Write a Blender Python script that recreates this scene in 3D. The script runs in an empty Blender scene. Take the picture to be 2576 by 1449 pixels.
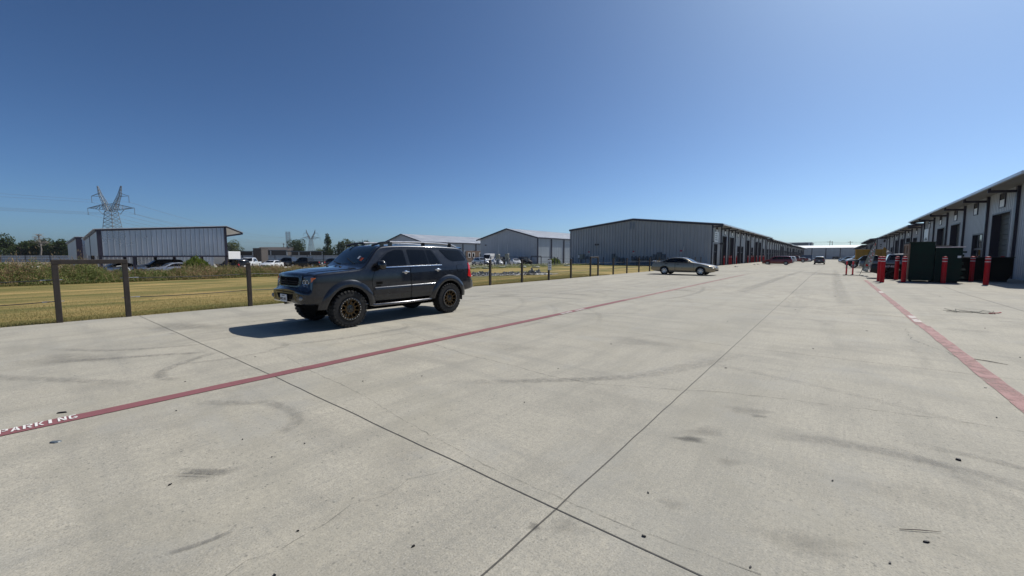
import bpy, bmesh, math, random
import numpy as np
from mathutils import Vector, Matrix
from mathutils.geometry import delaunay_2d_cdt
R = math.radians
PI = math.pi
rnd = random.Random(7)
scene = bpy.context.scene
col = scene.collection

# ------------------------------------------------------------------ camera
cam_d = bpy.data.cameras.new('camera')
cam = bpy.data.objects.new('camera', cam_d); col.objects.link(cam)
cam_d.sensor_width = 36.0
cam_d.lens = 36.0 * 1000.0 / 2576.0
cam_d.clip_start = 0.05; cam_d.clip_end = 6000.0
cam.location = (0, 0, 1.57)
cam.rotation_euler = (R(90 - 4.716), 0, R(38.98))
scene.camera = cam

# ------------------------------------------------------------------ sky, sun, exposure
SUN_EL, SUN_AZ = 49.0, 13.0            # azimuth from +Y towards +X
w = bpy.data.worlds.new('World'); scene.world = w; w.use_nodes = True
nt = w.node_tree; nt.nodes.clear()
sky = nt.nodes.new('ShaderNodeTexSky'); sky.sky_type = 'NISHITA'; sky.sun_disc = False
sky.sun_elevation = R(SUN_EL); sky.sun_rotation = R(SUN_AZ)
sky.altitude = 0; sky.air_density = 0.6; sky.dust_density = 1.2; sky.ozone_density = 2.0
bg = nt.nodes.new('ShaderNodeBackground'); bg.inputs['Strength'].default_value = 0.066
wo = nt.nodes.new('ShaderNodeOutputWorld')
gm = nt.nodes.new('ShaderNodeGamma'); gm.inputs['Gamma'].default_value = 1.2            # clear, contrasty blue sky
tn = nt.nodes.new('ShaderNodeMix'); tn.data_type = 'RGBA'; tn.blend_type = 'MULTIPLY'; tn.inputs[0].default_value = 1.0
tn.inputs[7].default_value = (.757, 1.0, 1.144, 1)
nt.links.new(sky.outputs[0], gm.inputs[0]); nt.links.new(gm.outputs[0], tn.inputs[6]); nt.links.new(tn.outputs[2], bg.inputs[0]); nt.links.new(bg.outputs[0], wo.inputs[0])
sd = bpy.data.lights.new('sun', 'SUN'); sd.energy = 5.0; sd.angle = R(0.53); sd.color = (1.0, 0.955, 0.88)
sun = bpy.data.objects.new('sun', sd); col.objects.link(sun)
sdir = Vector((math.sin(R(SUN_AZ)) * math.cos(R(SUN_EL)), math.cos(R(SUN_AZ)) * math.cos(R(SUN_EL)), math.sin(R(SUN_EL))))
sun.rotation_euler = sdir.to_track_quat('Z', 'Y').to_euler(); sun.location = (0, 0, 60)
vs = scene.view_settings
vs.view_transform = 'Standard'; vs.look = 'None'; vs.exposure = 0.0; vs.gamma = 1.0
try: vs.use_curve_mapping = False
except Exception: pass
scene.cycles.max_bounces = 6
scene.cycles.transparent_max_bounces = 12

# ------------------------------------------------------------------ terrain
def S(t):
    t = max(0.0, min(1.0, t)); return t * t * (3 - 2 * t)
def gz(x, y):
    ww = S((x + 13.5) / 4.5) * S((9.0 - x) / 4.0)
    ww = max(ww, S((y - 110) / 90.0))
    z = -(0.3 * S((y - 30) / 45.0) + 0.0026 * max(0.0, min(y, 400) - 75)) * ww
    l = S((-33 - x) / 14.0) * 0.6 + S((-60 - x) / 60.0) * 0.4
    return min(z, -l) if l > 0 else z

# ------------------------------------------------------------------ mesh builder
class MB:
    def __init__(s): s.v = []; s.f = []; s.m = []
    def add(s, vs_, fs, mi=0):
        o = len(s.v); s.v += [tuple(p) for p in vs_]
        for f in fs: s.f.append(tuple(i + o for i in f)); s.m.append(mi)
    def box(s, x0, x1, y0, y1, z0, z1, mi=0):
        s.add([(x0,y0,z0),(x1,y0,z0),(x1,y1,z0),(x0,y1,z0),(x0,y0,z1),(x1,y0,z1),(x1,y1,z1),(x0,y1,z1)],
              [(0,3,2,1),(4,5,6,7),(0,1,5,4),(1,2,6,5),(2,3,7,6),(3,0,4,7)], mi)
    def bbox(s, x0, x1, y0, y1, z0, z1, b=0.01, mi=0):      # box with chamfered edges
        b = min(b, abs(x1-x0)*.45, abs(y1-y0)*.45, abs(z1-z0)*.45)
        bm = bmesh.new(); bmesh.ops.create_cube(bm, size=1.0)
        for v in bm.verts: v.co = Vector(((x0+x1)/2+v.co.x*(x1-x0), (y0+y1)/2+v.co.y*(y1-y0), (z0+z1)/2+v.co.z*(z1-z0)))
        bmesh.ops.bevel(bm, geom=bm.edges[:], offset=b, segments=1, affect='EDGES')
        bm.verts.index_update()
        s.add([v.co[:] for v in bm.verts], [[v.index for v in f.verts] for f in bm.faces], mi); bm.free()
    def bar(s, p, q, wd, ht=None, mi=0, up=(0,0,1)):         # rectangular bar from p to q
        p = Vector(p); q = Vector(q); ht = ht or wd
        d = (q - p).normalized(); u = Vector(up)
        if abs(d.dot(u)) > 0.98: u = Vector((0,1,0))
        a = d.cross(u).normalized() * wd / 2; b = a.cross(d).normalized() * ht / 2
        vs_ = [p-a-b, p+a-b, p+a+b, p-a+b, q-a-b, q+a-b, q+a+b, q-a+b]
        s.add(vs_, [(0,3,2,1),(4,5,6,7),(0,1,5,4),(1,2,6,5),(2,3,7,6),(3,0,4,7)], mi)
    def tube(s, pts, r, n=8, mi=0, caps=True):
        pts = [Vector(p) for p in pts]; rs = r if isinstance(r, (list, tuple)) else [r]*len(pts)
        rings = []; pa = None
        for i, p in enumerate(pts):
            d = (pts[min(i+1, len(pts)-1)] - pts[max(i-1, 0)]).normalized()
            if pa is None:
                u = Vector((0,0,1)) if abs(d.z) < .9 else Vector((1,0,0)); a = d.cross(u).normalized()
            else: a = (pa - d * pa.dot(d)).normalized()
            pa = a; b = d.cross(a)
            rings.append([p + (a*math.cos(t)+b*math.sin(t))*rs[i] for t in (2*PI*k/n for k in range(n))])
        vs_ = [v for rg in rings for v in rg]; fs = []
        for i in range(len(pts)-1):
            for k in range(n):
                fs.append((i*n+k, i*n+(k+1)%n, (i+1)*n+(k+1)%n, (i+1)*n+k))
        if caps: fs += [tuple(range(n))[::-1], tuple((len(pts)-1)*n+k for k in range(n))]
        s.add(vs_, fs, mi)
    def lathe(s, prof, n=24, axis='z', c=(0,0,0), mi=0, close=False):   # prof: list of (radius, along)
        vs_ = []; fs = []; m = len(prof)
        for k in range(n):
            t = 2*PI*k/n; ct, st = math.cos(t), math.sin(t)
            for r, h in prof:
                if axis == 'z': vs_.append((c[0]+r*ct, c[1]+r*st, c[2]+h))
                elif axis == 'x': vs_.append((c[0]+h, c[1]+r*ct, c[2]+r*st))
                else: vs_.append((c[0]+r*st, c[1]+h, c[2]+r*ct))
        for k in range(n):
            k2 = (k+1) % n
            for i in range(m if close else m-1):
                j = (i+1) % m
                fs.append((k*m+i, k2*m+i, k2*m+j, k*m+j))
        s.add(vs_, fs, mi)
    def prism(s, poly, fn, d0, d1, mi=0):                    # poly 2D, fn(u, v, d) -> 3D
        n = len(poly)
        vs_ = [fn(u, v, d0) for u, v in poly] + [fn(u, v, d1) for u, v in poly]
        fs = [tuple(range(n))[::-1], tuple(range(n, 2*n))]
        fs += [(i, (i+1) % n, n+(i+1) % n, n+i) for i in range(n)]
        s.add(vs_, fs, mi)
    def mesh(s, name, mats, smooth=None, recalc=True):
        me = bpy.data.meshes.new(name); me.from_pydata(s.v, [], s.f)
        for m in (mats if isinstance(mats, (list, tuple)) else [mats]): me.materials.append(m)
        if any(s.m): me.polygons.foreach_set('material_index', s.m)
        if recalc:
            bm = bmesh.new(); bm.from_mesh(me); bmesh.ops.recalc_face_normals(bm, faces=bm.faces[:]); bm.to_mesh(me); bm.free()
        if smooth is not None:
            me.polygons.foreach_set('use_smooth', [True]*len(me.polygons))
            me.set_sharp_from_angle(angle=R(smooth))
        me.update(); return me
    def build(s, name, mats, parent=None, smooth=None, loc=None, rotz=0, recalc=True):
        o = bpy.data.objects.new(name, s.mesh(name, mats, smooth, recalc)); col.objects.link(o)
        if parent: o.parent = parent
        if loc is not None: o.location = loc
        if rotz: o.rotation_euler = (0, 0, rotz)
        return o

def tag(o, label=None, cat=None, group=None, kind=None):
    if label: o['label'] = label
    if cat: o['category'] = cat
    if group: o['group'] = group
    if kind: o['kind'] = kind
    return o
def thing(name, label, cat, loc=(0,0,0), rotz=0, group=None):
    o = bpy.data.objects.new(name, None); col.objects.link(o); o.empty_display_size = 0.2
    o.location = loc; o.rotation_euler = (0, 0, rotz)
    return tag(o, label, cat, group)
def dup(root, loc, rotz=0, label=None, group=None):
    r = root.copy(); col.objects.link(r); r.location = loc; r.rotation_euler = (0, 0, rotz)
    if label: r['label'] = label
    if group: r['group'] = group
    for ch in list(root.children):
        c = ch.copy(); col.objects.link(c); c.parent = r
        for g_ in list(ch.children):
            d = g_.copy(); col.objects.link(d); d.parent = c
    return r
def np_mesh(name, verts, faces, mats, mat_idx=None, smooth=False):
    n = faces.shape[1]
    me = bpy.data.meshes.new(name)
    me.vertices.add(len(verts)); me.vertices.foreach_set('co', verts.astype(np.float32).ravel())
    me.loops.add(faces.size); me.loops.foreach_set('vertex_index', faces.astype(np.int32).ravel())
    me.polygons.add(len(faces))
    me.polygons.foreach_set('loop_start', np.arange(0, faces.size, n, dtype=np.int32))
    for m in (mats if isinstance(mats, (list, tuple)) else [mats]): me.materials.append(m)
    if mat_idx is not None: me.polygons.foreach_set('material_index', mat_idx.astype(np.int32))
    if smooth: me.polygons.foreach_set('use_smooth', np.ones(len(faces), dtype=bool))
    me.update(calc_edges=True); me.validate(); return me
def np_obj(name, verts, faces, mats, mat_idx=None, parent=None, smooth=False):
    o = bpy.data.objects.new(name, np_mesh(name, verts, faces, mats, mat_idx, smooth)); col.objects.link(o)
    if parent: o.parent = parent
    return o
def text_mesh(body, size, mat, fn, extrude=0.002, bold=0.0, align='CENTER', sx=1.0):
    cu = bpy.data.curves.new('lettering', 'FONT'); cu.body = body; cu.size = size; cu.align_x = align
    cu.extrude = extrude; cu.offset = bold; cu.resolution_u = 3
    t = bpy.data.objects.new('lettering', cu); col.objects.link(t)
    dg = bpy.context.evaluated_depsgraph_get()
    me = bpy.data.meshes.new_from_object(t.evaluated_get(dg))
    bpy.data.objects.remove(t); bpy.data.curves.remove(cu)
    for v in me.vertices: v.co = Vector(fn(v.co.x * sx, v.co.y, v.co.z))
    me.materials.clear(); me.materials.append(mat)
    return me
def text_obj(name, body, size, mat, fn, parent=None, **k):
    o = bpy.data.objects.new(name, text_mesh(body, size, mat, fn, **k)); col.objects.link(o)
    if parent: o.parent = parent
    return o

# ------------------------------------------------------------------ materials
def newmat(name):
    m = bpy.data.materials.new(name); m.use_nodes = True
    n = m.node_tree.nodes; n.clear()
    out = n.new('ShaderNodeOutputMaterial'); b = n.new('ShaderNodeBsdfPrincipled')
    m.node_tree.links.new(b.outputs[0], out.inputs[0])
    return m, m.node_tree, b, out
def nz(t, scale, detail=4, rough=.55, vec=None, dist=0):
    n = t.nodes.new('ShaderNodeTexNoise'); n.inputs['Scale'].default_value = scale
    n.inputs['Detail'].default_value = detail; n.inputs['Roughness'].default_value = rough; n.inputs['Distortion'].default_value = dist
    if vec is not None: t.links.new(vec, n.inputs['Vector'])
    return n.outputs['Fac']
def coords(t, scale=(1,1,1), kind='Object', rot=(0,0,0)):
    tc = t.nodes.new('ShaderNodeTexCoord'); mp = t.nodes.new('ShaderNodeMapping')
    mp.inputs['Scale'].default_value = scale; mp.inputs['Rotation'].default_value = rot
    t.links.new(tc.outputs[kind], mp.inputs['Vector']); return mp.outputs[0]
def mapr(t, sock, a, b, c=0.0, d=1.0, smooth=False):
    n = t.nodes.new('ShaderNodeMapRange')
    if smooth: n.interpolation_type = 'SMOOTHSTEP'
    n.inputs['From Min'].default_value = a; n.inputs['From Max'].default_value = b
    n.inputs['To Min'].default_value = c; n.inputs['To Max'].default_value = d
    t.links.new(sock, n.inputs['Value']); return n.outputs[0]
def mth(t, op, a, b=None):
    n = t.nodes.new('ShaderNodeMath'); n.operation = op
    for i, s_ in enumerate((a, b)):
        if s_ is None: continue
        if isinstance(s_, (int, float)): n.inputs[i].default_value = s_
        else: t.links.new(s_, n.inputs[i])
    return n.outputs[0]
def mixc(t, fac, a, b, mode='MIX'):
    n = t.nodes.new('ShaderNodeMix'); n.data_type = 'RGBA'; n.blend_type = mode
    for i, s_ in ((0, fac), (6, a), (7, b)):
        if isinstance(s_, (int, float)): n.inputs[i].default_value = s_
        elif isinstance(s_, (tuple, list)): n.inputs[i].default_value = (*s_[:3], 1)
        else: t.links.new(s_, n.inputs[i])
    return n.outputs[2]
def bump(t, b, sock, strength=.3, dist=.01):
    n = t.nodes.new('ShaderNodeBump'); n.inputs['Strength'].default_value = strength; n.inputs['Distance'].default_value = dist
    t.links.new(sock, n.inputs['Height']); t.links.new(n.outputs[0], b.inputs['Normal'])
def pbr(name, c, rough=.55, metal=0.0, coat=0.0, var=.12, scale=6.0, bmp=0.0, bscale=40.0, spec=.5, emit=None):
    m, t, b, o = newmat(name)
    v = coords(t)
    f = nz(t, scale, 5, .6, v)
    b.inputs['Base Color'].default_value = (*c, 1)
    if var:
        lo = tuple(x*(1-var) for x in c); hi = tuple(min(1, x*(1+var)) for x in c)
        t.links.new(mixc(t, mapr(t, f, .3, .7), lo, hi), b.inputs['Base Color'])
        t.links.new(mapr(t, f, .3, .7, max(.02, rough*(1-var)), min(1, rough*(1+var))), b.inputs['Roughness'])
    else: b.inputs['Roughness'].default_value = rough
    b.inputs['Metallic'].default_value = metal; b.inputs['Specular IOR Level'].default_value = spec
    b.inputs['Coat Weight'].default_value = coat; b.inputs['Coat Roughness'].default_value = .03
    if bmp: bump(t, b, nz(t, bscale, 4, .6, v), bmp)
    return m
def paint(name, c, rough=.35, flake=0.0, metal=.3, coat=1.0):            # car paint with clear coat and a film of dust
    m, t, b, o = newmat(name); v = coords(t)
    f = nz(t, 2.2, 5, .6, v); d = nz(t, 9, 6, .7, v)
    dust = mapr(t, mth(t, 'MULTIPLY', f, d), .18, .42, 0, .035)
    t.links.new(mixc(t, dust, c, (.30, .28, .24)), b.inputs['Base Color'])
    b.inputs['Metallic'].default_value = metal
    t.links.new(mapr(t, d, .3, .7, rough*.85, rough*1.2), b.inputs['Roughness'])
    b.inputs['Coat Weight'].default_value = coat; b.inputs['Coat Roughness'].default_value = .04; b.inputs['Specular IOR Level'].default_value = .15
    return m
def glassy(name, c, rough=.03, spec=.6):
    m, t, b, o = newmat(name); v = coords(t)
    t.links.new(mapr(t, nz(t, 5, 5, .65, v), .35, .75, rough, rough + .07), b.inputs['Roughness'])
    b.inputs['Base Color'].default_value = (*c, 1); b.inputs['Specular IOR Level'].default_value = spec
    return m

M = {}
M['trim'] = pbr('dark_trim_paint', (.022, .018, .034), .4, var=.15)
M['black'] = pbr('black_plastic', (.009, .009, .010), .6, var=.2, scale=20, spec=.3)
M['blackgloss'] = pbr('black_gloss_paint', (.008, .008, .009), .18, var=.1, coat=.5)
M['rubber'] = pbr('tyre_rubber', (.010, .010, .0105), .8, var=.25, scale=14, bmp=.15, bscale=60)
M['under'] = pbr('underbody_black', (.004, .004, .004), .9, var=.1, spec=.1)
M['chrome'] = pbr('chrome', (.75, .76, .78), .12, 1.0, var=.08)
M['darkchrome'] = pbr('dark_metal_tube', (.16, .16, .17), .25, 1.0, var=.2)
M['steel'] = pbr('galvanised_steel', (.42, .44, .46), .42, .8, var=.2, scale=12)
M['tint'] = glassy('tinted_glass', (.0025, .0035, .006), .02, .32)
M['wind'] = glassy('windscreen_glass', (.012, .022, .026), .02, .8)
M['lens'] = glassy('clear_lens', (.20, .22, .24), .06, .8)
M['headlens'] = glassy('headlamp_lens', (.05, .058, .07), .04, .7)
M['amber'] = pbr('amber_lens', (.75, .16, .03), .15, var=.1)
M['redlens'] = pbr('red_lens', (.55, .015, .015), .15, var=.1, coat=.6)
M['white'] = pbr('white_paint', (.76, .76, .74), .4, var=.05)
M['plate'] = pbr('plate_white', (.72, .73, .74), .35, var=.05, scale=40)
M['bronze'] = pbr('bronze_wheel', (.088, .056, .025), .38, .85, var=.1)
M['alloy'] = pbr('silver_wheel', (.55, .55, .56), .3, .85, var=.1)
M['redpaint'] = pbr('red_bollard_plastic', (.42, .003, .009), .5, var=.15, scale=7, spec=.25)
M['pinkred'] = pbr('red_marker_plastic', (.75, .05, .06), .4, var=.1)
M['refl'] = pbr('reflective_white_band', (.72, .62, .62), .4, var=.1)
M['green'] = pbr('dark_green_steel', (.004, .018, .013), .6, var=.4, scale=3, bmp=.1, bscale=8, spec=.15)
M['rust'] = pbr('rusty_scraped_steel', (.20, .13, .085), .75, .2, var=.5, scale=4)
M['bluebin'] = pbr('blue_steel', (.03, .07, .16), .5, var=.25, scale=3)
M['yellow'] = pbr('yellow_paint', (.40, .215, .015), .5, var=.15, scale=2)
M['elec'] = pbr('grey_electrical_enclosure', (.10, .12, .135), .5, .1, var=.12)
M['elecl'] = pbr('beige_grey_enclosure', (.21, .22, .19), .5, .1, var=.12)
M['galvpost'] = pbr('brown_steel_post', (.048, .038, .031), .6, .2, var=.3, scale=12)
M['cable'] = pbr('wire_rope', (.05, .05, .05), .5, .6, var=.2)
M['concrete_pale'] = pbr('pale_concrete', (.50, .48, .43), .85, var=.12, scale=3, bmp=.1)
M['tarp'] = pbr('black_plastic_sheet', (.018, .02, .023), .45, var=.5, scale=4)
M['tarpw'] = pbr('white_plastic_sheet', (.30, .32, .34), .4, var=.3, scale=4)
M['brick'] = pbr('brown_wainscot', (.16, .11, .08), .8, var=.2)
M['pylon'] = pbr('pylon_steel', (.17, .19, .21), .6, .4, var=.15)
M['wood'] = pbr('pole_wood', (.13, .10, .08), .85, var=.25)
M['darkshed'] = pbr('dark_shed_wall', (.07, .06, .055), .8, var=.2, scale=1)
M['fabricgrey'] = pbr('grey_banner_cloth', (.26, .28, .25), .8, var=.2, scale=8)
M['textgrey'] = pbr('light_lettering', (.60, .62, .64), .5, var=.05)
M['textdark'] = pbr('dark_lettering', (.05, .05, .06), .5, var=.05)
M['signred'] = pbr('sign_red', (.40, .03, .035), .5, var=.08)
M['boxwhite'] = pbr('white_trailer_panel', (.74, .74, .73), .4, var=.06)
M['cone'] = pbr('orange_cone', (.65, .09, .02), .5, var=.1)
M['lamp'] = pbr('wall_lamp_black', (.02, .02, .022), .4, var=.1)

def siding(name, c, rough=.42, metal=.25):
    m, t, b, o = newmat(name); v = coords(t)
    streak = nz(t, 1.0, 5, .6, coords(t, (2.2, 2.2, .12)))
    big = nz(t, .35, 4, .6, v)
    f = mapr(t, mth(t, 'ADD', streak, big), .75, 1.25)
    t.links.new(mixc(t, f, tuple(x*.86 for x in c), tuple(min(1, x*1.06) for x in c)), b.inputs['Base Color'])
    b.inputs['Metallic'].default_value = metal
    t.links.new(mapr(t, big, .3, .7, rough*.8, rough*1.25), b.inputs['Roughness'])
    return m
M['siding'] = siding('white_metal_siding', (.385, .408, .432), .38, .0)
M['sidingblue'] = siding('pale_blue_grey_siding', (.30, .345, .385), .45, .0)
M['galv'] = siding('galvalume_siding', (.47, .49, .53), .30, .75)
M['galvroof'] = siding('galvalume_roof', (.58, .60, .62), .38, .5)
M['fencesheet'] = siding('pale_fence_sheet', (.58, .60, .62), .45, .0)
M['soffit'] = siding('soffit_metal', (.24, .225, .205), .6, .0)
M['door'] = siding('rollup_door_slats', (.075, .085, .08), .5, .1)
M['interior'] = pbr('dark_interior', (.01, .01, .012), .9, var=.1)

def concrete_mat():
    m, t, b, o = newmat('broomed_concrete'); v = coords(t)
    big = nz(t, .10, 5, .6, v); mid = nz(t, .9, 6, .65, v, .4)
    strk = nz(t, 1.0, 6, .68, coords(t, (1.5, .16, 1)))
    strk2 = nz(t, 1.0, 5, .65, coords(t, (.22, 2.4, 1), rot=(0, 0, R(9))))
    fine = nz(t, 26, 5, .75, v); grit = nz(t, 95, 3, .65, v); broom = nz(t, 1.0, 3, .6, coords(t, (70, 3, 1)))
    c = mixc(t, mapr(t, big, .35, .65), (.41, .380, .312), (.54, .490, .388))
    c = mixc(t, mapr(t, strk, .44, .70, 0, .7, True), c, (.29, .272, .225))
    c = mixc(t, mapr(t, strk2, .46, .72, 0, .65, True), c, (.295, .278, .235))
    c = mixc(t, mapr(t, mid, .45, .70, 0, .6, True), c, (.265, .245, .20))
    c = mixc(t, mapr(t, mid, .22, .42, .22, 0, True), c, (.47, .455, .41))
    c = mixc(t, mapr(t, fine, .36, .66, .55, 0), c, (.21, .205, .185))
    c = mixc(t, mapr(t, grit, .30, .48, .8, 0), c, (.15, .145, .13))
    c = mixc(t, mapr(t, grit, .56, .72, 0, .55), c, (.53, .52, .48))
    c = mixc(t, mapr(t, broom, .36, .64, .22, 0), c, (.2, .2, .18))
    # each slab poured with its own tone
    sx_ = t.nodes.new('ShaderNodeSeparateXYZ'); t.links.new(v, sx_.inputs[0])
    cx_ = t.nodes.new('ShaderNodeCombineXYZ')
    t.links.new(mth(t, 'FLOOR', mth(t, 'DIVIDE', mth(t, 'ADD', sx_.outputs[0], 1.27), 6.1)), cx_.inputs[0]); t.links.new(mth(t, 'FLOOR', mth(t, 'DIVIDE', mth(t, 'SUBTRACT', sx_.outputs[1], 1.99), 5.7)), cx_.inputs[1])
    wn = t.nodes.new('ShaderNodeTexWhiteNoise'); t.links.new(cx_.outputs[0], wn.inputs['Vector'])
    c = mixc(t, mapr(t, wn.outputs[0], 0, 1, 0, .30), c, (.315, .305, .262))
    blot = nz(t, .42, 6, .7, v, .8)
    c = mixc(t, mapr(t, blot, .50, .66, 0, .40, True), c, (.30, .28, .225))
    c = mixc(t, mapr(t, nz(t, .8, 5, .7, coords(t, (1, 1, 1), rot=(0, 0, 1.0)), .5), .52, .70, 0, .35, True), c, (.315, .31, .285))
    # scattered dark aggregate pits, denser in patches
    vo = t.nodes.new('ShaderNodeTexVoronoi'); vo.inputs['Scale'].default_value = 24; vo.inputs['Randomness'].default_value = 1
    t.links.new(v, vo.inputs['Vector'])
    patch = mapr(t, nz(t, .28, 3, .6, v), .38, .60, .12, 1)
    pit = mth(t, 'MULTIPLY', mapr(t, vo.outputs['Distance'], .12, .24, .62, 0), mth(t, 'MULTIPLY', patch, mapr(t, nz(t, 9, 3, .6, v), .47, .55)))
    c = mixc(t, pit, c, (.10, .098, .09))
    t.links.new(c, b.inputs['Base Color'])
    b.inputs['Roughness'].default_value = .88; b.inputs['Specular IOR Level'].default_value = .25
    bump(t, b, mth(t, 'ADD', mth(t, 'MULTIPLY', fine, .5), mth(t, 'ADD', grit, mth(t, 'MULTIPLY', broom, .6))), .34, .004)
    return m
M['concrete'] = concrete_mat()

def worn(name, c, lo=.34, hi=.5, scale=5.0, a_min=0.0, rough=.8):     # flat mark on the ground, worn through to the concrete
    m, t, b, o = newmat(name); v = coords(t)
    f = mth(t, 'MULTIPLY', nz(t, scale, 7, .72, v), mapr(t, nz(t, 60, 3, .7, v), .2, .6, .75, 1.15))
    at = t.nodes.new('ShaderNodeAttribute'); at.attribute_name = 'fade'
    a = mth(t, 'MULTIPLY', mapr(t, f, lo, hi, a_min, 1, True), at.outputs['Fac'])
    t.links.new(mixc(t, nz(t, 1.3, 5, .65, v), tuple(x*.72 for x in c), tuple(x*1.25 for x in c)), b.inputs['Base Color'])
    b.inputs['Roughness'].default_value = rough
    tr = t.nodes.new('ShaderNodeBsdfTransparent'); mx = t.nodes.new('ShaderNodeMixShader')
    t.links.new(a, mx.inputs[0]); t.links.new(tr.outputs[0], mx.inputs[1]); t.links.new(b.outputs[0], mx.inputs[2])
    t.links.new(mx.outputs[0], o.inputs[0]); return m
M['redline'] = worn('red_kerb_line_paint', (.205, .075, .082), .18, .48, 4.0, .28)
M['redfaded'] = worn('faded_red_line_paint', (.30, .16, .15), .26, .62, 4.0, .12)
M['stencil'] = worn('white_stencil_paint', (.66, .64, .62), .12, .30, 9.0, .55)
M['stencilworn'] = worn('worn_white_stencil_paint', (.50, .45, .42), .30, .56, 7.0, .05)
M['tyremark'] = worn('tyre_rubber_mark', (.17, .165, .152), .30, .66, 9.0, .0)
M['stain'] = worn('oil_stain', (.06, .06, .057), .16, .65, 6.0, .05)
M['joint'] = pbr('joint_sealant', (.075, .07, .06), .9, var=.4, scale=30)
M['crack'] = worn('hairline_crack', (.19, .18, .152), .34, .72, 6.0, .0)

def grass_mat():
    m, t, b, o = newmat('mown_grass'); v = coords(t)
    strip = nz(t, 1.0, 5, .62, coords(t, (.85, .07, 1))); big = nz(t, .18, 4, .6, v); fine = nz(t, 9, 5, .75, v); f2 = nz(t, 45, 4, .7, v)
    c = mixc(t, mapr(t, mth(t, 'ADD', strip, mth(t, 'MULTIPLY', big, .6)), .70, .95), (.11, .120, .034), (.44, .31, .125))
    c = mixc(t, mapr(t, fine, .3, .7, .35, 0), c, (.07, .07, .025))
    c = mixc(t, mapr(t, f2, .3, .75, 0, .5), c, (.27, .215, .10))
    t.links.new(c, b.inputs['Base Color']); b.inputs['Roughness'].default_value = .95; b.inputs['Specular IOR Level'].default_value = .1
    bump(t, b, mth(t, 'ADD', fine, f2), .8, .03); return m
M['lawn'] = grass_mat()
def leafmat(name, a, b_, tr=.25):
    m, t, b, o = newmat(name)
    oi = t.nodes.new('ShaderNodeNewGeometry')
    v = coords(t); f = nz(t, 1.6, 4, .6, v)
    r_ = mth(t, 'ADD', mth(t, 'MULTIPLY', oi.outputs['Random Per Island'], .7), mth(t, 'MULTIPLY', f, .4))
    t.links.new(mixc(t, r_, a, b_), b.inputs['Base Color'])
    b.inputs['Roughness'].default_value = .7; b.inputs['Specular IOR Level'].default_value = .2
    td = t.nodes.new('ShaderNodeBsdfTranslucent'); mx = t.nodes.new('ShaderNodeMixShader'); mx.inputs[0].default_value = tr
    t.links.new(mixc(t, r_, tuple(x*1.3 for x in a), tuple(x*1.5 for x in b_)), td.inputs[0])
    t.links.new(b.outputs[0], mx.inputs[1]); t.links.new(td.outputs[0], mx.inputs[2]); t.links.new(mx.outputs[0], o.inputs[0])
    return m
M['blade'] = leafmat('grass_blades', (.08, .10, .026), (.33, .255, .10))
M['leaf'] = leafmat('dark_foliage', (.016, .030, .009), (.055, .080, .022))
M['leaf2'] = leafmat('olive_foliage', (.035, .048, .014), (.10, .115, .04))
M['weedg'] = leafmat('green_weeds', (.07, .098, .026), (.21, .23, .08), .35)
M['weedb'] = leafmat('dry_brown_weeds', (.19, .125, .065), (.34, .255, .14), .35)
M['bush'] = leafmat('bright_green_bush', (.06, .10, .012), (.16, .20, .035))
M['bark'] = pbr('bark', (.12, .095, .075), .9, var=.3, scale=10)
M['deadwood'] = pbr('bleached_dead_wood', (.21, .185, .16), .9, var=.25)
M['dirt'] = pbr('dry_ground', (.16, .135, .085), .95, var=.35, scale=.06)
M['gravel'] = pbr('pale_gravel', (.36, .34, .30), .95, var=.25, scale=.8)
# ================================================================== ground sheets
def sheet(name, xs, ys, dz, mat, mask=None):
    vs_, fs = [], []
    nx, ny = len(xs), len(ys)
    for y in ys:
        for x in xs: vs_.append((x, y, gz(x, y) + dz))
    for j in range(ny-1):
        for i in range(nx-1):
            if mask and not mask((xs[i]+xs[i+1])/2, (ys[j]+ys[j+1])/2): continue
            fs.append((j*nx+i, j*nx+i+1, (j+1)*nx+i+1, (j+1)*nx+i))
    mb = MB(); mb.add(vs_, fs); o = mb.build(name, mat, recalc=False, smooth=60); tag(o, kind='structure'); return o
def rng(a, b, n): return [a + (b-a)*i/n for i in range(n+1)]
xs_all = rng(-3000, -400, 8)[:-1] + rng(-400, -140, 8)[:-1] + rng(-140, -60, 16)[:-1] + rng(-60, 20, 80)[:-1] + rng(20, 100, 8)[:-1] + rng(100, 3000, 6)
ys_all = rng(-1500, -60, 6)[:-1] + rng(-60, 20, 16)[:-1] + rng(20, 200, 60)[:-1] + rng(200, 420, 22)[:-1] + rng(420, 3200, 8)
sheet('ground', xs_all, ys_all, -0.05, M['dirt'])
xs_lot = rng(-14.02, -13.5, 1)[:-1] + rng(-13.5, 10, 94)[:-1] + rng(10, 60, 10)
ys_lot = rng(-25, 20, 9)[:-1] + rng(20, 200, 120)[:-1] + rng(200, 420, 60)
sheet('concrete_lot', xs_lot, ys_lot, 0.0, M['concrete'])
xs_l = rng(-36, -32.4, 4)[:-1] + rng(-32.4, -14.03, 6)
sheet('lawn', xs_l, rng(-40, 61.9, 50), -0.015, M['lawn'])
sheet('gravel_lot', rng(-150, -36.5, 40), rng(-60, 160, 50), -0.03, M['gravel'])
# concrete apron in front of the left gable
mb = MB(); mb.box(-37.5, -14.05, 61.95, 63.55, -.30, 0.035); tag(mb.build('pavement', M['concrete_pale']), kind='structure')

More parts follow.
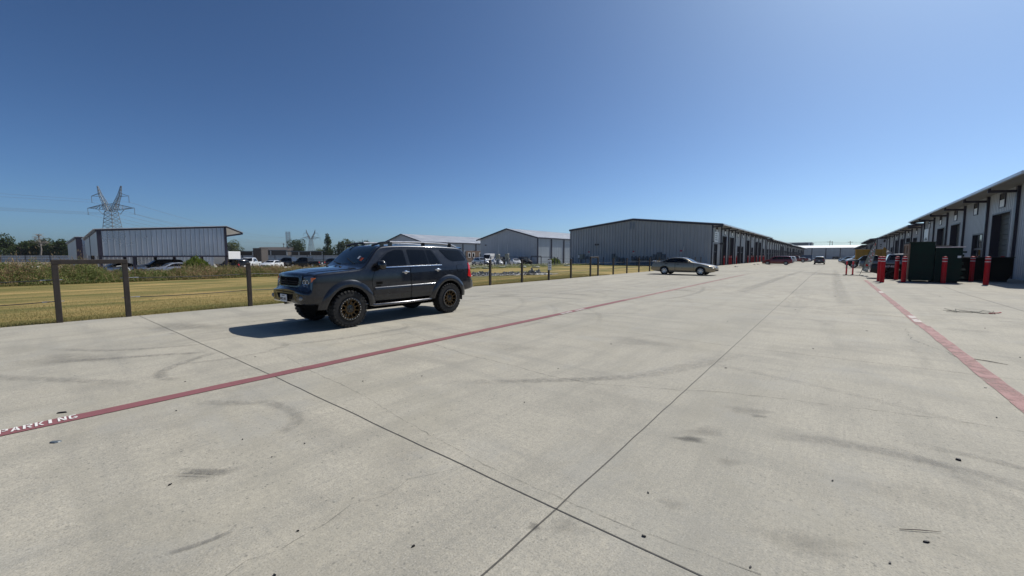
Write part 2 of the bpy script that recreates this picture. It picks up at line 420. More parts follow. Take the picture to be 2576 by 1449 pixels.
def ribbon(mb, pts, widths, dz, fade=None):                      # flat strip along pts on the ground; returns fades
    n = len(pts); L = []; o = len(mb.v)
    for i, p in enumerate(pts):
        a = Vector(pts[max(i-1, 0)]); b = Vector(pts[min(i+1, n-1)]); d = (b - a).normalized(); nn = Vector((-d.y, d.x))
        wv = widths[i] if isinstance(widths, (list, tuple)) else widths
        for k in (-.5, -.2, .2, .5):
            q = Vector(p) + nn * wv * k; L.append((q.x, q.y, gz(q.x, q.y) + dz))
    fs = [(i*4+k, i*4+k+1, (i+1)*4+k+1, (i+1)*4+k) for i in range(n-1) for k in range(3)]
    mb.add(L, fs)
def set_fade(o, vals):
    a = o.data.attributes.new('fade', 'FLOAT', 'POINT'); a.data.foreach_set('value', vals)
def densify(pts, step, wob=0.0, seed=1):
    r = random.Random(seed); out = []
    for (x0, y0), (x1, y1) in zip(pts[:-1], pts[1:]):
        n = max(1, int(math.hypot(x1-x0, y1-y0)/step))
        for i in range(n):
            t = i/n; out.append((x0+(x1-x0)*t + r.uniform(-wob, wob), y0+(y1-y0)*t + r.uniform(-wob, wob)))
    out.append(pts[-1]); return out
def smooth_path(pts, n=10):
    P = [Vector(p) for p in pts]; P = [P[0]*2-P[1]] + P + [P[-1]*2-P[-2]]; out = []
    for i in range(1, len(P)-2):
        for k in range(n):
            t = k/n; a, b, c, d = P[i-1], P[i], P[i+1], P[i+2]
            q = .5*((2*b) + (c-a)*t + (2*a-5*b+4*c-d)*t*t + (3*b-a-3*c+d)*t**3); out.append((q.x, q.y))
    out.append(tuple(P[-2])); return out
# joints: sawn lines filled with dark sealant
mb = MB()
def joint(pts, wd, seed, wob=.004, step=.25): ribbon(mb, densify(pts, step, wob, seed), wd, 0.003)
joint([(-1.265, -3), (-1.265, 2), (-1.28, 8), (-1.30, 20)], .010, 1)
joint([(-1.30, 20), (-1.35, 40), (-1.4, 120)], .022, 2, .01, 1.0)
joint([(-14.0, 1.86), (-5.6, 1.985), (-1.265, 1.995), (3, 2.05), (12, 2.1)], .009, 3)
joint([(-9, 7.86), (-5.5, 7.80), (-1.26, 7.66), (3.5, 7.95), (9, 8.1)], .006, 4)
joint([(-9, 8.8), (-3.0, 8.62), (2.3, 9.2)], .004, 5)
joint([(4.33, 29), (4.18, 24.5), (4.20, 20.7), (4.24, 8), (4.25, -3)], .026, 6)
for k, yj in enumerate((13.9, 20.0, 26.2, 32.4, 38.6, 44.8, 51.0, 60, 69)): joint([(-14, yj), (9.2, yj + .05)], .010, 20+k, .006, .8)
joint([(-7.7, 15), (-7.7, 60)], .014, 40, .01, 1.0)
tag(mb.build('pavement_joint', M['joint'], recalc=False), kind='structure')
# cracks
mb = MB()
def crack(pts, wd, seed, wob=.03): ribbon(mb, densify(pts, .07, wob, seed), [wd*random.Random(seed*31+i).uniform(.4, 1.5) for i in range(len(densify(pts, .07, wob, seed)))], 0.0032)
crack([(-6.82, 4.91), (-5.43, 4.53), (-4.49, 4.35), (-3.55, 4.34), (-2.81, 4.24), (-2.22, 4.33), (-1.53, 4.64), (-.87, 5.01), (-.24, 5.2), (.9, 5.5), (2.1, 5.6)], .008, 51, .018)
crack([(-2.3, .2), (-2.25, .54), (-2.27, .64), (-2.22, .79), (-2.24, 1.02), (-2.3, 1.21), (-2.2, 1.44), (-2.24, 1.63), (-2.1, 1.9)], .0035, 52, .009)
crack([(-6.5, 2.5), (-5.88, 2.45), (-5.38, 2.39), (-4.62, 2.37), (-4.0, 2.33), (-3.33, 2.23), (-2.53, 2.15), (-1.75, 2.09), (-.9, 2.12), (-.2, 2.2)], .0045, 53, .010)
crack([(1.25, 11.9), (1.21, 10.5), (1.27, 10.1), (1.5, 9.4), (1.62, 8.4), (1.7, 7.2)], .012, 54, .03)
crack([(-.10, 1.93), (.0, 1.82), (.12, 1.78)], .004, 55, .008)
crack([(-8.5, 14.2), (-5.6, 13.0), (-3, 12.4)], .018, 56, .05)
o = tag(mb.build('pavement_crack', M['crack'], recalc=False), kind='structure'); set_fade(o, [1.0]*len(o.data.vertices))
# tyre marks: rubber arcs with soft edges
mb = MB(); fades = []
def tyre(pts, wd, k):
    p = smooth_path(pts, 9); n = len(p); ribbon(mb, p, wd, 0.0042)
    for i in range(n):
        e = min(1, min(i, n-1-i)/5)
        fades.extend([0, k*e*.54, k*e*.54, 0])
tyre([(-5.3, 1.05), (-4.88, 1.34), (-4.62, 1.56), (-4.27, 1.63), (-4.0, 1.61), (-3.8, 1.48), (-3.74, 1.32)], .16, .40)
tyre([(-7.75, 1.95), (-7.45, 1.55), (-7.2, 1.28), (-6.94, 1.10), (-6.6, 1.05), (-6.38, 1.16)], .17, .55)
tyre([(-7.75, 2.9), (-7.4, 2.85), (-7.2, 2.6), (-7.09, 2.25), (-7.13, 1.75), (-7.3, 1.3)], .16, .30)
tyre([(-8.9, .1), (-8.6, .6), (-8.4, .95), (-8.11, 1.42), (-7.77, 1.88)], .2, .6)
tyre([(-10.2, .2), (-9.4, .7), (-8.9, 1.3), (-8.5, 2.2)], .2, .45)
tyre([(-9.0, -.6), (-8.2, -.2), (-7.4, .3), (-6.6, .8)], .22, .4)
tyre([(-7.75, 5.5), (-7.3, 5.3), (-7.1, 5.0), (-7.15, 4.6), (-7.18, 3.6), (-7.5, 2.6)], .17, .35)
tyre([(-3.68, .60), (-3.58, .68), (-3.45, .78), (-3.30, .88)], .09, .7); tyre([(-3.66, .57), (-3.5, .70), (-3.32, .82)], .012, 1.3); tyre([(-3.64, .55), (-3.48, .67), (-3.35, .76)], .012, 1.2)
tyre([(-2.66, .38), (-2.62, .48), (-2.60, .56), (-2.59, .68)], .05, .8)
tyre([(-12.5, 9), (-10.5, 11), (-8.5, 12.2), (-6.5, 12.6)], .22, .5)
tyre([(-13, 11.5), (-10.5, 13.2), (-8.5, 13.9), (-6.9, 14.2)], .22, .5)
tyre([(-12.8, 7.2), (-11.2, 8.8), (-9.6, 9.8)], .2, .4)
tyre([(-4.9, 13.5), (-4.4, 16), (-4.5, 19), (-5.2, 22)], .25, .4)
tyre([(-3.6, 3.3), (-2.4, 4.4), (-1.7, 5.3), (-.9, 7.5)], .2, .32)
tyre([(-3.9, 3.0), (-2.7, 4.1), (-1.9, 5.1), (-1.1, 7.3)], .2, .28)
tyre([(-3.2, 18), (-2.9, 30), (-2.6, 60)], .6, .5)
tyre([(.4, 14), (.2, 30), (.1, 70)], .6, .4)
tyre([(-9, 33.5), (-4, 34.2), (2, 36.5), (4, 41)], .3, .4)
tyre([(-12, 44), (-8, 47), (-2, 52)], 2.0, .35)
tyre([(1.9, 3.7), (1.2, 4.15), (.3, 4.25), (-.4, 4.05)], .22, .45); tyre([(1.9, 4.1), (1.2, 4.55), (.5, 4.6)], .14, .5)
tyre([(2.6, 3.4), (1.9, 3.95), (1.1, 4.3)], .35, .28)
rk = random.Random(88)
for k in range(34):                                               # fainter, older marks all over
    x0 = rk.uniform(-13, 4); y0 = rk.uniform(2.5, 30); h = rk.uniform(-.5, .5) + (0 if rk.random() < .7 else 1.2)
    ln = rk.uniform(1.5, 6); bend = rk.uniform(-.8, .8); P = []
    for i in range(5):
        t = i/4; a = h + bend*t; P.append((x0 + math.sin(a)*ln*t, y0 + math.cos(a)*ln*t))
    tyre(P, rk.uniform(.14, .26), rk.uniform(.10, .24))
o = tag(mb.build('tyre_mark', M['tyremark'], recalc=False), kind='structure'); set_fade(o, fades)
mb = MB(); fades = []
def stain(x, y, rx, ry, ang, k):
    o = len(mb.v); n = 20; k *= .6; vs_ = [(x, y, gz(x, y)+.0036)]; fades.append(k)
    for rr, f in ((.45, k*.7), (1.0, 0.0)):
        for i in range(n):
            a = 2*PI*i/n; q = 1 + .18*math.sin(3*a + x*9) + .12*math.sin(5*a+y*7); ux, uy = rx*rr*q*math.cos(a), ry*rr*q*math.sin(a)
            X = x + ux*math.cos(ang) - uy*math.sin(ang); Y = y + ux*math.sin(ang) + uy*math.cos(ang)
            vs_.append((X, Y, gz(X, Y)+.0036)); fades.append(f)
    fs = [(0, 1+i, 1+(i+1) % n) for i in range(n)] + [(1+i, 1+n+i, 1+n+(i+1) % n, 1+(i+1) % n) for i in range(n)]
    mb.add(vs_, fs)
stain(-.88, 3.51, .15, .07, .5, 1.0); stain(-.82, 3.75, .25, .12, .9, .35); stain(-.6, 4.55, .25, .12, .4, .35); stain(-.5, 4.45, .09, .05, .4, .7)
stain(-.72, 2.5, .10, .07, .4, .32); stain(-.54, 3.3, .12, .07, .5, .3); stain(-.05, 2.6, .28, .14, .4, .3); stain(.5, 3.6, .5, .2, .2, .18)
stain(-3.45, .72, .28, .10, .9, .34); stain(-1.27, 1.78, .05, .04, 0, .7); stain(-1.12, 1.9, .14, .09, .4, .25)
stain(-.4, 44, 1.6, 2.2, 0, .7); stain(-1.6, 47.5, 1.2, 2.2, 0, .5); stain(.7, 40, 1.4, 1.6, 0, .3); stain(-10, 12, .8, .6, 0, .25); stain(-5.2, 18.6, .9, .6, 0, .3); stain(-11, 2.2, 1.0, .5, .6, .4); stain(-8.9, .4, .9, .4, .7, .35); stain(-4.2, 5.2, .5, .35, 0, .22); stain(-2.6, 7.0, .6, .35, .3, .28)
for k in range(22): stain(rk.uniform(-13, 3.5), rk.uniform(1.5, 40), rk.uniform(.08, .5), rk.uniform(.06, .35), rk.uniform(0, 3), rk.uniform(.1, .3))
o = tag(mb.build('oil_stain', M['stain'], recalc=False), kind='structure'); set_fade(o, fades)
# painted red lines
def line(name, x, y0, y1, wd, mat, wob=.006, seed=3):
    mb = MB(); p = densify([(x, y0), (x, y1)], .3, wob, seed); p = [(px, py) for px, py in p]
    ribbon(mb, p, [wd*random.Random(seed+i).uniform(.93, 1.05) for i in range(len(p))], .006)
    o = tag(mb.build(name, mat, recalc=False), kind='structure'); set_fade(o, [1.0]*len(o.data.vertices))
line('red_fire_lane_line', -5.64, -3.5, 13.4, .185, M['redline'])
line('red_fire_lane_line', -5.62, 13.4, 37, .17, M['redfaded'], .01, 8)
line('red_fire_lane_line', 1.63, -2, 12.6, .185, M['redfaded'], .007, 5)
line('red_fire_lane_line', 1.59, 12.6, 33.5, .17, M['redfaded'], .01, 6)
# stencilled word, cut with stencil bridges
def stencil_word(word, x, y0, length, height):
    # letters run along +Y, tops towards -X ; 5x7 block strokes
    G = {'P': [(0,0,.30,1), (.38,.86,.8,1), (.74,.52,1,.93), (.38,.44,.8,.58)],
         'A': 'A', 'R': [(0,0,.30,1), (.38,.86,.8,1), (.74,.56,1,.93), (.38,.46,.8,.6), 'leg'],
         'K': [(0,0,.30,1), 'k'], 'I': [(.22,0,.60,1)], 'N': [(0,0,.26,.86), (.74,.14,1,1), 'n'],
         'G': [(.12,.86,.88,1), (0,.14,.28,.86), (.12,0,.88,.14), (.72,.10,1,.42), (.56,.34,1,.48)]}
    mb = MB(); n = len(word); cw = length/n; fd = []
    def quad(pts, i):
        vs_ = []
        for u, v in pts:
            X = x + height/2 - v*height; Y = y0 + (i + .09 + u*.80)*cw; vs_.append((X, Y, gz(X, Y)+.010))
        mb.add(vs_, [tuple(range(len(vs_)))])
    for i, ch in enumerate(word):
        g_ = G[ch]
        if g_ == 'A':
            quad([(0,0), (.28,0), (.47,.62), (.47,1), (.36,1)], i); quad([(.72,0), (1,0), (.64,1), (.53,1), (.53,.62)], i); quad([(.30,.22), (.70,.22), (.64,.38), (.36,.38)], i); continue
        for q_ in g_:
            if q_ == 'leg': quad([(.42,.42), (.66,.42), (1,0), (.72,0)], i)
            elif q_ == 'k': quad([(.36,.5), (.72,1), (1,1), (.58,.5)], i); quad([(.36,.46), (.58,.46), (1,0), (.72,0)], i)
            elif q_ == 'n': quad([(.02,1), (.30,1), (.98,0), (.70,0)], i)
            else: a, b, c, d = q_; quad([(a,b), (c,b), (c,d), (a,d)], i)
    o = tag(mb.build('stencilled_parking_word', M['stencil'], recalc=False), kind='structure'); set_fade(o, [1.0]*len(o.data.vertices))
stencil_word('PARKING', -5.665, -.225, .49, .125)
mb = MB()
def patch(x, y0, y1, wd): ribbon(mb, densify([(x, y0), (x, y1)], .12, .004, int(y0*10)), wd, .010)
for a, b in ((9.06, 9.2), (9.24, 9.38), (9.42, 9.56), (9.80, 9.93), (9.97, 10.10), (10.14, 10.3)): patch(-5.62, a, b, .12)
for a, b in ((13.15, 13.75), (13.9, 14.45), (22.45, 23.4)): patch(1.61, a, b, .13)
o = tag(mb.build('worn_stencil_patch', M['stencilworn'], recalc=False), kind='structure'); set_fade(o, [1.0]*len(o.data.vertices))

# ================================================================== metal buildings
def ribline(p, q, pitch, depth, nrm, major=.30):
    # plan polyline of a ribbed sheet from p to q (xy), ribs standing out along nrm
    p = Vector(p); q = Vector(q); d = q - p; L = d.length; d.normalize(); nr = Vector(nrm); out = []
    n = max(1, round(L/pitch)); st = L/n; rw = st*major
    for i in range(n):
        a = i*st
        for s_, h in ((0, 0), (st-rw, 0), (st-rw*.75, depth), (st-rw*.25, depth)):
            c = p + d*(a+s_) + nr*h; out.append((c.x, c.y, a+s_))
    out.append((q.x, q.y, L)); return out
def ribwall(mb, p, q, z0, ztop, nrm, pitch=.30, depth=.03, mi=0, thick=.06):
    pl = ribline(p, q, pitch, depth, nrm); L = pl[-1][2]
    zf = ztop if callable(ztop) else (lambda s_: ztop)
    nr = Vector(nrm); vs_ = []
    for x, y, s_ in pl: vs_ += [(x, y, z0), (x, y, zf(s_))]
    n = len(pl); fs = [(2*i, 2*i+2, 2*i+3, 2*i+1) for i in range(n-1)]
    o = len(vs_)
    for x, y, s_ in ((p[0], p[1], 0), (q[0], q[1], L)): vs_ += [(x-nr[0]*thick, y-nr[1]*thick, z0), (x-nr[0]*thick, y-nr[1]*thick, zf(s_))]
    fs.append((o, o+1, o+3, o+2))
    mb.add(vs_, fs, mi)
def warehouse(label, xw, xb, y0, y1, bays, eave=6.0, rise=1.25, overhang=1.5, group=None, detail=2, base=0.0, near=True, name='metal_warehouse', front_rib=.36, trims='trim'):
    """xw: front wall plane facing the lot, xb: back wall; bays: list of (ya, yb, kind)"""
    s_ = 1 if xw > xb else -1                      # front faces +x (s=1) or -x (s=-1)
    t = thing(name, label, 'warehouse', (xw, y0, base), 0, group)
    W_ = abs(xw-xb); zb = -1.6
    X = lambda d: -s_*d                            # local: d metres back from the front wall
    ridge = eave + rise
    slope = rise/(W_/2)
    roofz = lambda d: eave + slope*d if d <= W_/2 else ridge - slope*(d-W_/2)
    Ly = y1 - y0
    # gable walls (near one ribbed)
    mb = MB()
    ribwall(mb, (X(0), 0), (X(W_), 0), zb, lambda q: roofz(q), (0, -1), .50, .13)
    mb.build('gable_wall', M['siding'], t, recalc=False)
    mb = MB(); mb.add([(X(0), Ly, zb), (X(W_), Ly, zb), (X(W_), Ly, eave), (X(W_/2), Ly, ridge), (X(0), Ly, eave)], [(0,1,2,3,4)])
    mb.add([(X(W_), 0, zb), (X(W_), Ly, zb), (X(W_), Ly, eave), (X(W_), 0, eave)], [(0,1,2,3)])
    mb.build('rear_wall', M['siding'], t, recalc=False)
    # front wall with openings
    mb = MB(); zt = eave - slope*.0
    for (a, b, kind, dr) in bays:
        ly0, ly1 = a-y0, b-y0
        segs = []
        if dr: o0, o1, h = dr[0]-y0, dr[1]-y0, dr[2]; segs = [(ly0, o0, zb), (o0, o1, h), (o1, ly1, zb)]
        else: segs = [(ly0, ly1, zb)]
        for u, v_, z0 in segs:
            if v_-u > .02: ribwall(mb, (0, u), (0, v_), z0, zt, (s_, 0), front_rib, .022)
    mb.build('front_wall', M['siding'], t, recalc=False)
    # roof: two slopes with standing ribs and thickness
    mb = MB(); e = .22
    yA, yB = -e, Ly+e
    dF = -overhang
    zF = eave + slope*dF
    up = .10
    def slab(d0, z0, d1, z1, mi):
        mb.add([(X(d0), yA, z0), (X(d1), yA, z1), (X(d1), yB, z1), (X(d0), yB, z0), (X(d0), yA, z0+up), (X(d1), yA, z1+up), (X(d1), yB, z1+up), (X(d0), yB, z0+up)],
               [(0,3,2,1),(4,5,6,7),(0,1,5,4),(1,2,6,5),(2,3,7,6),(3,0,4,7)], mi)
    slab(dF, zF+.06, W_/2, ridge+.06, 0); slab(W_/2, ridge+.06, W_+.25, roofz(W_+.25)+.06, 0)
    n = int(Ly/ .6) if detail > 1 else 0
    for i in range(n+1 if n else 0):
        yy = yA + (yB-yA)*i/n
        mb.bar((X(dF), yy, zF+.06+up+.012), (X(W_/2), yy, ridge+.06+up+.012), .05, .03)
        mb.bar((X(W_/2), yy, ridge+.06+up+.012), (X(W_+.2), yy, roofz(W_+.2)+.06+up+.012), .05, .03)
    mb.build('roof', M['galvroof'], t)
    # soffit sheet under the overhang
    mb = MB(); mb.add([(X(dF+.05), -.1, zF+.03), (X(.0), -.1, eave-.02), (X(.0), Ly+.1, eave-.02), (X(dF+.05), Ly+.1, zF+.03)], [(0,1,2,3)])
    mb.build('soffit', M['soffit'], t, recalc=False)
    # rake trim along the gables, corner trim, gutter
    for yy in (yA-.012, yB+.012):
        mb = MB()
        for d0, d1 in ((dF, W_/2), (W_/2, W_+.25)):
            z0, z1 = (zF, ridge) if d0 == dF else (ridge, roofz(W_+.25))
            mb.bar((X(d0), yy, z0-.02), (X(d1), yy, z1-.02), .05, .26)
        if yy < 0: mb.box(X(W_)-.12, X(W_)+.12, -.08, .12, zb, eave)
        mb.build('rake_trim', M[trims], t)
    mb = MB(); gx = X(dF) + s_*.07
    mb.box(min(gx-.07, gx+.07), max(gx-.07, gx+.07), yA, yB, zF-.06, zF+.10)
    mb.build('gutter', M['galvroof'], t)
    # columns with their brackets
    cols = sorted(set([round(b[0], 2) for b in bays] + [round(bays[-1][1], 2)]))
    for c in cols:
        ly = min(max(c-y0, .16), Ly-.16); mb = MB()
        mb.box(min(X(0), s_*.16), max(X(0), s_*.16), ly-.15, ly+.15, zb, eave-.08)
        mb.bar((s_*.1, ly, eave-.42), (X(dF)-s_*.10, ly, zF-.18), .16, .17)
        mb.bar((X(dF)-s_*.14, ly, zF-.26), (X(dF)-s_*.14, ly, zF+.02), .14, .14, up=(0,1,0))
        mb.build('column', M[trims], t)
    # doors and windows
    rdep = .46
    for (a, b, kind, dr) in bays:
        mid = (a+b)/2 - y0
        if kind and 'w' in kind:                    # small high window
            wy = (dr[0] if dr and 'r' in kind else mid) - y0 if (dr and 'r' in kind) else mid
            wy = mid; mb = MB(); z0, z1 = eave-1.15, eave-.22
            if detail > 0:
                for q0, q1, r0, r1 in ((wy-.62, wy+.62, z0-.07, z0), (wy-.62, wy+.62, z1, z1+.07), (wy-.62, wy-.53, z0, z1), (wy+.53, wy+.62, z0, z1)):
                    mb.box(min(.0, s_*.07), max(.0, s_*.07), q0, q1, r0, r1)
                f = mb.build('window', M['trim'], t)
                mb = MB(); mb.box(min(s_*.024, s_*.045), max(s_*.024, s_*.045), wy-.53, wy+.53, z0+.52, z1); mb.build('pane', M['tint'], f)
                mb = MB(); mb.box(min(s_*.024, s_*.05), max(s_*.024, s_*.05), wy-.53, wy+.53, z0, z0+.52); mb.build('painted_pane_light', M['white'], f)  # lower glass coloured white to stand in for the light in the pane
        if not dr: continue
        o0, o1, h = dr[0]-y0, dr[1]-y0, dr[2]
        fr = MB()                                   # jambs and head, dark trim
        xa, xb_ = sorted((s_*.035, X(rdep)))
        fr.box(xa, xb_, o0-.06, o0+.05, zb, h+.09); fr.box(xa, xb_, o1-.05, o1+.06, zb, h+.09); fr.box(xa, xb_, o0+.05, o1-.05, h-.02, h+.09)
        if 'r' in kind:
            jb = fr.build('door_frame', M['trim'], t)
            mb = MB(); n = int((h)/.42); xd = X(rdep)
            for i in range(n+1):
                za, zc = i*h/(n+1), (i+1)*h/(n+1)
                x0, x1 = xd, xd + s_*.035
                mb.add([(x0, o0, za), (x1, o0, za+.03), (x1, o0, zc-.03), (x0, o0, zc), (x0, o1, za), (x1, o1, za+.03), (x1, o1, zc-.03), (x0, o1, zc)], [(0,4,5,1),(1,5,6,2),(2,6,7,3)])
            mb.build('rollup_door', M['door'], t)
        else:
            jb = fr.build('door_frame', M['trim'], t)
            n = 3 if (o1-o0) < 4.2 else 5
            mb = MB(); xd = X(.10); x0, x1 = sorted((xd, xd-s_*.09))
            for i in range(1, n):
                yy = o0 + (o1-o0)*i/n; mb.box(x0, x1, yy-.06, yy+.06, -.05, h-.02)
            mb.box(x0+.002, x1-.002, o0+.05, o1-.05, 2.02, 2.16); mb.box(x0+.002, x1-.002, o0+.05, o1-.05, -.05, .12)
            mb.build('mullion', M['trim'], t)
            for i in range(n):
                ya, yb = o0+(o1-o0)*i/n, o0+(o1-o0)*(i+1)/n
                mb = MB(); xm = (x0+x1)/2; mb.box(xm-.008, xm+.008, ya+.055, yb-.055, .1, h-.04); mb.build('glass_door' if i in (1,) else 'glass_panel', M['tint'], t)
            mb = MB(); mb.box(*sorted((X(.36), X(.40))), o0, o1, -.1, h); mb.build('dark_room', M['interior'], t)
    return t
B_ = lambda a, b, k, dr=None: (a, b, k, dr)
# left row
bA1 = [B_(63.2,69.3,'ws',(64.7,67.0,3.2)), B_(69.3,74.9,'wr',(70.1,73.5,4.6)), B_(74.9,80.5,'wr',(75.5,79.6,4.6)), B_(80.5,85.8,'ws',(82.9,85.6,3.2)), B_(85.8,91.6,'ws',(86.0,89.3,3.2)),
       B_(91.6,97.4,'wr',(92.3,96.2,4.6)), B_(97.4,103,'ws',(98.0,101.2,3.2)), B_(103,108.7,'wr',(103.6,107.6,4.6)), B_(108.7,114.7,'wr',(109.3,113.3,4.6)), B_(114.7,120.7,'ws',(116,119,3.2))]
t = warehouse('long pale metal warehouse with gable end behind the tan sedan and meter boxes on it', -14.0, -37.4, 63.2, 120.7, bA1, eave=6.05, rise=1.3, group='metal warehouses on the left of the lot')
mb = MB(); n = 9
for i in range(n): mb.add([(-12.4, -.10, 5.9+.105*i), (-11.45, -.10, 5.9+.105*i), (-11.45, -.055, 5.985+.105*i), (-12.4, -.055, 5.985+.105*i)], [(0,1,2,3)])
mb.box(-12.45, -12.4, -.11, .0, 5.85, 6.9); mb.box(-11.45, -11.4, -.11, .0, 5.85, 6.9); mb.box(-12.4, -11.45, -.11, 0, 5.82, 5.87); mb.box(-12.4, -11.45, -.11, 0, 6.86, 6.9)
mb.build('louvre_vent', M['sidingblue'], t)
for dx in (-18.35, -17.9):
    mb = MB(); mb.bbox(dx-.12, dx+.12, -.25, -.02, 3.25, 3.55, .03); mb.build('wall_lamp', M['lamp'], t)
mb = MB(); mb.bbox(.02, .32, .3-.12, .3+.12, 3.5, 3.62, .03); mb.build('wall_lamp', M['lamp'], t)
def simple_bays(y0, y1, n, seed):
    r = random.Random(seed); out = []; st = (y1-y0)/n
    for i in range(n):
        a = y0+i*st; b = a+st
        if r.random() < .62: out.append(B_(a, b, 'wr', (a+.75, b-.9, 4.6)))
        else: out.append(B_(a, b, 'ws', (a+1.2, b-1.4, 3.2)))
    return out
warehouse('second pale metal warehouse of the left row, just past the first one', -13.9, -37.3, 122.3, 177.5, simple_bays(122.3, 177.5, 10, 5), eave=5.75, rise=1.25, group='metal warehouses on the left of the lot', detail=1, base=-.05)
warehouse('third pale metal warehouse of the left row, behind the maroon minivan', -13.9, -37.3, 179, 232, simple_bays(179, 232, 9, 8), eave=5.75, rise=1.25, group='metal warehouses on the left of the lot', detail=1, base=-.25)
warehouse('farthest low metal warehouse of the left row, by the wall closing the lot', -13.9, -37.3, 234, 283, simple_bays(234, 283, 8, 11), eave=5.75, rise=1.2, group='metal warehouses on the left of the lot', detail=1, base=-.35)
# right row
bR1 = [B_(34.8,41.8,'',None), B_(41.8,48.5,'wr',(43.2,47.3,4.62)), B_(48.5,55.8,'ws',(49.1,52.5,3.3)), B_(55.8,63.2,'wr',(57.5,61.4,4.66)), B_(63.2,70.5,'wr',(64.4,68.5,4.64)), B_(70.5,77.4,'ws',(72.2,75.4,3.2))]
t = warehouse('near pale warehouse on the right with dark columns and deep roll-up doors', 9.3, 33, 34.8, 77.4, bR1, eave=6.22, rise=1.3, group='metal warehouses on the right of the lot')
bR2 = [B_(79.2,88.4,'wr',(83.2,87,4.2)), B_(88.4,96.1,'wr',(89.5,94.6,4.4)), B_(96.1,104.5,'wr',(97.2,102.4,4.5)), B_(104.5,112.2,'wr',(105.6,110.4,4.5)), B_(112.2,120.6,'ws',(114,118,3.2)), B_(120.6,126.6,'w',None)]
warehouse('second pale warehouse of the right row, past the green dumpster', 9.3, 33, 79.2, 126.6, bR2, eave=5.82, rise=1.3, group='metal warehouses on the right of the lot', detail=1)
t = warehouse('third warehouse of the right row, with a small dark window in its ribbed gable', 7.95, 33, 131, 172.5, simple_bays(131, 172.5, 8, 21), eave=5.6, rise=1.3, group='metal warehouses on the right of the lot', detail=1)
mb = MB(); mb.box(.85, 1.75, -.07, .02, 4.65, 5.35); mb.build('window', M['trim'], t); mb = MB(); mb.box(.93, 1.67, -.085, -.06, 4.72, 5.28); mb.build('pane', M['tint'], t)
mb = MB(); mb.bbox(.4, .75, -.2, .0, 4.0, 4.2, .03); mb.bbox(.45, .72, -.2, .0, 3.6, 3.75, .03); mb.build('wall_lamp', M['lamp'], t)
warehouse('farthest low warehouse of the right row, beyond the yellow machine', 8.2, 33, 175, 255, simple_bays(175, 255, 12, 25), eave=5.2, rise=1.0, group='metal warehouses on the right of the lot', detail=1, base=-.3)
# end wall building across the lot
t = thing('cross_warehouse', 'long low white warehouse closing the far end of the lot', 'warehouse', (0, 300, -1.0))
mb = MB()
for i in range(10):
    x0 = -24 + i*6.6; ribwall(mb, (x0, 0), (x0+6.6, 0), -1, 6.75, (0, -1), .4, .03)
mb.build('wall', M['siding'], t, recalc=False)
mb = MB()
for i in range(11): mb.box(-24+i*6.6-.2, -24+i*6.6+.2, -.12, .0, -1, 6.75)
mb.box(-24.2, 42.2, -.2, -.05, 6.72, 6.98); mb.build('trim', M['trim'], t)
mb = MB(); mb.add([(-24.3,-.45,7.0), (42.3,-.45,7.0), (42.3,12,8.6), (-24.3,12,8.6), (-24.3,-.45,6.85), (42.3,-.45,6.85), (42.3,12,8.4), (-24.3,12,8.4)], [(0,1,2,3),(4,7,6,5),(0,4,5,1),(1,5,6,2),(2,6,7,3),(3,7,4,0)]); mb.build('roof', M['white'], t)
mb = MB(); mb.box(-24, 42, .1, 24, -1, 6.7); mb.build('rear_wall', M['siding'], t)
t = thing('far_warehouse', 'big dark grey flat roofed building rising behind the left row', 'building', (-18, 335, -1))
mb = MB(); mb.box(-34, 5.6, 0, 30, 0, 10.9); mb.build('wall', M['elec'], t); mb = MB(); mb.box(-34.3, 5.9, -.3, 30.3, 10.9, 11.2); mb.build('roof', M['galvroof'], t)
mb = MB(); mb.box(3.9, 4.5, -.1, 0, 0, 10.9); mb.build('downpipe', M['galv'], t)
mb = MB(); mb.add([(5.6, 2, 0), (9, 2, 0), (5.6, 2, 9.3), (9, 2, 7.0), (5.6, 20, 0), (9, 20, 0), (5.6, 20, 9.3), (9, 20, 7.0)], [(0,1,3,2),(4,6,7,5),(2,3,7,6),(1,5,7,3)]); mb.build('side_annex', M['elec'], t)

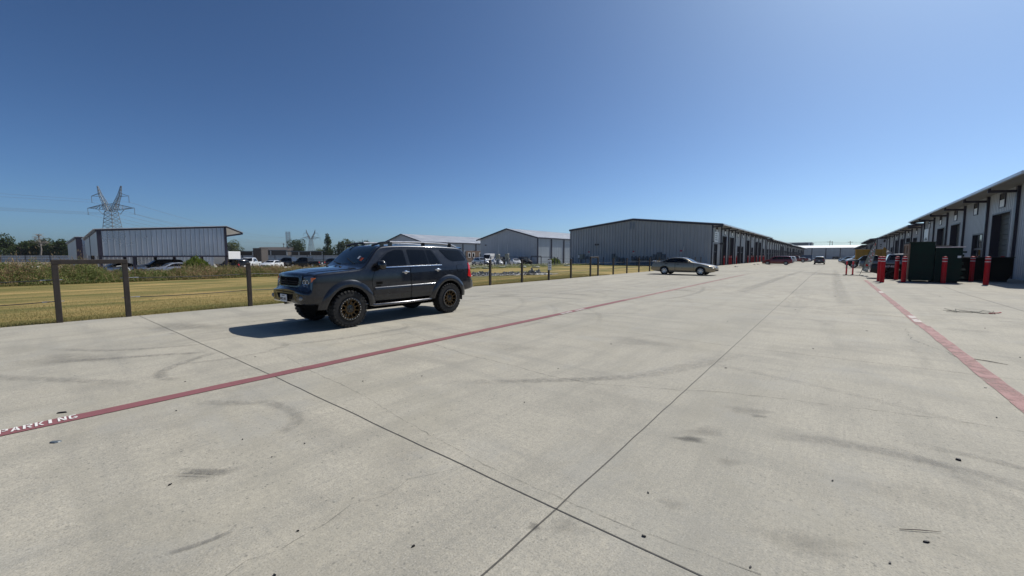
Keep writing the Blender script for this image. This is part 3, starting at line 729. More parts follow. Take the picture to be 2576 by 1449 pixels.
# gabled halls beyond the lawn
def hall(label, xr, y0, wid, ln, eave, rise, base, frames, tr='trim'):
    t = thing('gabled_hall', label, 'hall', (xr, y0, base), 0, None)
    mb = MB(); slope = rise/(wid/2); rz = lambda d: eave + slope*d if d < wid/2 else eave+rise-slope*(d-wid/2)
    ribwall(mb, (0, 0), (-wid, 0), -1, rz, (0, -1), .9, .03); mb.build('gable_wall', M['siding'], t, recalc=False)
    mb = MB(); ribwall(mb, (0, 0), (0, ln), -1, eave, (1, 0), .9, .03); mb.build('side_wall', M['sidingblue'], t, recalc=False)
    mb = MB(); mb.add([(-wid,0,-1),(-wid,ln,-1),(-wid,ln,eave),(-wid,0,eave),(0,ln,-1),(0,ln,eave),(-wid/2,ln,eave+rise)], [(0,1,2,3),(1,4,5,6,2)]); mb.build('rear_wall', M['siding'], t, recalc=False)
    mb = MB(); o = 1.2
    for d0, z0, d1, z1 in ((-.35, eave-slope*.35, wid/2, eave+rise), (wid/2, eave+rise, wid+o, eave-slope*o)):
        mb.add([(-d0,-.4,z0+.05),(-d1,-.4,z1+.05),(-d1,ln+.4,z1+.05),(-d0,ln+.4,z0+.05),(-d0,-.4,z0+.2),(-d1,-.4,z1+.2),(-d1,ln+.4,z1+.2),(-d0,ln+.4,z0+.2)], [(0,3,2,1),(4,5,6,7),(0,1,5,4),(1,2,6,5),(2,3,7,6),(3,0,4,7)])
    for i in range(int(ln/1.2)+1):
        yy = -.4 + i*1.2; mb.bar((.35, yy, eave-slope*.35+.22), (-wid/2, yy, eave+rise+.22), .07, .05)
    mb.build('roof', M['galvroof'], t)
    mb = MB()
    for d0, z0, d1, z1 in ((-.35, eave-slope*.35, wid/2, eave+rise), (wid/2, eave+rise, wid+o, eave-slope*o)): mb.bar((-d0, -.43, z0+.06), (-d1, -.43, z1+.06), .06, .34)
    mb.bar((.37, -.4, eave-.03), (.37, ln+.4, eave-.03), .08, .3); mb.build('fascia', M[tr], t)
    for yy in frames:
        mb = MB(); mb.box(0, .2, yy-.16, yy+.16, -1, eave-.1); mb.build('corner_post' if yy == 0 else 'downpipe', M[tr], t)
    return t
t = hall('grey gabled hall with two open bay posts, between the white vans and the long warehouse', -56.8, 80.1, 19.2, 45, 6.4, 2.45, -.55, (0, 6.1, 12.2, 18, 24, 30))
mb = MB(); mb.bbox(-17.4, -17.0, -.25, 0, 4.7, 4.95, .03); mb.build('wall_lamp', M['lamp'], t)
t = hall('farther gabled hall with a long pale roof, behind the roof of the grey off-roader', -93.3, 73.8, 19.2, 75, 6.3, 2.45, -.9, (0, 16.3, 22.3, 28))
mb = MB(); mb.box(.05, .3, 17.5, 34, -.5, 3.9); mb.build('brown_wainscot', M['brick'], t)
for yy in (18.3, 20.2, 23.5):
    mb = MB(); mb.box(.3, .36, yy, yy+1.2, 1.7, 3.3); f = mb.build('window', M['white'], t); mb = MB(); mb.box(.36, .38, yy+.2, yy+1.0, 1.9, 3.1); mb.build('pane', M['tint'], f)
# ================================================================== vehicles
def pchip(P):
    xs = [p[0] for p in P]; ys = [p[1] for p in P]; n = len(P)
    h = [xs[i+1]-xs[i] for i in range(n-1)]; d = [(ys[i+1]-ys[i])/h[i] for i in range(n-1)]
    m = [d[0]] + [0]*(n-2) + [d[-1]]
    for i in range(1, n-1):
        if d[i-1]*d[i] > 0:
            w1 = 2*h[i]+h[i-1]; w2 = h[i]+2*h[i-1]; m[i] = (w1+w2)/(w1/d[i-1]+w2/d[i])
    def f(x):
        if x <= xs[0]: return ys[0]
        if x >= xs[-1]: return ys[-1]
        lo = 0
        while xs[lo+1] < x: lo += 1
        t = (x-xs[lo])/h[lo]; t2 = t*t; t3 = t2*t
        return ys[lo]*(2*t3-3*t2+1) + h[lo]*m[lo]*(t3-2*t2+t) + ys[lo+1]*(-2*t3+3*t2) + h[lo]*m[lo+1]*(t3-t2)
    return f
class Car:                       # front at y=0, tail at y=L, width along x, wheels on z=0
    def __init__(s, L, top, bot, plan, tum, r=.07, kf=.12, kr=.06, crown=.03, wheels=((.95, .41), (3.8, .41)), arch=1.18, shoulder=None):
        s.L = L; s.pt = pchip(top); s.pb = pchip(bot); s.pl = pchip(plan); s.tu = pchip(tum); s.r0 = r; s.kf = kf; s.kr = kr; s.cr = crown
        s.wheels = wheels; s.arch = arch; s.knots = [p[0] for p in top] + [p[0] for p in plan]; s.W = max(p[1] for p in plan)
    def k(s, y): t = S(y/s.L); return s.kf*(1-S(y/(s.L*.5))) - s.kr*S((y-s.L*.6)/(s.L*.4))
    def side(s, y, z): return max(.05, s.pl(y) - s.tu(z))
    def zt(s, y, u): return s.pt(max(0, min(s.L, y - s.k(y)*u*u))) + s.cr*(1-u*u)
    def zb(s, y):
        b = s.pb(y)
        for yc, Rr in s.wheels:
            q = Rr*s.arch
            if abs(y-yc) < q: b = max(b, Rr + math.sqrt(q*q-(y-yc)**2))
        return b
    def corner(s, y):
        ze = s.zt(y, 1.0); zb = s.zb(y); r = min(s.r0, max(.01, (ze-zb)*.45)); zc = ze - r; hw = s.side(y, zc); r2 = min(r, hw*.6)
        return ze, zc, r, r2, hw
    def sx(s, y, z):
        ze, zc, r, r2, hw = s.corner(y)
        if z <= zc: return s.side(y, z)
        q = min(1, (z-zc)/r); return hw - r2 + r2*math.sqrt(max(0, 1-q*q))
    def ztop(s, x, y):
        ze, zc, r, r2, hw = s.corner(y); cx = hw - r2; ax = abs(x)
        if ax <= cx: return s.zt(y, ax/max(cx, .01))
        return zc + r*math.sqrt(max(0, 1-((ax-cx)/r2)**2))
    def inside(s, x, y, z):
        return z <= s.ztop(x, y) and abs(x) <= s.sx(y, min(z, s.corner(y)[0])) and abs(x) <= s.corner(y)[4]+.3
    def yfront(s, x, z):
        y = 0.0
        while y < s.L*.6 and not s.inside(x, y, z): y += .006
        return y
    def yrear(s, x, z):
        y = s.L
        while y > s.L*.5 and not s.inside(x, y, z): y -= .006
        return y
    def body(s, step=.05, nz_=12, nc=5, nt_=7):
        ys = set(round(i*step, 4) for i in range(int(s.L/step)+1)) | set(round(k, 4) for k in s.knots) | {s.L}
        for a, b in zip(sorted(s.knots)[:-1], sorted(s.knots)[1:]): ys.add(round((a+b)/2, 4))
        for yc, Rr in s.wheels:
            q = Rr*s.arch
            for i in range(17): ys.add(round(yc + q*math.cos(PI*i/16)*.9999, 4))
            ys |= {round(yc-q-.004, 4), round(yc+q+.004, 4)}
        ys = sorted(y for y in ys if 0 <= y <= s.L); rings = []
        for y in ys:
            ze, zc, r, r2, hw = s.corner(y); zb = s.zb(y); pts = [(0, zb), (s.side(y, zb)*.5, zb), (max(.02, s.side(y, zb)-.025), zb)]
            z0 = min(zb+.03, zc-.001)
            for i in range(nz_+1):
                z = z0 + (zc-z0)*i/nz_; pts.append((s.side(y, z), z))
            for i in range(1, nc+1):
                a = PI/2*i/nc; pts.append((hw-r2+r2*math.cos(a), zc+r*math.sin(a)))
            cx = hw-r2
            for i in range(1, nt_+1):
                u = 1-i/nt_; pts.append((cx*u, s.zt(y, u)))
            full = pts + [(-x, z) for x, z in reversed(pts[1:-1])]
            rings.append([(x, y, z) for x, z in full])
        mb = MB(); n = len(rings[0])
        fs = [(i*n+k, i*n+(k+1) % n, (i+1)*n+(k+1) % n, (i+1)*n+k) for i in range(len(rings)-1) for k in range(n)]
        o = len(rings)*n
        V = [p for rg in rings for p in rg]
        fs += [tuple(range(n)), tuple(range((len(rings)-1)*n, len(rings)*n))]
        mb.add(V, fs); return mb
def roundpoly(P, r=.04, n=4):
    out = []; m = len(P)
    for i in range(m):
        a, b, c = Vector(P[i-1]), Vector(P[i]), Vector(P[(i+1) % m]); d1 = (a-b); d2 = (c-b)
        q = min(r, d1.length*.45, d2.length*.45); p0 = b+d1.normalized()*q; p1 = b+d2.normalized()*q
        for k in range(n+1):
            t = k/n; out.append(tuple((1-t)*(1-t)*p0 + 2*t*(1-t)*b + t*t*p1))
    return out
def fill(P, step):
    xs = [p[0] for p in P]; ys = [p[1] for p in P]; m = len(P); pts = []
    for i in range(m):
        a, b = Vector(P[i]), Vector(P[(i+1) % m]); k = max(1, int((b-a).length/step))
        for j in range(k): pts.append(a+(b-a)*j/k)
    nb = len(pts); edges = [(i, (i+1) % nb) for i in range(nb)]
    def ins(x, y):
        c = False
        for i in range(m):
            x0, y0 = P[i]; x1, y1 = P[(i+1) % m]
            if (y0 > y) != (y1 > y) and x < (x1-x0)*(y-y0)/(y1-y0)+x0: c = not c
        return c
    x = min(xs)+step/2
    while x < max(xs):
        y = min(ys)+step/2
        while y < max(ys):
            if ins(x, y): pts.append(Vector((x, y)))
            y += step
        x += step
    r = delaunay_2d_cdt(pts, edges, [], 1, 1e-6); V = r[0]; F = r[2]
    cnt = {}
    for f in F:
        for i in range(len(f)):
            e = (f[i], f[(i+1) % len(f)]); cnt[e] = cnt.get(e, 0)+1
    border = [e for e in cnt if (e[1], e[0]) not in cnt]
    return V, F, border
def patch3(mb, P, fn, eps, step=.12, depth=.03, mi=0):          # polygon laid on a surface: fn(u, v, offset)
    V, F, border = fill(P, step)
    top = [fn(v.x, v.y, eps) for v in V]; n = len(top); low = [fn(v.x, v.y, eps-depth) for v in V]
    mb.add(top+low, [tuple(f) for f in F] + [(a, b, b+n, a+n) for a, b in border], mi)
def side_fn(c, sg): return lambda y, z, e: (sg*(c.sx(y, z)+e), y, z)
def top_fn(c): return lambda x, y, e: (x, y, c.ztop(x, y)+e)
def wind_fn(c): return lambda x, y, e: (x, y-e*.6, c.ztop(x, y)+e*.8)
def front_fn(c): return lambda x, z, e: (x, c.yfront(x, z)-e, z)
def rear_fn(c): return lambda x, z, e: (x, c.yrear(x, z)+e, z)

def tyre_mb(Rr, wd, rim, lug=False, n=40):
    mb = MB(); h = wd/2
    prof = [(rim, -h*.8), (rim+.02, -h*.95), (Rr*.80, -h), (Rr*.95, -h*.93), (Rr*.995, -h*.70), (Rr, -h*.3), (Rr, h*.3), (Rr*.995, h*.70), (Rr*.95, h*.93), (Rr*.80, h), (rim+.02, h*.95), (rim, h*.8)]
    if lug: prof = [(r*.968 if r > Rr*.9 else r, z) for r, z in prof]
    mb.lathe(prof, n, 'x', close=True)
    if lug:
        m = 30
        for i in range(m):
            for sg in (-1, 1):
                a = 2*PI*(i + (.5 if sg > 0 else 0))/m; ca, sa = math.cos(a), math.sin(a); da = .066
                vs_ = []
                for (r, xx) in ((Rr*.95, .38), (Rr, .40), (Rr, .86), (Rr*.955, 1.02), (Rr*.87, 1.015), (Rr*.88, .95)):
                    for dd in (-da, da): vs_.append((sg*xx*h, r*math.cos(a+dd), r*math.sin(a+dd)))
                fs = [(2*k, 2*k+1, 2*k+3, 2*k+2) for k in range(5)] + [(0, 2, 4, 6, 8, 10), (1, 11, 9, 7, 5, 3)]
                mb.add(vs_, fs)
        for i in range(m):
            a = 2*PI*(i+.25)/m; da = .05; vs_ = []
            for r in (Rr*.95, Rr):
                for xx in (-.3, .3):
                    for dd in (-da, da): vs_.append((xx*h, r*math.cos(a+dd), r*math.sin(a+dd)))
            mb.add(vs_, [(0,1,3,2),(4,6,7,5),(0,4,5,1),(2,3,7,6),(0,2,6,4),(1,5,7,3)])
    return mb
def spoke_rim(mb, rim, wd, spokes, sg, mi=0, hub=.07, sw=.035, lip=.02):
    h = wd/2*.72*sg
    mb.lathe([(rim-.004, -h), (rim, h*1.1), (rim-lip, h*1.15), (rim-lip-.008, h*.95), (rim-lip-.012, -h)], 32, 'x', mi=mi)
    for i in range(spokes):
        a = 2*PI*i/spokes; ca, sa = math.cos(a), math.sin(a)
        p = Vector((h*.92, hub*.8*ca, hub*.8*sa)); q = Vector((h*1.02, (rim-lip-.004)*ca, (rim-lip-.004)*sa)); mb.bar(p, q, sw, .03, mi=mi, up=(sg, 0, 0))
    mb.lathe([(.0, h*.98), (hub*.8, h*1.0), (hub, h*.9), (hub, h*.5)], 20, 'x', mi=mi)
_wc = {}
def wheels(t, car, Rr=None, wd=.22, rimf=.62, spokes=7, lug=False, mats=None, half=.76, style='alloy'):
    for yc, r in car.wheels:
        for sg in (-1, 1):
            x = sg*(half)
            key = (round(r, 3), wd, rimf, lug)
            if key not in _wc: _wc[key] = tyre_mb(r, wd, r*rimf, lug).mesh('tyre', M['rubber'], smooth=30)
            ty = bpy.data.objects.new('tyre', _wc[key]); col.objects.link(ty); ty.parent = t; ty.location = (x, yc, r); ty.rotation_euler = (rnd.uniform(0, 6), 0, 0)
            k2 = (key, spokes, style, sg)
            if k2 not in _wc:
                mb = MB(); rim = r*rimf; h = wd/2*sg
                if style == 'bronze':
                    mb.lathe([(rim*1.02, h*.5), (rim*1.03, h*1.02), (rim*.985, h*1.06), (rim*.865, h*1.04), (rim*.86, h*.8)], 40, 'x', mi=1)
                    mb.lathe([(rim*.865, h*.98), (rim*.80, h*.99), (rim*.79, h*.86)], 40, 'x', mi=0)
                    mb.lathe([(rim*.86, h*.25), (.0, h*.25)], 32, 'x', mi=1)
                    for i in range(spokes):
                        a = 2*PI*i/spokes; pts = []
                        for r_, hw_, xx in ((rim*.44, .026, .84), (rim*.58, .009, .90), (rim*.72, .009, .96), (rim*.835, .024, .985)):
                            for s2 in (-1, 1): pts.append((h*xx, r_*math.cos(a)-s2*hw_*math.sin(a), r_*math.sin(a)+s2*hw_*math.cos(a)))
                        bk = [(p[0]-h*.28, p[1], p[2]) for p in pts]
                        mb.add(pts+bk, [(0,1,3,2),(2,3,5,4),(4,5,7,6)] + [(8,10,11,9),(10,12,13,11),(12,14,15,13)] + [(0,2,10,8),(2,4,12,10),(4,6,14,12),(1,9,11,3),(3,11,13,5),(5,13,15,7),(0,8,9,1),(6,7,15,14)], 0)
                    mb.lathe([(rim*.46, h*.62), (rim*.47, h*.86), (rim*.36, h*.88), (rim*.35, h*.7)], 32, 'x', mi=0)
                    mb.lathe([(rim*.36, h*.7), (rim*.34, h*.82), (rim*.15, h*.86), (rim*.13, h*1.0), (0, h*1.02)], 24, 'x', mi=1)
                    for i in range(24):
                        a = 2*PI*i/24; c = (h*1.07, rim*.925*math.cos(a), rim*.925*math.sin(a))
                        mb.lathe([(.0075, -.004*sg), (.0075, .006*sg), (.004, .010*sg), (0, .010*sg)], 6, 'x', c=c, mi=2)
                    for i in range(6):
                        a = 2*PI*i/6; c = (h*.83, rim*.24*math.cos(a), rim*.24*math.sin(a)); mb.lathe([(.012, 0), (.011, .02*sg), (0, .022*sg)], 6, 'x', c=c, mi=1)
                    _wc[k2] = mb.mesh('rim', [M['bronze'], M['blackgloss'], M['alloy']], smooth=30)
                else:
                    spoke_rim(mb, rim, wd, spokes, sg, hub=rim*.34, sw=rim*.30)
                    mb.lathe([(rim*.97, h*.15), (0, h*.15)], 24, 'x', mi=1)
                    _wc[k2] = mb.mesh('rim', [M['alloy'] if style == 'alloy' else M['black'], M['under']], smooth=30)
            ro = bpy.data.objects.new('rim', _wc[k2]); col.objects.link(ro); ro.parent = ty
def underbody(t, car, inner=.56, z1=.85):
    mb = MB(); y0, y1 = car.wheels[0][0]-.55, car.wheels[-1][0]+.55
    mb.box(-inner, inner, max(.45, y0), min(car.L-.35, y1), car.wheels[0][1]*.95, z1); mb.box(-.28, .28, max(.5, y0), min(car.L-.5, y1), car.wheels[0][1]*.62, car.wheels[0][1])
    for yc, r in car.wheels: mb.tube([(-.8, yc, r), (.8, yc, r)], .05, 8)
    mb.build('underbody', M['under'], t)
def sidepanel(t, name, car, poly, mat, eps=.006, r=.04, step=.12, both=True, parent=None, depth=.03):
    out = []
    for sg in ((1, -1) if both else (1,)):
        mb = MB(); patch3(mb, roundpoly(poly, r), side_fn(car, sg), eps, step, depth); out.append(mb.build(name, mat, parent or t, smooth=40))
    return out
def mirror(t, x, y, z, mat, sg, size=(.10, .09, .07)):
    mb = MB(); bm = bmesh.new(); bmesh.ops.create_uvsphere(bm, u_segments=14, v_segments=8, radius=1)
    for v in bm.verts:
        p = v.co.copy(); v.co = Vector((sg*x + sg*size[0]*.9 + math.copysign(abs(p.x)**.7, p.x)*size[0], y + math.copysign(abs(p.y)**.8, p.y)*size[1]*(.75 if p.y > 0 else 1), z + math.copysign(abs(p.z)**.7, p.z)*size[2]))
    bm.verts.index_update(); mb.add([v.co[:] for v in bm.verts], [[v.index for v in f.verts] for f in bm.faces]); bm.free()
    mb.bar((sg*(x-.06), y, z-.05), (sg*(x+size[0]), y, z-.04), .05, .04)
    return mb.build('mirror', mat, t, smooth=50)

# ---------------------------------------------------------------- the dark grey off-roader in front
SUV = Car(4.90,
    top=[(0,.83),(.022,.868),(.050,.878),(.056,.90),(.072,1.10),(.10,1.155),(.21,1.190),(.7,1.232),(1.1,1.262),(1.22,1.285),(1.30,1.33),(1.76,1.725),(1.86,1.772),(2.1,1.800),(2.7,1.818),(3.4,1.818),(4.1,1.800),(4.42,1.775),(4.54,1.72),(4.74,1.30),(4.79,1.05),(4.815,.88),(4.87,.865),(4.90,.80)],
    bot=[(0,.60),(.06,.565),(.4,.545),(1.5,.50),(3.3,.52),(4.4,.58),(4.90,.63)],
    plan=[(0,.56),(.02,.66),(.06,.76),(.14,.845),(.28,.893),(.5,.905),(.9,.91),(1.5,.915),(2.6,.92),(3.8,.915),(4.4,.895),(4.65,.865),(4.80,.82),(4.87,.77),(4.90,.68)],
    tum=[(.45,.045),(.58,.015),(.72,-.004),(.86,.0),(1.0,.003),(1.15,.012),(1.28,.036),(1.34,.058),(1.5,.115),(1.65,.172),(1.74,.212),(1.82,.26)],
    r=.066, kf=.135, kr=.05, crown=.028, wheels=((.955, .405), (3.83, .405)), arch=1.22)
P_suv = paint('charcoal_blue_metallic', (.0150, .0175, .0245), .30, metal=.5)
suv = thing('off_roader', 'lifted dark grey off-roader with bronze wheels and roof rails, parked beside the red line', 'off-roader', (-9.04, 3.5, 0))
def build_suv():
    c, t = SUV, suv
    c.body(.04, 14, 6, 9).build('body', P_suv, t, smooth=28)
    underbody(t, c, .52, .95)
    # flares
    for yc, r in c.wheels:
        for sg in (1, -1):
            mb = MB(); rows = []
            n = 30; a0, a1 = R(-24), R(204)
            if yc > 2: a0, a1 = R(-18), R(198)
            ra = r*1.21
            prof = [(ra-.006, -.10), (ra-.006, .045), (ra+.012, .070), (ra+.06, .068), (ra+.105, .040), (ra+.145, .000), (ra+.17, -.06)]
            for i in range(n+1):
                a = a0+(a1-a0)*i/n; row = []
                for rr, e in prof:
                    y = yc+rr*math.cos(a); z = max(.44, r+rr*math.sin(a)*(1.0 if math.sin(a) > 0 else 1)); ee = e*(.42 if .06 < i/n < .94 else .36)
                    row.append((sg*(c.side(y, min(z, 1.2))+ee), y, z))
                rows += row
            m = len(prof); mb.add(rows, [(i*m+k, i*m+k+1, (i+1)*m+k+1, (i+1)*m+k) for i in range(n) for k in range(m-1)])
            mb.build('wheel_flare', P_suv, t, smooth=40)
    wheels(t, c, wd=.29, rimf=.60, spokes=11, lug=True, half=.79, style='bronze')
    # doors with their gaps, handles
    fd = [(1.55,.53),(2.555,.53),(2.555,1.27),(1.60,1.245),(1.50,1.0)]
    rd = [(2.575,.53),(3.20,.53),(3.27,.78),(3.42,.98),(3.60,1.12),(3.62,1.30),(2.575,1.272)]
    for sg in (1, -1):
        for P_, hy, hz in ((fd, 2.42, 1.165), (rd, 3.44, 1.195)):
            mb = MB(); cx = sum(p[0] for p in P_)/len(P_); cz = sum(p[1] for p in P_)/len(P_)
            patch3(mb, roundpoly([(cx+(y-cx)*1.012+ (0), cz+(z-cz)*1.014) for y, z in P_], .05), side_fn(c, sg), .0015, .09, .01)
            mb.build('door_gap', M['under'], t)
            mb = MB(); patch3(mb, roundpoly(P_, .05), side_fn(c, sg), .006, .07, .012); d = mb.build('door', P_suv, t, smooth=35)
            x0 = c.sx(hy, hz)
            mb = MB(); mb.tube([(sg*(x0+.006), hy-.10, hz), (sg*(x0+.030), hy-.075, hz), (sg*(x0+.036), hy, hz+.004), (sg*(x0+.030), hy+.075, hz), (sg*(x0+.006), hy+.10, hz)], [.012,.016,.017,.016,.012], 8)
            mb.lathe([(0,-.004),(.042,-.004),(.046,.006),(.03,.010)], 14, 'x', c=(sg*(x0+.006), hy, hz-.005)); mb.build('handle', M['chrome'], d, smooth=40)
        # lower body side moulding and chrome waist strip
        for (ya, yb) in ((1.56, 2.552), (2.58, 3.32)):
            mb = MB(); zz = .80; vs_ = []; n = 12
            for i in range(n+1):
                y = ya+(yb-ya)*i/n
                for dz, e in ((-.045,.004),(-.04,.022),(.015,.030),(.038,.016),(.042,.004)): vs_.append((sg*(c.sx(y, zz+dz)+e), y, zz+dz+.02*(y-1.5)/2))
            mb.add(vs_, [(i*5+k, i*5+k+1, (i+1)*5+k+1, (i+1)*5+k) for i in range(n) for k in range(4)]); mb.build('side_moulding', P_suv, t, smooth=40)
        mb = MB(); vs_ = []; n = 24
        for i in range(n+1):
            y = 1.66+(3.60-1.66)*i/n; z = 1.285+.028*(y-1.66)/1.94
            for dz, e in ((-.012,.006),(-.010,.014),(.010,.014),(.012,.006)): vs_.append((sg*(c.sx(y, z+dz)+e), y, z+dz))
        mb.add(vs_, [(i*4+k, i*4+k+1, (i+1)*4+k+1, (i+1)*4+k) for i in range(n) for k in range(3)]); mb.build('waist_strip', M['chrome'], t)
        # glass : black surround then panes
        sur = [(1.50,1.29),(3.64,1.325),(3.50,1.58),(3.37,1.735),(2.5,1.740),(2.2,1.725),(1.98,1.66),(1.72,1.47)]
        mb = MB(); patch3(mb, roundpoly(sur, .05), side_fn(c, sg), .003, .07, .02); wf = mb.build('window_frame', M['blackgloss'], t, smooth=40)
        for P_ in ([(1.72,1.315),(2.49,1.33),(2.46,1.705),(2.22,1.70),(2.02,1.635),(1.80,1.475)], [(2.60,1.333),(3.17,1.342),(3.13,1.712),(2.57,1.712)], [(3.20,1.343),(3.57,1.35),(3.44,1.57),(3.34,1.71),(3.16,1.712)]):
            mb = MB(); patch3(mb, roundpoly(P_, .04), side_fn(c, sg), .007, .07, .015); mb.build('window', M['tint'], wf, smooth=40)
        mb = MB(); patch3(mb, roundpoly([(3.62,1.725),(4.38,1.705),(4.56,1.46),(4.54,1.42),(4.02,1.40),(3.86,1.47)], .06), side_fn(c, sg), .006, .07, .02); mb.build('rear_quarter_window', M['tint'], t, smooth=40)
        mirror(t, .875, 1.70, 1.345, M['blackgloss'], sg, (.135, .10, .105))
        # lamps
        mb = MB(); patch3(mb, roundpoly([(4.56,.98),(4.72,.94),(4.77,1.1),(4.70,1.34),(4.62,1.36),(4.60,1.15)], .03), side_fn(c, sg), .012, .05, .03); tl = mb.build('tail_lamp', M['redlens'], t, smooth=40)
        mb = MB(); patch3(mb, roundpoly([(sg*.60,.95),(sg*.745,.95),(sg*.70,1.32),(sg*.62,1.34)] if sg > 0 else [(-.60,.95),(-.62,1.34),(-.70,1.32),(-.745,.95)], .03), rear_fn(c), .01, .05, .03); mb.build('tail_lamp', M['redlens'], t, smooth=40)
        # running board
        mb = MB(); yy = [1.42, 1.55, 2.4, 3.2, 3.33]; mb.tube([(sg*.78, yy[0], .47), (sg*.88, yy[1], .43), (sg*.895, yy[2], .425), (sg*.88, yy[3], .43), (sg*.78, yy[4], .47)], .034, 12)
        for y in (1.75, 2.4, 3.0): mb.tube([(sg*.5, y, .50), (sg*.9, y, .42)], .025, 6)
        mb.build('side_step', M['darkchrome'], t, smooth=40)
        # roof rails and legs
        mb = MB(); rail = [(1.72, 1.80), (1.95, 1.865), (2.2, 1.892), (3.0, 1.905), (3.8, 1.89), (4.2, 1.86), (4.38, 1.80)]
        mb.tube([(sg*(.60-.012*abs(y-3)), y, z) for y, z in rail[2:]], .023, 8, mi=0)
        for y in (2.2, 3.2, 4.12): mb.bar((sg*.60, y, 1.77), (sg*.60, y, 1.89), .05, .09, mi=1)
        mb.build('roof_rail', [M['alloy'], M['blackgloss']], t, smooth=40)
        mb = MB(); mb.tube([(sg*(.60-.012*abs(y-3)), y, z) for y, z in rail[:3]], .025, 8); mb.bar((sg*.585, 1.98, 1.77), (sg*.585, 1.98, 1.87), .05, .09); mb.build('rail_front', M['blackgloss'], t, smooth=40)
    # fuel flap, near side only
    mb = MB(); P_ = roundpoly([(4.16,1.10),(4.36,1.11),(4.38,1.22),(4.34,1.32),(4.14,1.31),(4.13,1.2)], .05); patch3(mb, P_, side_fn(c, 1), .002, .05, .01); mb.build('flap_gap', M['under'], t)
    mb = MB(); patch3(mb, [(4.255+(a-4.255)*.94, 1.21+(b-1.21)*.94) for a, b in P_], side_fn(c, 1), .006, .05, .01); mb.build('fuel_flap', P_suv, t, smooth=40)
    # windscreen and rear glass
    ws = lambda yb, yt, wb, wt_: [(-wb, yb+.13), (-wb*.5, yb+.03), (0, yb), (wb*.5, yb+.03), (wb, yb+.13), (wt_, yt+.12), (wt_*.5, yt+.03), (0, yt), (-wt_*.5, yt+.03), (-wt_, yt+.12)]
    mb = MB(); patch3(mb, roundpoly(ws(1.285, 1.795, .765, .60), .03), wind_fn(c), .004, .06, .02); mb.build('windscreen_frame', M['blackgloss'], t, smooth=40)
    mb = MB(); patch3(mb, roundpoly(ws(1.315, 1.765, .735, .585), .04), wind_fn(c), .009, .06, .012); wsn = mb.build('windscreen', M['wind'], t, smooth=40)
    for xx, yy, sx_, sy_, mt in ((.54, 1.475, .045, .035, M['cone']), (.40, 1.50, .03, .03, M['plate'])):
        mb = MB(); patch3(mb, [(xx-sx_, yy-sy_), (xx+sx_, yy-sy_), (xx+sx_, yy+sy_), (xx-sx_, yy+sy_)], wind_fn(c), .013, .05, .004); mb.build('sticker', mt, wsn)
    mb = MB(); patch3(mb, roundpoly([(-.60,1.32),(.60,1.32),(.55,1.66),(-.55,1.66)], .06), rear_fn(c), .006, .08, .02); mb.build('rear_window', M['tint'], t, smooth=40)
    for xx, y0 in ((-.1, 1.315), (.45, 1.36)):
        mb = MB(); mb.tube([(xx, y0-.02, c.ztop(xx, y0-.02)+.015), (xx-.25, y0+.02, c.ztop(xx-.25, y0+.02)+.02), (xx-.5, y0+.09, c.ztop(xx-.5, y0+.09)+.022)], .009, 5); mb.build('wiper', M['black'], t)
    # bonnet shut lines, scoop, washer nozzles
    for sg in (1, -1):
        mb = MB()
        p = [(sg*.56, .22), (sg*.64, .55), (sg*.69, .9), (sg*.72, 1.22)]
        mb.tube([(x, y, c.ztop(x, y)+.001) for x, y in smooth_path(p, 6)], .006, 4)
        mb.build('bonnet_gap', M['under'], t)
    mb = MB(); vs_ = []; ny, nx = 14, 10
    for j in range(ny+1):
        for i in range(nx+1):
            x = -.60+1.2*i/nx; y = .30+.92*j/ny; u = abs(x)/.60; h = .022*(1-S((u-.55)/.45))*S(j/4)*(1-.2*j/ny)
            vs_.append((x, y, c.ztop(x, y)+.003+h))
    mb.add(vs_, [(j*(nx+1)+i, j*(nx+1)+i+1, (j+1)*(nx+1)+i+1, (j+1)*(nx+1)+i) for j in range(ny) for i in range(nx)]); mb.build('bonnet', P_suv, t, smooth=60)
    for xx in (-.3, .3):
        mb = MB(); mb.bbox(xx-.03, xx+.03, 1.06, 1.10, c.ztop(xx, 1.08)+.012, c.ztop(xx, 1.08)+.04, .008); mb.build('washer_nozzle', M['black'], t)
    # front: grille, lamps, intake, fogs, plate
    F = front_fn(c)
    mb = MB(); patch3(mb, roundpoly([(-.48,.885),(.48,.885),(.55,1.09),(.53,1.15),(-.53,1.15),(-.55,1.09)], .03), F, .010, .05, .04); g_ = mb.build('grille', M['blackgloss'], t, smooth=40)
    mb = MB(); patch3(mb, roundpoly([(-.41,.935),(.41,.935),(.46,1.09),(.43,1.115),(-.43,1.115),(-.46,1.09)], .03), F, .014, .05, .01); gi = mb.build('grille_mesh', M['under'], g_, smooth=40)
    mb = MB()
    for z in (.985, 1.03): mb.tube([(x, c.yfront(x, z)-.022, z) for x in rng(-.43, .43, 8)], .008, 5)
    mb.build('grille_bar', M['black'], g_)
    mb = MB(); yq = c.yfront(0, 1.03)-.03
    for rx, rz, dz in ((.075, .052, 0), (.028, .050, 0), (.072, .022, .020)):
        mb.tube([(rx*math.cos(2*PI*i/24), yq, 1.03+dz+rz*math.sin(2*PI*i/24)) for i in range(25)], .006, 5, caps=False)
    mb.build('emblem', M['black'], g_)
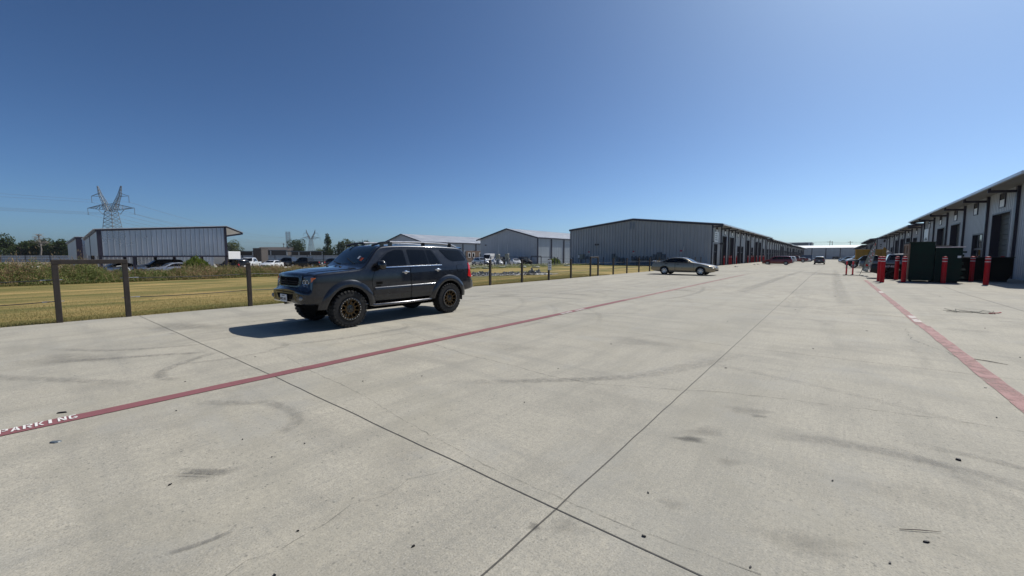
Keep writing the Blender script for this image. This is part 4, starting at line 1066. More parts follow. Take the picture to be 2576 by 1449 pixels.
    for sg in (1, -1):
        P_ = [(.545,.925),(.70,.905),(.80,.93),(.86,1.0),(.893,1.105),(.85,1.135),(.72,1.138),(.61,1.115)]
        P_ = [(sg*x, z) for x, z in P_]; P_ = P_ if sg > 0 else P_[::-1]
        mb = MB(); patch3(mb, roundpoly(P_, .035), F, .004, .04, .03); hl = mb.build('headlamp', M['headlens'], t, smooth=40)
        mb = MB(); patch3(mb, roundpoly([(sg*x, z) for x, z in ((.81,1.01),(.855,1.04),(.886,1.105),(.79,1.115))][::sg], .015), F, .010, .03, .01); mb.build('turn_lamp', M['amber'], hl, smooth=40)
        mb = MB()
        for xx, rr in ((.625, .044), (.705, .044)):
            xx *= sg; mb.tube([(xx+rr*math.cos(a), c.yfront(xx+rr*math.cos(a), 1.01+rr*math.sin(a))-.012, 1.01+rr*math.sin(a)) for a in [2*PI*i/20 for i in range(21)]], .0055, 5, caps=False)
        mb.tube([(sg*x, c.yfront(sg*x, z)-.008, z) for x, z in ((.585,1.095),(.64,1.118),(.72,1.128),(.80,1.126),(.85,1.118))], .007, 5)
        mb.tube([(sg*x, c.yfront(sg*x, z)-.008, z) for x, z in ((.565,.945),(.62,.935),(.70,.925))], .006, 5)
        mb.build('halo_ring', M['chrome'], hl)
        mb = MB(); xx = sg*.625; mb.lathe([(0,-.012),(.018,-.010),(.026,.0)], 12, 'y', c=(xx, c.yfront(xx, 1.0)-.004, 1.0)); mb.build('projector', M['lens'], hl, smooth=40)
        Q = [(.50,.625),(.755,.64),(.77,.735),(.74,.765),(.52,.765),(.46,.70)]; Q = [(sg*x, z) for x, z in Q][::sg]
        mb = MB(); patch3(mb, roundpoly(Q, .03), F, .004, .04, .03); fr = mb.build('fog_lamp_recess', M['blackgloss'], t, smooth=40)
        xx = sg*.685; mb = MB(); mb.lathe([(0,-.03),(.03,-.026),(.046,-.008),(.046,.02)], 18, 'y', c=(xx, c.yfront(xx, .69)-.004, .69)); mb.build('fog_lamp', M['lens'], fr, smooth=40)
    mb = MB(); patch3(mb, roundpoly([(-.33,.655),(.33,.655),(.40,.765),(-.40,.765)], .025), F, .005, .05, .03); mb.build('air_intake', M['under'], t, smooth=40)
    mb = MB(); patch3(mb, roundpoly([(-.42,.800),(.42,.800),(.44,.815),(-.44,.815)], .006), F, .004, .06, .01); mb.build('bumper_crease', M['under'], t)
    for xx in (-.2, .2):
        mb = MB(); patch3(mb, roundpoly([(xx-.08,.608),(xx+.08,.608),(xx+.06,.636),(xx-.06,.636)], .01), F, .005, .05, .02); mb.build('tow_slot', M['under'], t)
    yp = c.yfront(0, .70)-.030
    mb = MB(); mb.bbox(-.155, .155, yp-.008, yp+.012, .59, .75, .006); pl = mb.build('licence_plate', M['plate'], t)
    text_obj('plate_number', 'MHC-1047', .075, M['textdark'], lambda x, y, z: (x, yp-.009-z, .63+y), pl, extrude=.001, bold=.002, sx=.82)
    mb = MB(); mb.box(-.07, .07, yp-.0095, yp-.0078, .717, .735); mb.build('plate_heading', M['elec'], pl)
    # badge on the front wing, rear spoiler, bumper gap, mud flaps, hitch
    for sg in (1, -1):
        mb = MB(); patch3(mb, [(1.60,.905),(1.76,.905),(1.76,.965),(1.60,.965)], side_fn(c, sg), .012, .05, .006); patch3(mb, [(1.60,.865),(1.72,.865),(1.72,.885),(1.60,.885)], side_fn(c, sg), .012, .05, .006); mb.build('door_badge', M['under'], t)
        mb = MB(); patch3(mb, [(4.36,.865),(4.80,.868),(4.80,.878),(4.36,.875)], side_fn(c, sg), .002, .05, .01); mb.build('bumper_gap', M['under'], t)
        mb = MB(); mb.box(sg*.70, sg*.92, 4.28, 4.30, .33, .62); mb.build('mud_flap', M['black'], t)
    mb = MB(); vs_ = []
    for x in rng(-.62, .62, 8):
        e = 1-abs(x)/.62; y0 = 4.38; yt = 4.56+.10*S(e*4)
        vs_ += [(x, y0, 1.765+.03*S(e*3)), (x, yt, 1.775+.03*S(e*3)), (x, yt+.02, 1.752+.02*S(e*3)), (x, y0+.1, 1.735)]
    mb.add(vs_, [(i*4+k, i*4+(k+1) % 4, (i+1)*4+(k+1) % 4, (i+1)*4+k) for i in range(8) for k in range(4)] + [(0,1,2,3), (32,35,34,33)]); mb.build('rear_spoiler', P_suv, t, smooth=50)
build_suv()

# ---------------------------------------------------------------- generic cars
GEN = {
 'sedan': dict(L=5.02, car=lambda: Car(5.02, top=[(0,.60),(.03,.66),(.10,.715),(.5,.83),(1.0,.925),(1.38,.975),(1.5,1.0),(2.2,1.32),(2.5,1.385),(2.9,1.40),(3.3,1.365),(3.85,1.17),(4.2,1.045),(4.35,1.025),(4.75,1.0),(4.9,.94),(4.98,.75),(5.02,.62)],
        bot=[(0,.36),(.15,.27),(.6,.24),(1.5,.22),(3.4,.22),(4.5,.28),(5.02,.40)], plan=[(0,.42),(.03,.55),(.12,.70),(.3,.81),(.6,.87),(1.1,.905),(2.5,.92),(3.8,.905),(4.5,.86),(4.8,.78),(4.95,.68),(5.02,.5)],
        tum=[(.2,.07),(.35,.02),(.6,.0),(.8,.02),(.95,.05),(1.1,.13),(1.3,.25),(1.42,.34)], r=.06, kf=.22, kr=.16, crown=.02, wheels=((1.02,.325),(3.78,.325)), arch=1.16),
        glass=[[(1.88,.985),(3.98,1.0),(3.80,1.13),(3.42,1.275),(2.95,1.325),(2.55,1.315),(2.25,1.235)]], split=[2.93], wsn=(1.56,2.18,.70,.54), rear=(3.5,4.05), belt=.86, handles=((2.72,.86),(3.62,.88)), doors=[(1.52,2.92),(2.94,3.75)]),
 'minivan': dict(L=5.1, car=lambda: Car(5.1, top=[(0,.62),(.04,.74),(.15,.82),(.6,.97),(1.0,1.07),(1.1,1.1),(1.85,1.60),(2.1,1.69),(2.6,1.74),(3.6,1.75),(4.6,1.71),(4.78,1.63),(4.98,1.1),(5.04,.85),(5.08,.7),(5.1,.55)],
        bot=[(0,.38),(.15,.28),(.6,.25),(3.4,.24),(4.6,.30),(5.1,.42)], plan=[(0,.5),(.05,.68),(.2,.83),(.5,.93),(1.1,.965),(2.5,.975),(4.2,.96),(4.8,.91),(5.02,.84),(5.1,.7)],
        tum=[(.2,.07),(.4,.01),(.7,0),(.95,.02),(1.1,.06),(1.4,.16),(1.7,.27)], r=.09, kf=.25, kr=.08, crown=.02, wheels=((1.0,.345),(4.03,.345)), arch=1.14),
        glass=[[(1.62,1.08),(2.5,1.10),(2.5,1.6),(2.2,1.57),(1.9,1.36)],[(2.56,1.10),(3.6,1.12),(3.6,1.61),(2.56,1.61)],[(3.66,1.12),(4.72,1.16),(4.62,1.56),(3.66,1.61)]], split=[2.53,3.63], wsn=(1.15,1.88,.80,.64), rear=(4.72,4.95), belt=.95, handles=((2.38,.97),(2.72,.97)), doors=[(1.5,2.52),(2.55,3.7)]),
 'suv': dict(L=4.75, car=lambda: Car(4.75, top=[(0,.70),(.04,.84),(.12,.92),(.5,1.03),(1.1,1.12),(1.2,1.15),(1.8,1.57),(2.05,1.66),(2.6,1.70),(3.6,1.68),(4.3,1.63),(4.45,1.55),(4.62,1.1),(4.68,.85),(4.73,.75),(4.75,.6)],
        bot=[(0,.42),(.15,.32),(.6,.28),(3.3,.28),(4.3,.34),(4.75,.46)], plan=[(0,.5),(.05,.68),(.2,.82),(.5,.90),(1.1,.925),(2.5,.935),(3.9,.92),(4.4,.88),(4.65,.80),(4.75,.66)],
        tum=[(.25,.07),(.42,.01),(.75,0),(1.0,.015),(1.13,.05),(1.4,.16),(1.68,.27)], r=.08, kf=.2, kr=.08, crown=.02, wheels=((.92,.36),(3.68,.36)), arch=1.16),
        glass=[[(1.6,1.13),(3.35,1.16),(3.3,1.53),(2.5,1.57),(2.15,1.54),(1.85,1.38)],[(3.41,1.17),(4.25,1.22),(4.10,1.50),(3.38,1.53)]], split=[2.5], wsn=(1.24,1.82,.76,.60), rear=(4.4,4.6), belt=1.0, handles=((2.3,1.0),(3.2,1.02)), doors=[(1.45,2.49),(2.51,3.4)]),
 'pickup': dict(L=5.8, car=lambda: Car(5.8, top=[(0,.80),(.03,.98),(.08,1.05),(.3,1.12),(1.2,1.20),(1.4,1.22),(1.95,1.72),(2.15,1.83),(2.6,1.87),(3.4,1.85),(3.62,1.78),(3.80,1.25),(3.84,1.17),(4.6,1.165),(5.72,1.165),(5.76,1.10),(5.8,.75)],
        bot=[(0,.55),(.1,.46),(.6,.44),(3.5,.44),(5.3,.50),(5.8,.62)], plan=[(0,.68),(.04,.80),(.15,.90),(.5,.96),(1.2,.985),(3,.99),(5.4,.985),(5.7,.96),(5.8,.92)],
        tum=[(.4,.05),(.6,.01),(.85,0),(1.1,.015),(1.22,.05),(1.5,.14),(1.8,.25)], r=.06, kf=.14, kr=.0, crown=.012, wheels=((1.02,.42),(4.62,.42)), arch=1.17),
        glass=[[(1.85,1.25),(2.66,1.265),(2.66,1.74),(2.35,1.735),(2.12,1.64)],[(2.72,1.265),(3.58,1.28),(3.50,1.70),(2.72,1.74)]], split=[2.69], wsn=(1.46,2.0,.80,.66), rear=(3.66,3.78), belt=1.1, handles=((2.5,1.12),(3.42,1.12)), doors=[(1.6,2.68),(2.70,3.65)], bed=(3.95,5.70)),
 'van': dict(L=5.9, car=lambda: Car(5.9, top=[(0,.70),(.04,.95),(.1,1.05),(.5,1.22),(.75,1.30),(1.35,1.95),(1.6,2.3),(1.9,2.52),(2.4,2.60),(5.5,2.60),(5.75,2.55),(5.84,2.3),(5.88,1.0),(5.9,.6)],
        bot=[(0,.45),(.15,.36),(.6,.32),(5,.34),(5.9,.45)], plan=[(0,.6),(.05,.78),(.2,.92),(.5,.99),(1.2,1.01),(5.6,1.01),(5.85,.98),(5.9,.9)],
        tum=[(.3,.05),(.5,.0),(1.4,0),(1.9,.04),(2.5,.12)], r=.10, kf=.2, kr=.0, crown=.03, wheels=((.95,.35),(4.5,.35)), arch=1.14),
        glass=[[(1.15,1.32),(1.95,1.34),(1.95,1.95),(1.62,1.95),(1.3,1.6)]], split=[], wsn=(.82,1.55,.86,.78), rear=(5.82,5.86), belt=1.1, handles=((1.85,1.1),), doors=[(1.0,2.0)]),
}
_gc = {}
def vehicle(kind, name, label, cat, loc, rotz, pmat, group=None, hi=False, spokes=7, wstyle='alloy', extra=None):
    G = GEN[kind]; c = _gc.setdefault(kind, G['car']()); L = G['L']
    t = thing(name, label, cat, (loc[0], loc[1], loc[2] if len(loc) > 2 else gz(loc[0], loc[1])), R(rotz), group)
    key = ('v', kind, hi)
    o0 = L/2
    class Off:                                            # vehicle local frame centred along its length
        pass
    st = .05 if hi else .12
    parts = []
    parts.append(c.body(st, 10 if hi else 6, 4 if hi else 3, 6 if hi else 4).build('body', pmat, t, smooth=30))
    underbody(t, c, .55, .72)
    wheels(t, c, wd=.215 if kind != 'pickup' else .26, rimf=.64, spokes=spokes, half=c.W-.13, style=wstyle)
    gs = .09 if hi else .16
    for sg in (1, -1):
        for P_ in G['glass']:
            mb = MB(); patch3(mb, roundpoly(P_, .06), side_fn(c, sg), .007, gs, .02); f = mb.build('window', M['tint'], t, smooth=40)
        if hi or kind in ('minivan', 'pickup'):
            for (a, b) in G['doors']:
                bz = G['glass'][0][0][1]; mb = MB()
                for y in (a, b):
                    zs = rng(max(c.zb(y)+.10, .34), bz, 8); mb.tube([(sg*(c.sx(y, z)+.001), y, z) for z in zs], .007, 4)
                mb.build('door_gap', M['under'], t)
            for hy, hz in G['handles']:
                mb = MB(); x0 = c.sx(hy, hz); mb.bbox(sg*(x0-.01), sg*(x0+.022), hy-.09, hy+.09, hz-.02, hz+.02, .01); mb.build('handle', M['black'] if hi else pmat, t)
            for y in G['split']:
                if kind == 'sedan':
                    mb = MB(); mb.tube([(sg*(c.sx(y, z)+.006), y+.05*(z-1), z) for z in rng(.99, 1.33, 5)], .018, 4); mb.build('pillar', M['blackgloss'], t)
        y0 = G['glass'][0][0][0]; z0 = G['glass'][0][0][1]
        mirror(t, c.sx(y0+.05, z0)-.02, y0+.04, z0+.05, pmat if hi else M['black'], sg, (.085, .06, .06) if kind != 'pickup' else (.10, .07, .10))
    yb, yt, wb, wt_ = G['wsn']
    P_ = [(-wb, yb+.16), (-wb*.5, yb+.04), (0, yb), (wb*.5, yb+.04), (wb, yb+.16), (wt_, yt+.15), (wt_*.5, yt+.04), (0, yt), (-wt_*.5, yt+.04), (-wt_, yt+.15)]
    mb = MB(); patch3(mb, roundpoly(P_, .05), wind_fn(c), .007, gs, .015); mb.build('windscreen', M['wind'] if hi else M['tint'], t, smooth=40)
    ra, rb = G['rear']
    if kind == 'sedan':
        mb = MB(); patch3(mb, roundpoly([(-.60,ra+.10),(.60,ra+.10),(.66,rb),(0,rb+.06),(-.66,rb)], .06), top_fn(c), .008, gs, .015); mb.build('rear_window', M['tint'], t, smooth=40)
    else:
        za, zc_ = (G['glass'][-1][1][1], G['glass'][-1][-1][1]) if kind != 'van' else (1.35, 2.1)
        hw = c.W*.74
        mb = MB(); patch3(mb, roundpoly([(-hw,za+.02),(hw,za+.02),(hw*.86,zc_-.02),(-hw*.86,zc_-.02)], .05), (lambda x, z, e: (x, (c.yrear(x, z))+e, z)) if kind != 'pickup' else (lambda x, z, e: (x, 3.60+(1.78-z)*.36+e, z)), .01, gs, .02); mb.build('rear_window', M['tint'], t, smooth=40)
    # lamps, grille, plates, bumpers
    zf = c.pt(.15)-.06
    for sg in (1, -1):
        w0 = c.W; q = [(w0*.56, zf-.10), (w0*.80, zf-.12), (w0*.86, zf+.02), (w0*.60, zf+.01)]; q = [(sg*x, z) for x, z in q][::sg]
        mb = MB(); patch3(mb, roundpoly(q, .03), front_fn(c), .006, .10, .02); mb.build('headlamp', M['lens'], t, smooth=40)
        zr = G['belt']; q = [(w0*.66, zr-.16), (w0*.84, zr-.16), (w0*.84, zr+.06), (w0*.68, zr+.06)]; q = [(sg*x, z) for x, z in q][::sg]
        if kind == 'sedan': q = [(sg*x, z) for x, z in ((.46,.78),(.68,.78),(.70,.93),(.48,.95))][::sg]
        mb = MB(); patch3(mb, roundpoly(q, .03), rear_fn(c), .008, .10, .025); mb.build('tail_lamp', M['redlens'], t, smooth=40)
    wg = c.W*.44; mb = MB(); patch3(mb, roundpoly([(-wg, zf-.13), (wg, zf-.13), (wg, zf), (-wg, zf)], .04), front_fn(c), .006, .10, .02); mb.build('grille', M['blackgloss'], t, smooth=40)
    zi = c.pb(.1)+.10; mb = MB(); patch3(mb, roundpoly([(-.5, zi-.04), (.5, zi-.04), (.54, zi+.07), (-.54, zi+.07)], .03), front_fn(c), .006, .10, .02); mb.build('air_intake', M['under'], t, smooth=40)
    zp = G['belt']-.22 if kind != 'sedan' else .80
    yp = c.yrear(0, zp)+.012; mb = MB(); mb.bbox(-.15, .15, yp-.008, yp+.006, zp-.07, zp+.07, .004); mb.build('licence_plate', M['plate'], t)
    if kind in ('suv', 'minivan', 'van', 'pickup'):
        zz = c.pb(L-.2)+.14; hw = c.W*.86; mb = MB(); patch3(mb, roundpoly([(-hw, zz-.10), (hw, zz-.10), (hw, zz+.06), (-hw, zz+.06)], .04), rear_fn(c), .03, .12, .06); mb.build('rear_bumper', M['black'] if kind != 'pickup' else M['chrome'], t, smooth=40)
    if 'bed' in G:
        a, b = G['bed']; mb = MB(); mb.box(-c.W*.80, c.W*.80, a, b, 1.15, 1.182); mb.build('bed_opening', M['under'], t)
        mb = MB()
        for sg in (1, -1): mb.box(*sorted((sg*c.W*.81, sg*c.W*.93)), a, b, 1.16, 1.20)
        mb.box(-c.W*.9, c.W*.9, b+.005, b+.06, 1.14, 1.20); mb.build('bed_rail', M['black'], t)
    if extra: extra(t, c)
    # centre the frame
    for ch in t.children: ch.location.y -= o0
    return t
PM = dict(tan=paint('warm_grey_metallic', (.27, .225, .155), .3, metal=.55), maroon=paint('maroon_paint', (.17, .010, .018), .3), white=paint('white_car_paint', (.62, .63, .64), .35, metal=0),
    black=paint('black_car_paint', (.004, .0045, .0055), .35, metal=.1, coat=.4), grey=paint('mid_grey_metallic', (.12, .125, .135), .32, metal=.5), silver=paint('silver_metallic', (.40, .41, .43), .3, metal=.7),
    red=paint('deep_red_paint', (.18, .010, .012), .3), dark=paint('dark_grey_paint', (.03, .033, .04), .3), taupe=paint('taupe_paint', (.14, .125, .105), .35))
def sedan_extra(t, c):
    mb = MB(); xs = rng(-.58, .58, 10); vs_ = []
    for x in xs:
        e = 1-(abs(x)/.58)**4; z = 1.055+.055*e; vs_ += [(x, 4.62, z), (x, 4.88, z+.02), (x, 4.90, z), (x, 4.64, z-.022)]
    mb.add(vs_, [(i*4+k, i*4+(k+1) % 4, (i+1)*4+(k+1) % 4, (i+1)*4+k) for i in range(10) for k in range(4)] + [(0,1,2,3), (43,42,41,40)])
    for sg in (1, -1): mb.bar((sg*.5, 4.72, .97), (sg*.5, 4.74, 1.10), .05, .12)
    mb.build('rear_spoiler', PM['tan'], t, smooth=40)
    mb = MB(); yq = c.yfront(0, .64)-.01; mb.lathe([(0,-.01),(.06,-.008),(.075,.01)], 20, 'y', c=(0, yq, .66)); mb.build('emblem', M['chrome'], t, smooth=40)
    for sg in (1, -1):
        mb = MB(); vs_ = []
        for i, y in enumerate(rng(1.50, 3.36, 12)):
            for dz, e in ((-.02,.002),(-.015,.012),(.015,.012),(.02,.002)): vs_.append((sg*(c.sx(y, .52+dz)+e), y, .52+dz))
        mb.add(vs_, [(i*4+k, i*4+k+1, (i+1)*4+k+1, (i+1)*4+k) for i in range(12) for k in range(3)]); mb.build('side_moulding', PM['tan'], t, smooth=40)
vehicle('sedan', 'sedan', 'old tan four-door sedan with a rear spoiler, parked across the lot near the long warehouse', 'sedan', (-9.55, 34.1), 90, PM['tan'], hi=True, spokes=7, extra=sedan_extra)
vehicle('minivan', 'minivan', 'maroon minivan parked nose-in outside the left warehouse row', 'minivan', (-8.85, 95.1), -90, PM['maroon'], hi=True)
vehicle('suv', 'parked_car', 'white hatchback half hidden behind the maroon minivan', 'car', (-9.6, 120.5), -90, PM['white'], 'cars parked along the left row')
vehicle('pickup', 'pickup_truck', 'deep red pickup beyond the maroon minivan, beside the white hatchback', 'pickup', (-8.6, 139.5), -90, PM['red'])
vehicle('sedan', 'parked_car', 'white sedan between the deep red pickup and the blue dumpster', 'car', (-8.4, 158), -90, PM['white'], 'cars parked along the left row')
vehicle('sedan', 'parked_car', 'pale silver sedan just right of the blue dumpster, far down the lot', 'car', (-5.2, 196), -90, PM['silver'], 'cars parked along the left row')
vehicle('suv', 'suv', 'taupe SUV standing in the middle of the lane, seen from behind', 'SUV', (-2.45, 107), 180, PM['taupe'], hi=True)
vehicle('suv', 'parked_car', 'black SUV parked against the cross wall at the far end', 'car', (1.2, 290), 90, PM['black'])
vehicle('pickup', 'pickup_truck', 'big black pickup with its nose to the lane behind the pink markers', 'pickup', (4.1, 77.4), -90, PM['black'], hi=True, wstyle='alloy')
vehicle('pickup', 'pickup_truck', 'grey pickup just beyond the big black one, nose to the lane', 'pickup', (3.9, 104), -90, PM['grey'], 'vehicles parked nose-out on the right')
vehicle('sedan', 'parked_car', 'silver sedan beyond the grey pickup on the right of the lane', 'car', (3.3, 128), -90, PM['silver'], 'vehicles parked nose-out on the right')
vehicle('suv', 'parked_car', 'dark SUV last in the row of vehicles right of the lane', 'car', (3.2, 148), -90, PM['dark'], 'vehicles parked nose-out on the right')
vehicle('pickup', 'pickup_truck', 'silver grey pickup with its tail to the lane, behind the leaning banner', 'pickup', (4.9, 55), 90, PM['grey'])
def truck_extra(t, c):
    X = c.sx(4.6, .98)+.004
    # the side facing the lot entrance carries the lettering
    text_obj('lettering', '817-953', .155, M['textgrey'], lambda x, y, z: (-X-z-.004, 5.10-x, .97+y), t, extrude=.002, bold=.006, sx=1.05, align='LEFT')
    text_obj('lettering', '38', .155, M['textgrey'], lambda x, y, z: (-X-z-.004, 4.04-x, .97+y), t, extrude=.002, bold=.006, sx=1.05, align='LEFT')
t = vehicle('pickup', 'pickup_truck', 'lowered black pickup with white phone number lettering behind the red bollards', 'pickup', (4.85, 37.6, -.20), 90, PM['black'], hi=True, wstyle='black', extra=truck_extra)
vehicle('van', 'van', 'white high-roof van parked left of the yellow machine', 'van', (4.4, 92), -90, PM['white'])
# lower lot beyond the weeds
low = lambda x, y: (x, y, gz(x, y)-.03)
vehicle('pickup', 'pickup_truck', 'white pickup facing the weeds, just right of the carport', 'pickup', low(-75.5, 24.0), 55, PM['white'])
vehicle('suv', 'parked_car', 'black SUV with a red tail lamp, parked right under the carport end', 'car', low(-62.5, 18.0), -75, PM['black'])
vehicle('sedan', 'parked_car', 'small white sedan seen from the front, among the dark cars on the lower lot', 'car', low(-74.5, 27.0), 40, PM['white'])
vehicle('sedan', 'parked_car', 'grey sedan right behind the small white sedan on the lower lot', 'car', low(-83.5, 31.2), 60, PM['grey'])
vehicle('pickup', 'pickup_truck', 'black crew-cab pickup left of the grey off-roader bonnet', 'pickup', low(-70, 30.8), -60, PM['black'])
vehicle('pickup', 'pickup_truck', 'dark grey pickup parked between the white sedan and the black crew-cab', 'pickup', low(-76, 30.5), -50, PM['dark'])
vehicle('suv', 'parked_car', 'dark SUV close behind the windscreen of the grey off-roader', 'car', low(-72, 36.4), -60, PM['dark'])
vehicle('pickup', 'pickup_truck', 'silver pickup behind the bonnet of the grey off-roader, by the sheet fence', 'pickup', low(-105.8, 55.9), -60, PM['silver'])
vehicle('sedan', 'parked_car', 'silver sedan under the carport whose wheel shows through the weeds', 'car', low(-61.2, 6.7), 4, PM['silver'], 'cars under the carport')
vehicle('sedan', 'parked_car', 'second silver sedan under the carport, nearer its open end', 'car', low(-56.2, 10.5), 3, PM['silver'], 'cars under the carport')
vehicle('suv', 'parked_car', 'tall black SUV behind the two silver sedans under the carport', 'car', low(-64.6, 10.9), 2, PM['black'], 'cars under the carport')
vehicle('van', 'van', 'white high-roof van parked outside the gabled halls', 'van', low(-66, 72.6), 20, PM['white'])
vehicle('suv', 'parked_car', 'silver SUV in front of the white high-roof van by the gabled halls', 'car', low(-60.5, 64), 70, PM['silver'], 'cars by the gabled hall')
vehicle('sedan', 'parked_car', 'white sedan facing the lawn left of the utility pedestals', 'car', low(-56.5, 64.6), 55, PM['white'], 'cars by the gabled hall')
vehicle('pickup', 'pickup_truck', 'black pickup with lit windscreen behind the silver SUV by the gabled halls', 'pickup', low(-61, 72.6), 60, PM['black'], 'cars by the gabled hall')
vehicle('sedan', 'parked_car', 'white sedan just right of the utility pedestals', 'car', low(-54.5, 68.6), 55, PM['white'], 'cars by the gabled hall')
vehicle('suv', 'parked_car', 'black SUV against the gabled hall wall, rightmost of the cars there', 'car', low(-57.2, 75.4), 70, PM['black'], 'cars by the gabled hall')
vehicle('sedan', 'parked_car', 'white car just behind the tail lamp of the grey off-roader', 'car', low(-64, 66), 40, PM['white'], 'cars by the gabled hall')
# ================================================================== cable fence along the lawn
FX = -14.0
fence = thing('cable_fence', 'brown steel post and cable fence along the edge of the lawn', 'fence', (FX, 0, 0))
ys_post = [-5.0, -2.25, .5, 1.67, 4.41, 7.15, 9.9, 12.7, 15.48, 18.22, 21.0, 23.72, 26.52, 27.74, 30.44, 33.19, 35.93, 38.66, 41.4, 44.1, 46.9, 49.6, 52.3, 55.0, 57.8]
goals = [(.5, 1.67), (26.52, 27.74)]
def in_goal(y): return any(abs(y-a) < .01 or abs(y-b) < .01 for a, b in goals)
for y in ys_post:
    h = 1.31 if not in_goal(y) else 1.36
    mb = MB(); mb.bbox(-.052, .052, y-.052, y+.052, -.25, h, .008)
    if not in_goal(y): mb.bbox(-.058, .058, y-.058, y+.058, h, h+.018, .006)
    mb.build('post', M['galvpost'], fence)
for a, b in goals:
    mb = MB(); mb.bbox(-.0535, .0535, a-.0535, b+.0535, 1.36, 1.465, .008); mb.build('top_rail', M['galvpost'], fence)
seg = [[y for y in ys_post if y <= .5], [y for y in ys_post if 1.67 <= y <= 26.52], [y for y in ys_post if y >= 27.74]]
for sgm in seg:
    for h in (1.0, .50):
        mb = MB(); pts = []
        for a, b in zip(sgm[:-1], sgm[1:]):
            for i in range(6): q = i/6; pts.append((0, a+(b-a)*q, h-.025*4*q*(1-q)))
        pts.append((0, sgm[-1], h)); mb.tube(pts, .0105, 5); mb.build('wire', M['cable'], fence)
for y, s_ in ((.5, -1), (1.67, 1), (26.52, -1), (27.74, 1)):
    for h in (1.0, .50):
        mb = MB(); mb.tube([(0, y+s_*.16, h), (0, y+s_*.24, h-.002)], [.013, .013], 8); mb.tube([(0, y-s_*.10, h), (0, y+s_*.16, h)], .009, 6); mb.build('turnbuckle', M['steel'], fence)
# no-parking sign on its post
sg_ = thing('parking_sign', 'small white NO PARKING sign fixed to a fence post', 'sign', (FX+.062, 21.0, 0))
mb = MB(); mb.bbox(0, .008, -.125, .125, .64, 1.27, .003); mb.build('plate', M['plate'], sg_)
# sign faces the lot (+x), slightly turned to the entrance
sfn = lambda z0: (lambda x, y, z: (.0095+z, x, z0+y))
text_obj('lettering', 'NO', .22, M['textdark'], sfn(1.02), sg_, extrude=.001, bold=.006, sx=.55)
text_obj('lettering', 'PARKING', .075, M['textdark'], sfn(.89), sg_, extrude=.001, bold=.002, sx=.62)
text_obj('lettering', 'ANYTIME', .075, M['textdark'], sfn(.76), sg_, extrude=.001, bold=.002, sx=.62)
sg_.rotation_euler = (0, 0, R(-28))

# black pipe fence by the septic field and the small one before the gable
pf = thing('pipe_fence', 'dark pipe rail fence with a square frame before the gabled hall', 'fence', (-40, 50.5, -.25))
for x in (-12.5, -9.8, -7.0, -4.2, -1.6, 1.2, 3.0, 4.9, 7.4):
    mb = MB(); mb.bbox(x-.05, x+.05, -.05, .05, -.3, 1.5 if x not in (3.0, 4.9) else 1.62, .01); mb.build('post', M['trim'], pf)
mb = MB(); mb.box(-12.5, 7.4, -.035, .035, 1.5, 1.57); mb.box(3.0, 4.9, -.051, .051, 1.62, 1.72); mb.build('top_rail', M['trim'], pf)
mb = MB(); mb.tube([(-12.5, 0, .8), (7.4, 0, .8)], .015, 5); mb.build('wire', M['cable'], pf)
gf = thing('wire_fence', 'low dark post and wire fence in front of the meter boxes', 'fence', (-30, 58.2, -.05))
for x in (-7, -4, -1.6, 1.5, 4.2, 7, 9.8, 12.5):
    mb = MB(); mb.bbox(x-.05, x+.05, -.05, .05, -.3, 1.3, .01); mb.build('post', M['trim'], gf)
mb = MB(); mb.tube([(-7, 0, 1.0), (12.5, 0, 1.0)], .012, 5); mb.tube([(-7, 0, .5), (12.5, 0, .5)], .012, 5); mb.build('wire', M['cable'], gf)

# ================================================================== things on the long gable (wall plane y = 63.2)
def wbox(name, label, cat, x, z0, z1, w_, d, mat, group=None, parts=None):
    t = thing(name, label, cat, (x, 63.12, 0), 0, group)
    mb = MB(); mb.bbox(-w_/2, w_/2, -d, 0, z0, z1, .02); mb.build('cabinet', mat, t)
    mb = MB(); mb.bbox(-w_/2+.05, w_/2-.05, -d-.02, -d+.01, z0+.05, z1-.05, .008); dd = mb.build('door', mat, t)
    mb = MB(); mb.bbox(w_/2-.14, w_/2-.10, -d-.05, -d-.015, (z0+z1)/2-.08, (z0+z1)/2+.08, .01); mb.build('handle', M['lamp'], dd)
    if parts: parts(t, d)
    return t
def leg2(t, d):
    mb = MB(); mb.bbox(-.06, .06, -d*.6-.06, -d*.6+.06, -.4, .9, .01); mb.build('leg', M['trim'], t)
    mb = MB(); mb.box(-.45, -.20, -d-.024, -d-.02, 1.1, 1.6); mb.build('notice', M['plate'], t)
wbox('control_cabinet', 'beige control cabinet on one leg at the left end of the long gable', 'cabinet', -35.1, .88, 1.78, 1.1, .4, M['elecl'], None, leg2)
wbox('meter_box', 'small grey box joined to the beige control cabinet', 'electrical box', -33.95, .92, 1.38, .46, .25, M['elec'], None)
wbox('meter_box', 'tall narrow grey box left of the middle red sign', 'electrical box', -29.0, .98, 1.82, .56, .25, M['elec'])
wbox('meter_box', 'small square box right beside the tall narrow grey one', 'electrical box', -28.5, .93, 1.42, .44, .22, M['elecl'])
wbox('transformer_box', 'low wide grey box standing on the ground by the gable wall', 'electrical box', -27.65, -.1, 1.15, 1.15, .7, M['elec'])
mt = thing('meter_bank', 'long bank of electricity meters low on the gable wall', 'meter bank', (-24.2, 63.1, 0))
